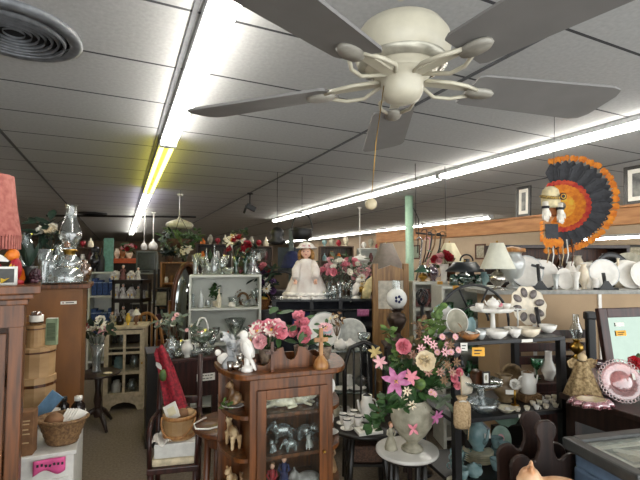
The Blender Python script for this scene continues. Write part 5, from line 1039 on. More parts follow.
for q in (-1, 1): b = B(); b.tube([(q*.05, -.13, .02), (q*.065, -.19, .018)], .016, sk, 8); b.build('leg', t); B().ball((q*.066, -.215, -.004 + .02), (.018, .03, .018), white, 8, 6).build('shoe', t)
# bouquets in glass along the rack
for i, (px, v, ht, s, spec, lb) in enumerate(((329, .25, .2, (.1, .08), [(flpink, 'rose', 5), (fpink, 'rose', 5)], 'pink silk roses in glass, just right of the doll'), (340, .12, .2, (.12, .08), [(fwhite, 'rose', 7), (fpink, 'rose', 6)], 'white and pink silk roses in glass, second bunch right of the doll'), (352, .26, .22, (.12, .08), [(fpink, 'rose', 5), (flpink, 'rose', 4), (fwhite, 'rose', 4)], 'mixed pink roses in glass, third bunch right of the doll'), (365, .2, .1, (.12, .08), [(flpink, 'rose', 7), (fwhite, 'daisy', 3)], 'low pale pink flowers in glass at the right end of the black rack'))):
    flowers(lb, BRK.at(px, v, zr_), .04, .17, glc, ht, s, spec, 80+i, .045, mat('grey leaf', '#59614f', .6), 18, TALLV)
row(BRK, .06, zr_, [('crystal_bowl', 327, BOWL, .06, .07, glc, 'crystal bowl beside the doll skirt'), ('glass_vase', 334, VASE, .04, .13, glc, 'little cut vase in front of the roses'), ('glass_goblet', 346, GOBLET, .035, .16, gl, 'clear goblet in front of the roses'), ('glass_tumbler', 353, TUMBLER, .035, .11, glc, 'cut tumbler in front of the roses')], 'on the black display rack')
t = T('goose_figurine', 'white upright bird figurine at the right of the roses on the black rack', 'figurine', BRK.at(356, .05, zr_)); b = B(); b.lathe([(.0002, 0), (.05, 0), (.045, .01), (.02, .03)], china, 14); bird(b, (0, 0, .1), .17, china, face=1); b.build('body', t)
t = T('copper_pot', 'gold footed bowl with a white flower on the black rack', 'bowl', BRK.at(362, .07, zr_)); B().lathe(vprof(COMPOTE, .06, .12), brass, 18).build('bowl', t); b = B(); lily(b, (0, 0, .13), (0, -.6, 1), .06, fcream, fyel); b.build('flower', t)
t = T('cream_horn', 'cream curved horn shaped vase at the right end of the black rack', 'vase', BRK.at(371, .03, zr_)); 
b = B(); b.tube([(-.05, 0, .002), (-.05, 0, -.0), (-.045, 0, .08), (0, 0, .15), (.06, 0, .19)], [.03, .04, .05, .055, .06], mat('pale yellow china', '#d9cb98', .4), 14); b.build('horn', t)
flowers('dusty blue silk flower behind the cream horn vase', BRK.at(368, .3, zr_), .04, .14, china, .08, (.07, .05), [(mat('blue petals', '#4f7f93', .6), 'lily', 5)], 91, .06, dleaf, 10)
for (px, z, nm, c1, lb) in ((301, lvR[2], 'gift_box', navy, 'dark blue box inside the black rack, below the doll'), (318, lvR[2], 'gift_box', blackw, 'black box inside the black rack, right of the blue one'), (352, lvR[2], 'gift_box', mat('charcoal', '#262a30', .6), 'charcoal box inside the black rack under the roses')): loose(B().bb(-.09, .09, 0, .14, 0, .13, c1, .004), nm, lb, 'box', BRK.at(px, .15, z))
t = T('brass_scale', 'silver and brass serving dish lying inside the black rack', 'dish', BRK.at(340, .05, lvR[2])); B().lathe([(.0002, 0), (.06, 0), (.03, .02), (.05, .04), (.14, .06), (.13, .065), (.0002, .045)], silver, 22).build('dish', t); B().tube([(-.06, -.02, .066), (.1, -.02, .066)], .012, brass).build('handle', t); t.name = 'serving_dish'
loose(B().sheet(lambda u, v: Vector((-.06 + .12*u, -.005 + .006*math.sin(u*8), -.0 - .07*v)), 8, 3, fmag), 'ribbon', 'magenta ribbon hanging on the rail of the black rack', 'ribbon', BRK.at(363, -.026, zr_ - .1), R(5), solid=.002)
ves('white_bottle', 'tiny white perfume bottle inside the black rack', 'bottle', BRK.at(323, .05, lvR[2]), .022, .1, BOTTLE, china)
# dark hood, bonnet, post and hanging pots -------------------------------------
PB = Frame(S(268, 4.9, 1)*Vector((1, 1, 0)), R(5)); zpb = Zp(310, 4.85)
t = T('console_table', 'dark wood console behind the doll with flowers and a baby buggy hood', 'table', PB.loc(.28, 0, 0), R(5)); table(t, .75, .45, zpb, blackw, .03, .05, .1)
t = T('doll_buggy', 'black curved hood of a doll buggy behind the doll', 'doll buggy', PB.at(290, .22, zpb), R(-10)); hd_ = mat('black hood cloth', '#1f1e20', .7); b = B()
b.sheet(lambda u, v: Vector((-.22 + .26*math.cos(R(170 - 150*u)) + .2*u, -.16 + .32*v, .12 + .32*math.sin(R(170 - 150*u)))), 14, 6, hd_); b.build('hood', t, solid=.01)
b = B(); b.bb(-.28, .25, -.15, .15, .05, .2, hd_, .03); b.build('body', t)
for x in (-.2, .17):
    for y in (-.16, .16): B().tube([(x + .05*math.cos(a), y, .05 + .045*math.sin(a)) for a in [2*PI*i/14 for i in range(15)]], .006, steel, 5).build('wheel', t)
wbasket('small orange brown wicker basket with yellow cloth, beside the white bookcase', PB.at(263, .05, zpb), .055, .08, .11, mat('orange wicker', '#94602f', .7, col2='#5e3a1c', scale=80, bump=.4), 1.1)
loose(B().ball((0, 0, .02), (.06, .04, .03), fyel, 10, 6), 'yellow_cloth', 'bright yellow cloth in the orange wicker basket', 'cloth', PB.at(263, .05, zpb + .1))
p = S(291, 5.6, 1.2); t = T('hat_stand', 'grey green hat stand post rising behind the doll', 'hat stand', p*Vector((1, 1, 0))); zt_ = Zp(229, 5.6)
B().bb(-.03, .03, -.03, .03, .03, zt_, mat('grey green post', '#5d6860', .5)).build('post', t); B().lathe([(.0002, 0), (.2, 0), (.19, .03), (.0002, .035)], blackw, 24).build('base', t); b = B(); b.tube([(0, -.03, zt_ - .02), (.06, -.03, zt_ + .01), (.14, -.03, zt_)], .01, black); b.build('hook', t)
bp_ = Vector(p*Vector((1, 1, 0))) 
pk = P(302, 240, 5.5); t = T('hanging_cauldron', 'black pot with a looped handle hanging over the doll', 'pot', pk); B().lathe(vprof([(.6, 0), (.9, .2), (1, .7), (.95, .9), (1.05, 1)], .135, .14), black, 22).build('pot', t); B().tube(arcpts((0, 0, .12), .135, 0, 180, 16, sy=1.75), .01, black).build('handle', t); b = B(); b.tube([(0, 0, .355), (0, 0, CEIL - pk.z - .001)], .003, black, 4); b.build('hanger', t)
pk = P(277, 243, 5.2); t = T('hanging_bell', 'black domed hanging iron bell left of the cauldron', 'bell', pk); B().lathe([(.07, -.02), (.09, .0), (.1, .03), (.07, .06), (.085, .1), (.08, .15), (.04, .19), (.0002, .2)], black, 22, sx=1, sy=.8).build('bell', t); B().tube([(0, 0, .2), (0, 0, CEIL - pk.z - .001)], .003, black, 4).build('hanger', t); B().tube([(-.11, 0, .02), (.11, 0, .02)], .02, black).build('brim_bar', t)
t = T('bonnet', 'dark navy pleated cloth bonnet hanging on the hat stand post', 'hat', P(292, 267, 5.45)); b = B(); b.lathe([(.13, 0), (.12, .05), (.1, .14), (.05, .2), (.0002, .21)], navy, 24, flute=(12, .06)); b.build('crown', t); B().lathe([(.15, -.01), (.155, .0), (.125, .02)], navy, 24).build('brim', t)
loose(B().bb(-.15, .15, 0, .03, 0, .34, mat('slate board', '#39424a', .6), .004), 'slate_board', 'grey slate board hung on the hat stand behind the bonnet', 'board', P(289, 273, 5.66))
for (px, v, spec, lb, sd) in ((250, .38, [(fpurple, 'rose', 5), (fpink, 'rose', 3), (fmag, 'rose', 3)], 'purple and rose silk flowers just right of the white bookcase', 1), (261, .33, [(fpink, 'rose', 5), (fred, 'rose', 4), (fpurple, 'rose', 3)], 'pink and red silk flowers left of the black bell', 2), (266, .1, [(fwhite, 'daisy', 4), (fpurple, 'rose', 5)], 'white daisies among purple silk flowers left of the doll', 3)):
    flowers(lb, PB.at(px, v, zpb), .05, .24 if sd < 3 else .16, dg, .26 if sd < 3 else .16, (.12, .08), spec, 100+sd, .06, dleaf, 40, TALLV)
# oak mirror stand, globe lamp ------------------------------------------------
loak = wood('light oak', '#96703f', '#6f4d28'); MH = Frame(S(376, 3.95, 1)*Vector((1, 1, 0)), R(10)); wM = .30; zmh = Zp(270, 3.95)
t = T('oak_washstand', 'tall oak washstand back with pale panel, behind the globe lamp', 'washstand', MH.loc(wM/2, 0, 0), R(10))
for x in (-wM/2, wM/2): B().bb(x-.025, x+.025, 0, .045, 0, zmh + .06, loak, .004).build('post', t)
b = B(); b.prism([(-wM/2, -.07), (wM/2, -.07), (wM/2, .03), (wM*.3, .045), (0, .075), (-wM*.3, .045), (-wM/2, .03)], .03, loak, mtx=tm((0, .022, zmh - .03))); b.build('crest_rail', t)
B().bb(-wM/2, wM/2, .015, .03, zmh - .36, zmh - .1, mat('pale panel', '#b9b2a2', .5)).build('panel', t); b = B(); b.bb(-wM/2, wM/2, .005, .035, zmh - .40, zmh - .36, loak); b.bb(-wM/2, wM/2, .012, .032, .5, zmh - .4, loak); b.bb(-wM/2, wM/2, 0, .3, .42, .5, loak); b.build('lower_boards', t)
for x in (-wM/2, wM/2): B().bb(x-.025, x+.025, .26, .3, 0, .42, loak).build('leg', t)
zg = Zp(343, 3.25); gp = S(397, 3.25, zg); GT_ = Frame((gp.x, gp.y, 0), 0); t = T('lamp_table', 'small dark table behind the bouquet carrying the globe lamp', 'table', (gp.x, gp.y - .12, 0)); table(t, .21, .24, zg, darkw, .02, .03, .05)
t = T('globe_lamp', 'parlour lamp with painted white glass globe behind the bouquet', 'lamp', Vector((gp.x, gp.y, zg))); z0 = Zp(309, 3.25) - zg; z1 = Zp(288, 3.25) - zg
B().lathe([(.0002, 0), (.07, 0), (.065, .03), (.03, .06), (.03, .09), (.06, .13), (.075, z0 - .08), (.06, z0 - .04), (.03, z0 - .025), (.04, z0 - .01), (.055, z0)], mat('dark bronze', '#3b2e26', .4, .6), 22).build('base', t)
b = B(); b.ball((0, 0, (z0+z1)/2), (.078, .078, (z1-z0)/2), mat('painted globe glass', '#d9d8d2', .25, var=.05), 24, 16); b.build('globe', t); b = B(); M = tm((0, -.0785, (z0+z1)/2)); [b.ball(M @ Vector((.02*math.cos(a), .002, .02*math.sin(a))), (.012, .004, .012), navy, 6, 4) for a in [i*1.256 for i in range(5)]]; b.build('painted_flower', t)
B().lathe([(.035, z1 - .01), (.03, z1 + .05), (.032, z1 + .06)], gl, 16).build('chimney', t)
# lamps and cabinets further back, centre right -------------------------------
zl_ = Zp(292, 4.9); LT = Frame(S(366, 4.9, 1)*Vector((1, 1, 0)), R(4)); t = T('console_table', 'dark console behind the oak washstand carrying the grey lamp', 'table', LT.loc(.3, 0, 0), R(4)); table(t, .7, .35, zl_, darkw, .03, .045, .09)
lamp('table lamp with a grey pleated coolie shade, left of the green pole', LT.at(387, .16, zl_), Zp(243, 4.95) - zl_, darkw, shadeg, .075, .2, .29, pleat=(30, .015))
t = T('fluted_fan_vase', 'pale fan shaped vase beside the grey lamp', 'vase', LT.at(376, .08, zl_)); b = B(); b.prism([(-.03, 0), (.03, 0)] + [(.1*math.cos(a), .06 + .1*math.sin(a)) for a in [PI*i/10 for i in range(11)]], .04, flpink); b.build('vase', t)
flowers('pink and white flowers in a jar left of the grey lamp', LT.at(368, .22, zl_), .05, .15, china, .12, (.1, .08), [(flpink, 'rose', 5), (fwhite, 'rose', 4)], 111, .05, dleaf, 14)
ves('white_vase', 'white vase at the right of the grey lamp by the pole', 'vase', LT.at(401, .1, zl_), .06, .2, VASE, china)
bookg = mat('cabinet off white', '#c2c1b6', .5, var=.05)
def glasscase(label, px, d, w, zt, zs, rz): return bookcase(label, px, d, w, .28, zt, zs, bookg, rz)
zA = Zp(282, 4.05); G1 = glasscase('white bookcase of pink glass, right of the green pole', 413, 4.05, .34, zA, [.1, .45, Zp(333, 4.05), Zp(308, 4.05)], R(4)); zB = Zp(286, 3.75)
G2 = glasscase('white bookcase of green glass behind the black wheel rack', 442, 3.72, .50, zB, [.1, .42, Zp(385, 3.72), Zp(352, 3.72), Zp(321, 3.72)], R(4))
row(G1, .1, Zp(308, 4.05), [('pink_bowl', 418, BOWL, .05, .07, glp, 'pink glass bowl at the left'), ('pink_pitcher', 427, VASE, .05, .17, glp, 'pink glass vase in the middle'), ('pink_bowl', 438, BOWL, .06, .08, glp, 'pink glass bowl at the right')], 'on the upper shelf of the pink glass bookcase')
row(G1, .1, Zp(333, 4.05), [('pink_goblet', 420, GOBLET, .035, .14, glp, 'pink goblet at the left'), ('pink_bowl', 430, COMPOTE, .06, .12, glp, 'pink compote in the middle'), ('pink_goblet', 440, GOBLET, .035, .14, glp, 'pink goblet at the right')], 'on the middle shelf of the pink glass bookcase')
for z, sh in ((Zp(321, 3.72), 'top'), (Zp(352, 3.72), 'second'), (Zp(385, 3.72), 'third')):
    row(G2, .12, z, [('green_goblet', 450, GOBLET, .035, .15, glg, 'green goblet at the left'), ('green_bowl', 460, BOWL, .07, .09, glg, 'green glass bowl'), ('green_vase', 470, VASE, .045, .17, glg, 'green glass vase'), ('green_compote', 480, COMPOTE, .06, .13, glg, 'green compote at the right')], 'on the %s shelf of the green glass bookcase' % sh)
    B().bb(0, .28, -.004, -.0005, z - .016, z - .002, bookg)
# on top of G1, G2
def price(loc, label, w=.05, h=.035, m=ytag): 
    t = T('price_card', label, 'price tag', loc); B().box((0, 0, 0), (w, .002, h), m).build('card', t); b = B(); b.prism([(-w*.33, h*.08), (w*.27, h*.08), (w*.27, h*.22), (-w*.33, h*.22)], .001, ink, mtx=tm((0, -.0015, 0))); b.build('writing', t); b = B(); b.prism([(-w*.33, -h*.26), (w*.12, -h*.26), (w*.12, -h*.14), (-w*.33, -h*.14)], .001, ink, mtx=tm((0, -.0015, 0))); b.build('writing', t)
price(G1.loc(.26, -.012, zA - .012), 'yellow price card on the top edge of the pink glass bookcase'); price(G2.loc(.12, -.012, zB - .012), 'yellow price card on the top edge of the green glass bookcase')
t = lamp('brass desk lamp with a green glass shade beside the green pole', G1.at(423, .12, zA), .16, brass, glass('emerald glass', '#2a7a55', .14, .05, .6, '#1f6a48'), .03, .085, .07, br=.05)
jug('x', 'violet glass pitcher on the pink glass bookcase', 'pitcher', G1.at(433, .12, zA), .06, .17, glv).name = 'violet_pitcher'
t = T('flower_vase', 'white vase of red and pale pink carnations on the bookcases', 'flowers', G1.at(444, .1, zA)); B().lathe(vprof(TALLV, .05, .17), china, 16).build('vase', t); bouquet(t, (0, 0, .1), (0, 0, .2), .1, .06, .07, [(fred, 'rose', 6), (flpink, 'rose', 4)], leaf, 12, 121, .045)
t = lamp('lamp with a scalloped cream bell shade right of the green pole', G1.at(450, .22, zA), Zp(243, 4.3) - zA, walnut, shadec, .05, .15, .2, br=.06, pleat=(8, .06))
t = lamp('green glass lamp with a wide black oval shade on the green glass bookcase', G2.at(465, .13, zB), Zp(262, 3.85) - zB, glass('dark green lamp glass', '#4d7a66', .14, .05, .5, '#3a5f50'), mat('black shade', '#1d2226', .4), .1, .17, .085, br=.1)
for s, ch in (('left', 454), ('right', 478)): ves('green_jar', 'small dark green ginger jar at the %s of the black shaded lamp' % s, 'jar', G2.at(ch, .09, zB), .04, .1, JAR, bpy.data.materials['dark green lamp glass'])
t = T('kettle', 'black domed kettle hanging behind the black shaded lamp', 'kettle', G2.at(467, .25, zB)); B().lathe(vprof([(.8, 0), (1, .3), (.9, .7), (.4, .9), (.38, 1)], .07, .24), black, 18).build('body', t); B().tube(arcpts((0, 0, .22), .06, 0, 180, 10), .008, black).build('handle', t)
jug('x', 'pale grey green pitcher between the black shaded lamp and the white lamp', 'pitcher', G2.at(484, .1, zB), .05, .12, bluec).name = 'pitcher'
# chains and canes hanging from the beam
for i, (px, py0, py1, m) in enumerate(((423, 232, 275, walnut), (428, 235, 262, black), (432, 232, 258, wicker), (437, 236, 262, black), (441, 234, 256, wicker), (426, 240, 280, flpink), (418, 240, 285, steel))):
    d_ = 4.75 + .02*i; a = P(px + 4, py0, d_); b_ = P(px - 3, py1, d_); b = B(); b.tube([a, a*.5 + b_*.5 + Vector((.02, 0, 0)), b_], .009, m, 6); b.tube([a + Vector((.03*math.cos(q), 0, .03*math.sin(q))) - Vector((.03, 0, 0)) for q in [PI*k/8 for k in range(9)]], .009, m, 6)
    one(b, 'walking_cane', 'hooked %s walking cane hanging right of the green pole' % ['brown', 'first black', 'tan', 'second black', 'second tan', 'pink', 'steel'][i], 'cane')
a0 = P(416, 233, 4.75); b0 = P(446, 236, 4.9); t = T('cane_rail', 'thin dark rail holding hanging canes right of the green pole', 'rail'); B().tube([a0, b0], .012, black).build('bar', t); b = B(); [b.tube([q, (q.x, q.y, CEIL)], .004, black, 4) for q in (a0, b0)]; b.build('hangers', t)

# black lattice finial on a post, and a black chair back behind the tea table
p = S(423, 3.3, .8); t = T('finial_stand', 'black post topped with a lattice ball, right of the painted globe lamp', 'stand', p*Vector((1, 1, 0))); z0 = Zp(297, 3.3)
B().tube([(0, 0, .02), (0, 0, z0 - .05)], .016, black, 8).build('post', t); B().lathe([(.0002, 0), (.06, 0), (.055, .02), (.0002, .025)], black, 20).build('base', t); b = B()
for k in range(4):
    for s_ in (-1, 1): b.tube([(.045*math.sin(PI*i/12)*math.cos(k*PI/2 + s_*i*.16), .045*math.sin(PI*i/12)*math.sin(k*PI/2 + s_*i*.16), z0 - .06*math.cos(PI*i/12)) for i in range(13)], .006, black, 5)
b.build('lattice_ball', t)
p = S(365, 3.02, .5); t = T('black_chair', 'black wooden chair with rounded back behind the tea table', 'chair', p*Vector((1, 1, 0)), R(0)); zb_ = Zp(343, 3.02)
b = B(); b.tube([(-.14, 0, .42), (-.14, .02, zb_ - .16), (-.1, .03, zb_ - .04), (0, .035, zb_), (.1, .03, zb_ - .04), (.14, .02, zb_ - .16), (.14, 0, .42)], .016, blackw, 8); b.build('back_frame', t)
for x in (-.075, -.025, .025, .075): B().tube([(x, 0, .43), (x, .03, zb_ - .03)], .009, blackw).build('spindle', t)
B().bb(-.15, .15, -.02, .28, .40, .43, blackw, .01).build('seat', t)
for x in (-.125, .125):
    for y in (0, .25): B().tube([(x, y, .41), (x*1.08, y, 0)], .016, blackw).build('leg', t)
# ================================================================ black tiered rack on the right
RR = R(15); wK, dK = .70, .40; K = Frame(S(455, 2.2, .8)*Vector((1, 1, 0)), RR)
K1, K2, K3 = Zp(418, 2.24), Zp(341, 2.25), .47
t = T('display_rack', 'black three tier display rack of china at right, beside the bouquet', 'rack', K.loc(wK/2, 0, 0), RR); RKT = t
rack(t, wK, dK, [.12, K3, K1], black, .02, .036, K2 - .02); B().bb(-wK/2, wK/2, 0, dK, K2-.02, K2, black, .003).build('shelf', t)
for (x, z, w_) in ((.03, K1, .075), (.06, K2, .07)):
    b = B(); b.bb(x, x + w_, -.004, -.0005, z - .018, z - .002, paper); b.build('shelf_label', t)
b = B(); b.tube([(-wK/2 + .018, -.01, K1 + .3), (-wK/2 + .018, -.03, K1 + .33), (-wK/2 + .018, -.05, K1 + .28)], .01, black); b.build('hook', t)
U1, U2, U3 = 'on the black rack upper tier', 'on the black rack middle tier', 'on the black rack bottom tier'
# upper tier
t = T('wheel_stand', 'large black metal half wheel stand with spokes on the upper tier of the rack', 'stand', K.at(474, .3, K2), R(4)); rW = .215; zW = .06
b = B(); b.tube(arcpts((0, 0, zW), rW, 0, 180, 28), .008, black, 8); b.build('rim', t); b = B(); b.tube(arcpts((0, 0, zW), rW*.42, 0, 180, 16), .007, black, 8); b.build('inner_rim', t)
for a in (25, 65, 115, 155): B().tube([(rW*.42*math.cos(R(a)), 0, zW + rW*.42*math.sin(R(a))), (rW*math.cos(R(a)), 0, zW + rW*math.sin(R(a)))], .006, black).build('spoke', t)
b = B(); b.tube([(-rW, 0, zW), (-rW, 0, .004), (rW, 0, .004), (rW, 0, zW)], .008, black, 8); b.build('foot', t)
def oval_platter(label, loc, Rr, sx, m, tilt, rz, rim=None, centre=None): return stand_plate(label, loc, Rr, m, tilt, rz, None, rim, None, sx, centre=centre)
oval_platter('white oval platter with a blue green edge at the left of the upper tier', K.at(447, .27, K2), .085, 1.05, china, 14, R(25), bluec); oval_platter('pale blue oval platter standing in front of the wheel stand', K.at(471, .19, K2), .05, .55, bluec, 10, R(-30))
oval_platter('greyish platter behind the bouquet leaves on the upper tier', K.at(459, .2, K2), .075, .9, stone, 14, R(10), china)
t = T('cake_stand', 'white footed rectangular cake stand holding a teapot on the upper tier', 'cake stand', K.at(493, .16, K2)); zc2 = Zp(309, 2.42) - K2
B().lathe([(.0002, 0), (.05, 0), (.045, .01), (.015, .03), (.012, zc2 - .03), (.04, zc2 - .016)], china, 20).build('foot', t); B().lathe([(.0002, zc2 - .018), (.085, zc2 - .018), (.1, zc2 - .008), (.105, zc2 + .006), (.1, zc2 + .006), (.09, zc2 - .006), (.0002, zc2 - .006)], china, 8, sx=1.25, smooth=False).build('tray', t)
LT2 = K.at(493, .16, K2 + zc2 - .006)
t = teapot('small white teapot with flowers on the white cake stand', LT2 + Vector((.0, 0, 0)), .036, .075, china, R(15)); b = B(); [b.ball((.034*math.cos(a), -.034, .03 + .008*math.sin(5*a)), (.006, .004, .006), fpink, 6, 4) for a in (-.5, 0, .5, 1.0)]; b.build('painted_flowers', t)
cup('white tea cup on the cake stand left of the teapot', LT2 + Vector((-.075, 0, 0)), .025, .035, china, R(200)); cup('white tea cup on the cake stand right of the teapot', LT2 + Vector((.075, -.005, 0)), .025, .035, china, 0)
t = T('snack_plate', 'large scalloped white plate with dark oval windows standing at the back of the rack', 'plate', K.at(531, .33, K2 + .012), R(10)); Rr = .125
M = tm((0, 0, .0), x=R(78)) @ Matrix.Translation((0, Rr, -.01))
B().lathe(dishprof(Rr, .018), bisque, 48, mtx=M, flute=(10, .04)).build('dish', t)
b = B()
for i in range(8):
    a = 2*PI*i/8 + .2; b.lathe([(.0002, .022), (.024, .022), (.026, .016)], mat('dark oval print', '#4a4443', .4, col2='#7a6f6a', scale=30), 14, mtx=M @ tm((Rr*.68*math.cos(a), Rr*.68*math.sin(a), 0), z=a) @ Matrix.Diagonal((1.3, .85, 1, 1)))
b.build('painted_ovals', t)
t = T('plate_stand', 'black easel in front of the scalloped plate with oval windows', 'plate stand', K.at(540, .26, K2), R(10)); b = B(); b.tube([(0, 0, .006), (0, .03, .13)], .012, black); b.tube([(-.04, -.04, .005), (0, 0, .03), (.04, -.04, .005)], .008, black); b.build('easel', t)
for (px, v, pr, r, h, m, lb) in ((497, .05, BOWL, .06, .045, china, 'white oval serving bowl at the middle front'), (513, .13, BOWL, .05, .04, china, 'small white scalloped bowl behind the serving bowls'), (529, .05, BOWL, .062, .05, bisque, 'cream scalloped bowl at the right front'), (548, .14, BOWL, .05, .045, china, 'white bowl at the right end'), (481, .05, BOWL, .03, .05, frost, 'small frosted glass dish')): ves('serving_bowl', lb + ' ' + U1, 'bowl', K.at(px, v, K2), r, h, pr, m, None, 24, (8, .03) if 'scallop' in lb else None)
t = jug('gravy_boat', 'white gravy boat right of centre ' + U1, 'gravy boat', K.at(515, .05, K2), .035, .05, china, BOWL, R(15)); 
t = T('cup_tree', 'white wire cup tree standing at the back ' + U1, 'stand', K.at(518, .26, K2)); b = B(); b.tube([(0, 0, .004), (0, 0, .13)], .005, white); b.tube([(-.05, 0, .125), (.05, 0, .125)], .004, white); b.build('wire', t); B().lathe([(.0002, 0), (.03, 0), (.028, .005), (.0002, .006)], white, 14).build('base', t)
t = T('bread_basket', 'orange brown oval tray with a napkin, left front ' + U1, 'tray', K.at(469, .06, K2)); B().lathe(vprof(BOWL, .06, .035), mat('orange brown weave', '#a86f3a', .6, col2='#7a4a22', scale=40), 20, sy=.7).build('tray', t); b = B(); b.sheet(lambda u, v: Vector((-.055 + .11*u, -.03 + .06*v, .036 + .008*math.sin(u*9)*math.cos(v*4))), 8, 5, cloth); b.build('napkin', t)
price(K.loc(.135, -.012, K2 - .05), 'orange handwritten price card hanging from the upper tier of the black rack', .065, .045)
price(K.loc(.05, -.014, K2 - .02), 'small white tag hanging at the left of the upper tier of the black rack', .035, .04, paper)
# middle tier
zcs = Zp(386, 2.35) - K1; t = T('glass_cake_stand', 'clear glass footed cake stand holding a brown box ' + U2, 'cake stand', K.at(481, .17, K1)); B().lathe([(.0002, 0), (.055, 0), (.05, .008), (.025, .03), (.025, zcs - .03), (.04, zcs - .012), (.115, zcs - .006), (.12, zcs + .012), (.114, zcs + .012), (.11, zcs), (.0002, zcs)], glc, 30, flute=(20, .015)).build('stand', t)
CK = K.at(478, .16, K1 + zcs)
t = T('wooden_clock', 'dark brown rounded wooden box on the glass cake stand', 'box', CK, R(20)); b = B(); b.prism([(-.035, 0), (.04, 0)] + [(.04 - .0, .04)] + [(.0025 + .0375*math.cos(a), .04 + .03*math.sin(a)) for a in [PI*i/8 for i in range(1, 8)]] + [(-.035, .04)], .05, walnut); b.build('box', t); t.name = 'wooden_box'
t = T('photo_frame', 'tiny dark framed photo in front of the brown box on the glass cake stand', 'picture frame', K.at(486, .11, K1 + zcs + .036), R(10)); B().frame(.046, .07, .008, .008, darkw).build('frame', t); B().bb(-.017, .017, .0, .003, -.028, .028, paper).build('photo', t); b = B(); b.ball((0, -.001, .002), (.008, .002, .016), stone); b.build('image', t)
t = jug('x', 'brown stoneware jug with a pale label ' + U2, 'jug', K.at(505, .2, K1), .075, .15, mat('stoneware', '#95805f', .4, col2='#6f5a3e', scale=12), VASE, R(15)); t.name = 'stoneware_jug'; b = B(); b.lathe([(.0775, .06), (.0785, .085)], paper, 8, arc=.7, mtx=tm(z=R(-125))); b.build('label', t)
t = jug('x', 'white rooster pitcher on a brown wooden block ' + U2, 'pitcher', K.at(528, .18, K1 + .04), .045, .12, china, JAR, R(190), None, True, True, wicker); t.name = 'pitcher'; loose(B().bb(-.06, .06, -.045, .045, 0, .04, wicker, .004), 'wooden_block', 'brown block under the white rooster pitcher', 'block', K.at(528, .18, K1), RR)
t = T('white_rose_ornament', 'white flower ornament beside the rooster pitcher', 'ornament', K.at(515, .12, K1)); b = B(); b.tube([(0, 0, 0), (0, 0, .1)], .006, brass); b.lathe([(.0002, 0), (.025, 0), (.02, .006), (.0002, .008)], brass, 12); b.build('stem', t); b = B(); rose(b, (0, -.005, .115), (-.3, -1, .5), .035, china, 5); b.build('rose', t)
t = T('pierced_basket', 'round brown pierced metal dish standing behind the stoneware jug', 'dish', K.at(512, .33, K1 + .004), R(10)); B().lathe(dishprof(.085, .02), mat('aged bronze', '#7d6748', .4, .6, col2='#4f3f2b', scale=30), 30, mtx=tm(x=R(80)) @ Matrix.Translation((0, .085, 0)), flute=(16, .04)).build('dish', t)
ves('glass_dish', 'fluted clear glass dish at the front of the middle tier of the rack', 'dish', K.at(483, .07, K1), .085, .06, BOWL, glc, None, 30, (15, .05)); ves('glass_bell', 'small cut glass bell at the left front ' + U2, 'bell', K.at(464, .06, K1), .03, .075, BELL, glc, None, 18)
t = T('soup_tureen', 'cream footed covered dish at the left ' + U2, 'dish', K.at(462, .2, K1)); B().lathe(vprof(COMPOTE, .065, .12), bisque, 20, flute=(10, .03)).build('bowl', t); B().lathe([(.064, .12), (.05, .15), (.02, .165), (.012, .18), (.0002, .183)], bisque, 20).build('lid', t)
flat('cream oval dish in the front centre ' + U2, K.at(506, .05, K1), .05, ivory, .02)
rnd = random.Random(14); WS = ['first', 'second', 'third', 'fourth', 'fifth', 'sixth', 'seventh', 'eighth']
for r_, v in enumerate((.035, .095, .155)):
    for i in range(5 if r_ else 6):
        px = (508 if r_ == 0 else 531) + i*(9.5 if r_ == 0 else 6.5) + r_*2
        t = T('tiny_cup', 'tiny china cup on the middle rack tier, %s row, %s from left' % (['front', 'second', 'third'][r_], WS[i]), 'cup', K.at(px, v, K1), rnd.uniform(0, 6), 'tiny china cups on the middle tier')
        B().lathe(vprof([(.6, 0), (.62, .06), (.9, .5), (1, 1)], .0165, .022, .002), [china, bisque, ivory][(i + r_) % 3], 12).build('body', t); B().tube(arcpts((.0155, 0, .011), .007, -90, 90, 5), .002, china, 4).build('handle', t)
# bottom tier
t = teapot('tall blue glazed coffee pot with a white sticker ' + U3, K.at(478, .22, K3 + .062), .06, .19, bluec, R(110), None, 'coffee pot'); t.name = 'coffee_pot'; B().box((0, 0, 0), (.035, .0015, .025), paper, mtx=tm((.03, -.0655, .1), z=R(-0), x=R(-5))).build('sticker', t); st = [c for c in t.children if c.name.startswith('sticker')][0]; st.location = (0, 0, 0); st.rotation_euler = (0, 0, R(-110))
for i in range(5): flat('plate in the stack of cream plates under the blue coffee pot', K.at(478, .22, K3 + .012*i), .085, ivory, .011, 'stack of cream plates under the blue coffee pot')
teapot('small blue glazed sugar pot at the front ' + U3, K.at(474, .07, K3), .045, .075, bluec, R(30))
for i, (px, v, z) in enumerate(((457, .13, 0), (457, .13, .058), (462, .06, 0), (497, .22, 0), (497, .22, .058), (497, .1, 0), (505, .14, 0), (505, .14, .058), (453+12, .25, 0))):
    lb = ['blue mug, lower one at the left', 'blue mug, stacked on top at the left', 'blue mug at the front left corner', 'lower back blue mug right of the plates,', 'upper back blue mug right of the plates,', 'blue mug right of the plates at the front', 'blue mug at the right, lower one', 'blue mug at the right, upper one', 'blue mug at the back left'][i]
    cup(lb + ' ' + U3, K.at(px, v, K3 + z), .037, .057, bluec, R(160 + 40*i), None, None, 'mug', 'mug')
flat('pale plate lying at the front left ' + U3, K.at(452, .03, K3) + Vector((.03, .02, 0)), .05, ivory)
mg = mat('mint green china', '#8fa896', .3, col2='#6f8a78', scale=10)
stand_plate('mint green scalloped plate standing at the back ' + U3, K.at(508, .33, K3 + .12), .11, mg, 12, R(10), None, None, None, 1, (12, .04), centre=bisque)
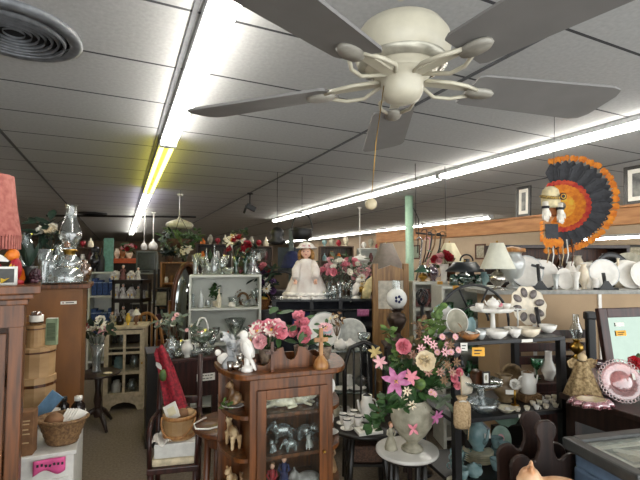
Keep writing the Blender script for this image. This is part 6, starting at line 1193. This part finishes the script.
loose(B().bb(-.1, .1, -.03, .03, 0, .12, blackw, .003), 'wooden_riser', 'dark riser box under the mint green scalloped plate', 'box', K.at(508, .36, K3), RR)
stand_plate('small mint green plate with a pink centre, ' + U3, K.at(503, .27, K3 + .0), .075, mg, 14, R(0), None, None, None, .8, centre=flpink)
t = T('magazine_stack', 'stack of magazines lying at the back left of the bottom tier', 'magazines', K.at(475, .3, K3 + .13)); t.name = 'magazine'
B().box((0, 0, .014), (.14, .1, .028), stone, bev=.002).build('pages', t); B().box((0, 0, .03), (.145, .105, .003), mat('violet grey cover', '#a8a2ae', .5)).build('cover', t); b = B(); b.box((.01, -.01, .032), (.08, .05, .001), paper); b.build('cover_picture', t); t['label'] = 'thick grey magazine lying on a box at the back left of the bottom tier'; t['category'] = 'magazine'
loose(B().bb(-.075, .075, -.055, .055, 0, .13, blackw, .004), 'storage_box', 'black box under the grey magazine on the bottom tier', 'box', K.at(475, .3, K3))
# burlap pouch hanging at the front post
pk = K.loc(.018, -.025, K1 + .02); t = T('pouch', 'tan burlap drawstring pouch hanging on the front post of the black rack', 'bag', pk - Vector((0, .02, .04)))
b = B(); b.lathe([(.0002, 0), (.035, .0), (.042, .02), (.042, .1), (.036, .125), (.018, .135), (.03, .155), (.028, .157), (.012, .137)], burlap, 18, sy=.55, flute=(6, .05)); b.build('bag', t)
b = B(); b.tube([(0, 0, .137), (.0, .01, .2), (-.0, .012, .27)], .003, burlap, 5); b.tube([(.02, -.015, .135), (.028, -.02, .05), (.02, -.02, -.05)], .003, burlap, 5); b.build('drawstring', t); b = B(); b.tube([(.019, -.012, .132), (0, -.022, .138), (-.019, -.012, .132)], .004, china, 6); b.build('tie', t)
# ================================================================ tan panel with plates
zP = 1.383; PP = Frame(S(498, 3.25, zP)*Vector((1, 1, 0)), R(3)); wP2 = 1.75
t = T('display_counter', 'tan panelled counter with a plate shelf on top, at right', 'counter', PP.loc(wP2/2, 0, 0), R(3)); B().bb(-wP2/2, wP2/2, 0, .03, 0, zP - .03, tan).build('panel', t); B().bb(-wP2/2 - .1, wP2/2, -.01, .40, zP - .03, zP, mat('grey shelf edge', '#8d8c86', .5), .003).build('shelf', t)
for x in (-.6, -.08, .44): B().bb(x - .012, x + .012, -.012, -.0005, .3, zP - .031, china).build('shelf_standard', t)
for x in (-wP2/2, wP2/2 - .03): B().bb(x, x + .03, .03, .38, 0, zP - .03, tan).build('end_panel', t)
lamp('large white coolie lampshade on a silver lamp, left end of the plate shelf', PP.at(498, .1, zP), Zp(243, 3.35) - zP, silver, shadew, .05, .13, .2, br=.065, rz=0)
t = T('glass_lantern', 'tall pale glass urn with a tan lid behind the white lampshade', 'urn', PP.at(513, .28, zP)); B().lathe(vprof(URN, .1, .3), frost, 24).build('urn', t); B().lathe([(.105, .3), (.1, .33), (.02, .345), (.0002, .35)], pine, 24).build('lid', t)
PL_ = [(528, .2, .13, 'large white plate with a rim band, leftmost on the plate shelf', True, 1), (545, .28, .12, 'white plate half hidden behind the headdress tails', False, 1), (566, .12, .085, 'small pale plate standing under the headdress', False, .8), (606, .14, .115, 'white plate with embossed rim on a black easel', True, 1), (590, .29, .11, 'white plate behind the embossed plate', False, 1), (628, .26, .12, 'white plate second from the right edge', False, 1), (633, .16, .115, 'white plate in front near the right edge of the photo', False, 1), (648, .1, .115, 'white plate cut by the right edge of the photo', False, 1)]
for px, v, R_, lb, es, sx in PL_: stand_plate(lb, PP.at(px, v, zP + (.014 if es else .0)), R_, china, 10, R(-8), None, mat('pale band', '#b7b9b8', .3) if es else None, None, sx)
for px, v, lb, h in ((540, .08, 'black wooden easel in front of the leftmost white plate', .2), (606, .035, 'black easel holding the embossed white plate', .13)):
    t = T('plate_stand', lb, 'plate stand', PP.at(px, v, zP), R(-5)); b = B(); b.tube([(0, 0, .006), (0, .03, h)], .013, black); b.build('upright', t); b = B(); b.tube([(-.09, -.0, .007), (.09, -.0, .007)], .01, black); b.build('ledge', t); b = B(); b.prism([(-.06, 0), (.06, 0), (.012, .07), (-.012, .07)], .008, black, mtx=tm((0, -.012, 0))); b.build('bracket', t)
    if h > .15: b = B(); b.box((.0, .03, h - .02), (.1, .012, .02), black, rot(0, R(15), 0)); b.build('cross_bar', t)
for px, v, pr, r, h, m, lb in ((576, .07, TALLV, .035, .14, china, 'white flared vase right of the tails'), (584, .14, VASE, .04, .2, bisque, 'cream vase on the plate shelf left of the embossed plate'), (571, .3, VASE, .05, .22, china, 'white vase at the back of the plate shelf'), (596, .07, JAR, .03, .09, china, 'small white jar beside the embossed plate'), (619, .3, BOTTLE, .04, .25, bisque, 'pale bottle behind the plates at right'), (556, .14, TALLV, .03, .12, frost, 'frosted glass vase under the headdress tails')):
    ves('white_vase', lb, 'vase', PP.at(px, v, zP), r, h, pr, m)
t = T('black_bowl', 'black bowl on its edge behind the embossed white plate', 'bowl', PP.at(612, .34, zP), R(0)); B().lathe(dishprof(.15, .04), mat('black lacquer', '#1d1c1d', .25), 26, mtx=tm(x=R(82)) @ Matrix.Translation((0, .15, 0))).build('dish', t)
t = T('serving_tray', 'grey brown oval tray standing at the back near the right edge', 'tray', PP.at(630, .37, zP), R(0)); B().lathe(dishprof(.15, .02), stone, 26, mtx=tm(x=R(84)) @ Matrix.Translation((0, .15, 0)) @ Matrix.Diagonal((1.2, 1, 1, 1))).build('dish', t)
# dark hutch of china behind the plate shelf
zH = Zp(245, 4.0); HU = Frame(S(497, 3.98, 1.5)*Vector((1, 1, 0)), R(3)); wH = 1.30
t = T('china_hutch', 'long dark hutch of pale china behind the row of white plates', 'cabinet', HU.loc(wH/2, 0, 0), R(3)); shelving(t, wH, .26, [.3, .8, Zp(282, 4.0)], zH, darkw, .03, walnut)
for i, (px, pr, r, h_, m) in enumerate(((505, VASE, .05, .2, china), (519, URN, .06, .24, pewter), (538, VASE, .05, .22, frost), (552, BOWL, .08, .1, bluec), (560, BOTTLE, .035, .26, glb), (577, URN, .06, .25, bisque), (590, VASE, .05, .2, stone), (604, BOTTLE, .04, .27, frost), (618, VASE, .06, .22, pewter), (628, URN, .05, .24, china))):
    ves('china_vase', '%s vessel inside the dark hutch, %s from the left' % (['white', 'pewter', 'frosted', 'blue', 'amber', 'cream', 'stone grey', 'tall frosted', 'second pewter', 'last white'][i], ['first', 'second', 'third', 'fourth', 'fifth', 'sixth', 'seventh', 'eighth', 'ninth', 'tenth'][i]), 'vase', HU.at(px, .12, Zp(282, 4.0)), r, h_, pr, m)
# pictures on the far right wall
for i, (sy, z_, w_, h_) in enumerate(((5.2, 1.75, .5, .4), (6.3, 1.85, .4, .5), (7.6, 1.8, .6, .42), (9.2, 1.9, .4, .45), (10.6, 1.85, .6, .4), (12.2, 1.95, .5, .5), (14.2, 1.95, .6, .45))):
    t = T('framed_picture', ['dark framed print on the far right wall, nearest the right edge', 'upright framed print on the far right wall, second from the right edge', 'wide framed print on the far wall above the embossed plate', 'framed print on the far wall above the white lampshade', 'wide framed print on the far wall beside the hanging canes', 'framed print on the far wall, left of the green pole', 'leftmost framed print on the far wall, above the pink flowers'][i], 'picture', shop(SX1 - .016, sy, z_), A + R(-90)); B().frame(w_, h_, .05, .03, [blackw, walnut][i % 2]).build('frame', t); B().bb(-w_/2 + .04, w_/2 - .04, -.004, .01, -h_/2 + .04, h_/2 - .04, [stone, tan, mat('faded green print', '#7f8a78', .6)][i % 3]).build('picture', t)
# pictures standing on the beam
def onbeam(px, z, off=.0):
    k = X(px, 1.0, z); c, s = math.cos(A), math.sin(A); xb = XB + .06 + off
    # shop point (xb, sy): x = xb*c - sy*s ; y = xb*s + sy*c ; x = k*y
    sy = (xb*c - k*xb*s)/(k*c + s); return shop(xb, sy, z), sy
def wallpic(label, px, w, h, fm, art, z=2.186):
    p, sy = onbeam(px, z); t = T('framed_picture', label, 'picture', (p.x, p.y, z + h/2 + .002), A + R(-90)); M = tm((0, 0, 0), x=R(-3))
    B().frame(w, h, .035, .025, fm, mtx=M).build('frame', t); B().box((0, .004, 0), (w - .06, .006, h - .06), paper, mtx=M).build('mat_board', t); o = B().box((0, -.0, 0), (w - .16, .004, h - .16), art, mtx=M).build('picture', t); return t
artm = mat('grey engraving', '#8b8a84', .6, col2='#3b3c3c', scale=9)
wallpic('dark framed picture on the beam at the right edge of the photo', 640, .42, .40, blackw, artm)
wallpic('narrow black framed picture on the beam left of the headdress', 519, .22, .40, blackw, artm)
# ================================================================ feather headdress
hp_ = P(556, 203, 3.1); t = T('feather_headdress', 'black and orange feather war bonnet with white fur drops, hanging at right', 'headdress', hp_, 0); fb_ = mat('black feather', '#15151a', .6, col2='#26262c', scale=40); fo = mat('orange plume', '#dd8a22', .75, col2='#c4681a', scale=30); frd = mat('red plume', '#a8242a', .75, col2='#c8502a', scale=30); fye = mat('yellow plume', '#e3b840', .75, col2='#df8f2a', scale=30); ffur = mat('white fur', '#e4ddd0', .95)
c0 = Vector((.06, .05, -.02)); nrm = Vector((-.35, -1, 0)).normalized(); ux = Vector((.94, -.33, 0)).normalized(); uz = Vector((0, 0, 1))
for i in range(25):
    a = R(100 - 205*i/24); d = ux*math.cos(a) + uz*math.sin(a); L0, L1 = .13, .33 + .03*math.sin(i*.26); b = B(); off = nrm*(-.012*(i % 2))
    b.petal(c0 + d*L0 + off, d, nrm, L1 - L0, .08, fb_, .06, 1.0); f1 = b.build('feather', t)
    b = B(); rnd = random.Random(i)
    for k in range(7): 
        dd = d + (ux*rnd.uniform(-1, 1) + uz*rnd.uniform(-1, 1))*.5; b.petal(c0 + d*(L1 - .015) + off + nrm*.008, dd, nrm, .055, .03, fo, .2)
    b.build('tip_plume', f1)
for r0, r1, m, n in ((.12, .195, frd, 30), (.09, .16, fo, 28), (.06, .125, fo, 24), (.03, .09, fye, 18)):
    b = B(); rnd = random.Random(n)
    for i in range(n):
        a = R(115 - 220*i/(n-1) + rnd.uniform(-4, 4)); d = ux*math.cos(a) + uz*math.sin(a); b.petal(c0 + d*r0 + nrm*(.02 + .1*(.23 - r1)), d + nrm*.1, nrm, r1 - r0, .055, m, .15, .9)
    b.build('plume_ring', t)
b = B(); b.lathe([(.0002, .1), (.03, .094), (.055, .07), (.066, .02), (.066, -.04), (.05, -.06), (.0002, -.062)], mat('cream felt', '#d8c9a0', .9), 24, sy=.8, mtx=tm((-.055, -.03, .02))); b.build('cap', t)
bd = B(); bd.tube([( -.055 + .072*math.cos(a), -.03 + .06*math.sin(a), .045 + .02*math.sin(a*1.0)) for a in [R(180 + 20*i) for i in range(10)]], .012, mat('beadwork', '#2a2f3a', .5, col2='#c9a23a', scale=120), 8); bd.build('beaded_band', t)
b = B(); M = tm((-.0, -.09, .035), x=PI/2); b.lathe([(.0002, .006), (.026, .004), (.026, 0)], fb_, 18, mtx=M); b.lathe([(.013, .007), (.018, .008), (.018, .006)], fye, 18, mtx=M); b.build('rosette', t)
for (x, z0_, ln) in ((-.115, -.02, .12), (-.01, -.03, .13)):
    b = B(); rnd = random.Random(5)
    for k in range(16): b.petal((x + rnd.uniform(-.015, .015), -.07 + rnd.uniform(-.012, .012), z0_ - rnd.random()*ln*.6), (rnd.uniform(-.25, .25), rnd.uniform(-.2, .1), -1), (0, -1, 0), .06, .022, ffur, .1)
    b.tube([(x, -.07, z0_ + .02), (x, -.07, z0_ - ln*.9)], [.02, .024], ffur, 10); b.build('fur_drop', t); b = B(); b.tube([(x, -.07, z0_ - .03), (x, -.07, z0_ - .012)], .026, fb_, 10); b.build('drop_binding', t)
b = B(); b.bb(-.115, -.025, -.065, -.055, -.27, -.16, fb_); b.build('tail_panel', t); b = B(); rnd = random.Random(8)
for k in range(34): b.petal((-.12 + .105*rnd.random(), -.062, -.25 - .03*rnd.random()), (rnd.uniform(-.6, .6), -.1, -1), (0, -1, 0), .06, .03, fo, .1)
for k in range(14): b.petal((-.128, -.06, -.14 - .13*rnd.random()), (-1, 0, -.6), (0, -1, 0), .035, .02, fo, .1)
b.build('tail_plumes', t)
for k in range(6): b = B(); x = -.1 + .035*k; b.tube([(x, -.05, -.27), (x + .01, -.05, -.38), (x - .005, -.05, -.44 - .02*(k % 2))], [.006, .005, .003], [burlap, china, walnut][k % 3], 5); b.build('leather_tail', t)
b = B(); b.tube([(0, .03, .06), (.03, .04, CEIL - hp_.z - .001)], .002, black, 4); b.build('hanging_cord', t)
b = B(); b.bb(-.09, .0, -.045, .0, -.1, .02, mat('brown strap', '#8a4f22', .7), .01); b.build('head_block', t)
# ================================================================ dark furniture and glass on the right
p = S(590, 2.75, 1.1); DS = Frame(S(528, 2.95, 1)*Vector((1, 1, 0)), R(6)); zD = Zp(384, 2.95); t = T('sideboard', 'dark reddish wood sideboard between the black rack and the tan counter', 'sideboard', DS.loc(.33, 0, 0), R(6)); B().bb(-.33, .33, .01, .22, .06, zD - .025, mahog, .004).build('body', t); B().bb(-.345, .345, 0, .225, zD - .025, zD, mahog, .004).build('top', t)
for x in (-.16, .16): 
    dr = B().bb(x - .14, x + .14, .0, .012, .12, zD - .06, mahog, .004).build('door', t); B().ball((x*.2, -.01, .5), .012, brass, 8, 6).build('knob', dr)
zR = .905; RT = Frame(G(561, 393, zR)*Vector((1, 1, 0)), A); t = T('dark_table', 'long dark wood table along the right side holding glass dishes', 'table', RT.o, A)
B().bb(0, .95, -.9, .012, zR - .03, zR, darkw, .005).build('top', t); b = B(); b.bb(.02, .93, -.03, -.01, zR - .13, zR - .03, darkw); b.bb(.02, .04, -.86, -.01, zR - .13, zR - .03, darkw); b.build('apron', t); B().bb(.03, .93, -.86, -.01, zR - .32, zR - .3, blackw).build('lower_shelf', t); B().bb(.03, .93, -.03, -.015, .1, zR - .1, blackw).build('back_panel', t)
for x in (.02, .88):
    for y in (-.87, -.06): B().bb(x, x + .05, y, y + .05, 0, zR - .03, darkw).build('leg', t)
t = T('mirror', 'dark wood framed mirror leaning at the right edge, with an orange tag', 'mirror', RT.loc(.58, -.09, zR + .002), R(12)); wm, hm = .48, .43; M = tm((.0, 0, 0), x=R(-8)) @ tm((0, 0, hm/2)); b = B(); b.frame(wm, hm, .055, .03, mahog, mtx=M); b.build('frame', t); mg_ = mat('silvered mirror', '#7f8b82', .12, 1, var=.02)
B().box((0, .004, 0), (wm - .1, .006, hm - .1), mg_, mtx=M).build('glass', t); b = B(); b.box((-.1, -.002, .07), (.07, .002, .03), ytag, mtx=M); o = b.build('price_tag', t); o['label'] = 'orange tag'; b = B(); b.box((-.1, -.002, .12), (.06, .002, .022), paper, mtx=M); o = b.build('paper_tag', t); b = B(); b.box((-.1, -.0035, .074), (.045, .001, .004), ink, mtx=M); b.box((-.105, -.0035, .064), (.035, .001, .004), ink, mtx=M); b.build('tag_writing', t)
ves('milk_glass_vase', 'white milk glass hurricane vase on the reddish sideboard', 'vase', DS.at(549, .08, zD), .05, .2, CHIMNEY, china); ves('green_bowl', 'green glass bowl behind the white rooster pitcher on the sideboard', 'bowl', DS.at(537, .12, zD), .05, .15, COMPOTE, glg)
b = B(); t = T('wooden_sled', 'dark red slatted wooden bench back above the sideboard', 'board', DS.loc(.3, .12, zD), R(6)); t.name = 'slatted_board'
for z in (.1, .19, .28): B().bb(-.32, .3, 0, .015, z, z + .06, mahog, .003).build('slat', t)
for x in (-.3, .27): B().bb(x, x + .03, .016, .03, 0, .36, darkw).build('upright', t)
loose(B().bb(-.06, .06, -.045, .045, 0, .15, blackw, .003), 'wooden_riser', 'black riser box under the brass oil lamp', 'box', DS.at(577, .065, zD), R(6)); oil_lamp('brass oil lamp with a clear chimney left of the dark mirror', DS.at(577, .065, zD + .15), .31, brass, .045)
t = T('cast_iron_bell', 'black iron ornament left of the dark mirror', 'ornament', DS.at(592, .06, zD)); t.name = 'iron_ornament'; B().bb(-.03, .03, -.02, .02, .0, .44, black, .01).build('column', t); B().box((0, -.0, .45), (.08, .05, .06), black, bev=.015).build('cap', t)
# lace angel
ag = G(562, 396, zR); t = T('lace_angel', 'tan stiff lace dress angel at the corner of the dark table', 'ornament', RT.loc(.045, -.04, zR)); lc = mat('tan lace', '#b29a72', .9, col2='#6f5a3a', scale=70)
b = B(); b.lathe([(.085, 0), (.075, .03), (.05, .1), (.03, .16), (.02, .175)], lc, 30, flute=(7, .12)); b.build('skirt', t); b = B(); b.ball((0, 0, .195), .022, mat('tan felt', '#bfa883', .9)); b.build('head', t); b = B(); [b.petal((q*.01, .01, .15), (q, .2, .35), (0, -1, 0), .07, .06, lc) for q in (-1, 1)]; b.build('wings', t); t.location = RT.loc(.07, -.075, zR)
# white plate on the table
stand_plate('white plate with a green sprig standing beside the lace angel', RT.at(590, -.06, zR), .072, china, 16, R(-5), None, mat('pale rim', '#c9cbc9', .3), None, .85, (8, .03), centre=mat('sage sprig', '#8d9a86', .5))
t = T('glass_compote', 'violet glass compote on a tall stem left of the pink lace plate', 'glassware', RT.at(604, -.1, zR)); 
B().lathe([(.0002, 0), (.05, 0), (.045, .01), (.012, .03), (.012, .11), (.03, .125)], glv, 20).build('stem', t); B().lathe(dishprof(.075, .035), glv, 30, mtx=tm((0, 0, .122)), flute=(12, .03)).build('bowl', t); B().box((0, 0, 0), (.04, .001, .02), paper, mtx=tm((-.01, -.07, .15), x=R(-30))).build('price_tag', t)
ves('glass_bowl', 'round violet tinted glass bowl behind the compote', 'bowl', RT.at(614, -.14, zR), .05, .13, [(.6, 0), (1, .4), (.9, .8), (.7, 1)], glv); ves('glass_bowl', 'clear glass bowl leaning against the mirror', 'bowl', RT.at(622, -.1, zR), .04, .1, BOWL, gl)
# pink lace edged plate
pl = RT.at(626, -.24, zR); t = stand_plate('large pale pink glass plate with an open lace edge at the right', pl, .092, glp, 22, R(-12), None, None, None, 1)
M = Euler((R(68), 0, 0)).to_matrix().to_4x4() @ Matrix.Translation((0, .092, -.0129)); b = B()
for i in range(36):
    a = 2*PI*i/36; q = Vector((.099*math.cos(a), .099*math.sin(a), .014)); b.tube([M @ (q + Vector((.008*math.cos(s_), .008*math.sin(s_), 0))) for s_ in [2*PI*k/8 for k in range(9)]], .0022, glass('pink lace glass', '#f0cfcb', .25, .05, .5, '#e3bcb8'), 4, False)
b.build('lace_edge', t); B().lathe([(.0002, .012), (.045, .01), (.05, .006)], glp, 20, mtx=M).build('centre', t); b = B(); b.box((.05, .02, .03), (.012, .03, .001), paper, mtx=M); b.build('price_tag', t); t.location = pl + Vector((0, 0, .012))
t = T('glass_flower', 'bright red glass rose beside the pink lace plate', 'flower', RT.at(632, -.13, zR)); b = B(); b.tube([(0, 0, 0), (0, 0, .13)], .006, leaf); b.lathe([(.0002, 0), (.03, 0), (.0002, .01)], leaf, 10); b.build('stem', t); b = B(); rose(b, (0, -.01, .145), (0, -1, .4), .045, glass('red petal glass', '#e04048', .15, .05, .65, '#c82734'), 4); b.build('flower', t)
t = T('green_figurine', 'small dark green figurine behind the red glass rose', 'figurine', RT.at(640, -.07, zR)); b = B(); b.lathe([(.0002, 0), (.03, 0), (.02, .06), (.012, .12), (.02, .15), (.0002, .17)], mat('green bronze', '#4a5a34', .4), 14); b.build('body', t)
t = T('ruffled_basket', 'cream dish with pink ruffled glass edge at the front of the dark table', 'dish', RT.at(591, -.2, zR)); B().lathe([(.0002, 0), (.04, 0), (.07, .03), (.075, .035), (.06, .035), (.04, .012), (.0002, .01)], mat('cream pink china', '#d9c6b0', .3, col2='#b9a67c', scale=20), 30, sy=.75).build('dish', t)
b = B(); b.lathe([(.068, .028), (.09, .015), (.1, -.01 + .02), (.088, .03), (.072, .037)], glass('rose ruffle glass', '#e5a9b0', .2, .05, .5, '#d48c98'), 60, flute=(11, .1), sy=.78); b.build('ruffle', t)
# ================================================================ bottom right corner
FT = Frame((.66, 1.22, 0), 0); zF = .62; t = T('low_table', 'low black table at the bottom right corner under the frames', 'table', FT.loc(.4, 0, 0), 0); table(t, .8, .58, zF, blackw, .03, .05, .08)
FS = Vector((1.20, 1.52, 0)); z = zF
def flatframe(label, loc, w, h, bw, tk, fm, rz, mats=(), group=None):
    t = T('picture_frame', label, 'picture frame', loc + Vector((0, 0, tk/2)), rz, group); M = tm(x=-PI/2)
    b = B(); b.frame(w, h, bw, tk, fm, mtx=M); 
    b.build('frame', t); q = bw
    for i, m in enumerate(mats):
        B().frame(w - 2*q, h - 2*q, .022, .006, m, mtx=tm((0, 0, tk*.1 - .004*i)) @ M).build('mat_board', t); q += .022
    B().box((0, 0, -tk*.3), (w - 2*bw, h - 2*bw, .004), paper).build('backing', t); return t
for i in range(5): flatframe(['slate blue ribbed frame, lowest of the pile', 'slate blue ribbed frame, second from the bottom of the pile', 'slate blue ribbed frame, third in the pile', 'slate blue ribbed frame, fourth in the pile', 'slate blue ribbed frame just under the dark grey frame'][i], Vector((1.19 + .004*i, 1.53 - .0*i, z)), .48, .28, .05, .057, bluep, R(10 + 1*i)); z += .0575
zz = z; t = flatframe('dark grey frame with stepped white mats on top of the pile', Vector((1.18, 1.535, zz)), .50, .30, .045, .042, greyf, R(13), (matb, paper, matb, paper))
b = B(); b.box((-.09, -.02, .0105), (.15, .03, .002), paper, rot(0, 0, R(-48))); o = b.build('paper_slip', t); pan = B().bb(-.2, .2, -.1, .1, .012, .014, pane).build('glass', t)
# dark wooden carved scroll rack
t = T('carved_bracket', 'dark carved wooden trefoil rack at the bottom, right of the blue china', 'rack', (.85, 1.64, zF), R(4)); H = .30
half = [(.14, 0), (.14, .19)] + [(.098 + .044*math.cos(R(-10 + 20*i)), .215 + .044*math.sin(R(-10 + 20*i))) for i in range(9)] + [(.045, .235), (.03, .27), (.028, .305)] + [(.042*math.cos(R(-40 + 26*i)), .345 + .042*math.sin(R(-40 + 26*i))) for i in range(5)]
tf = half + [(-x, z_) for x, z_ in reversed(half)]
for y in (0, .1): b = B(); b.prism(tf, .018, darkw, mtx=tm((0, y, 0))); o = b.build('end_board', t); o.modifiers.new('Bevel', 'BEVEL').width = .004
for z in (.06, .13, .19): B().tube([(0, .008, z), (0, .092, z)], .012, darkw, 10).build('rung', t)
for x in (-.1, .1): B().tube([(x, .008, .14), (x, .092, .05)], .014, darkw, 10).build('rail', t)
b = B(); b.lathe([(.012, -.012), (.02, -.012), (.02, -.008)], bisque, 14, mtx=tm((.0, 0, .21), x=PI/2)); o = b.build('inlay', t)
orn = mat('orange tan glaze', '#c98a5c', .35, col2='#e2c7a4', scale=10)
critter('horse_figurine', 'orange and cream glazed reclining animal figurine at the bottom edge', 'figurine', Vector((.80, 1.46, zF)), .22, orn, R(-25), 'lie')
t = [o for o in COL.objects if o.get('label', '').startswith('orange and cream glazed recl')][0]; t.name = 'animal_figurine'; t.location.z = zF + .165
loose(B().bb(-.12, .12, -.06, .06, 0, .165, blackw, .004), 'wooden_riser', 'black riser box under the orange animal figurine', 'box', (.80, 1.46, zF), R(-25))
critter('bird_figurine', 'small tan glazed bird figurine right of the orange animal at the bottom edge', 'figurine', Vector((1.035, 1.31, zF)) if False else FT.loc(.27, .1, zF + .02), .13, orn, R(30), 'sit')
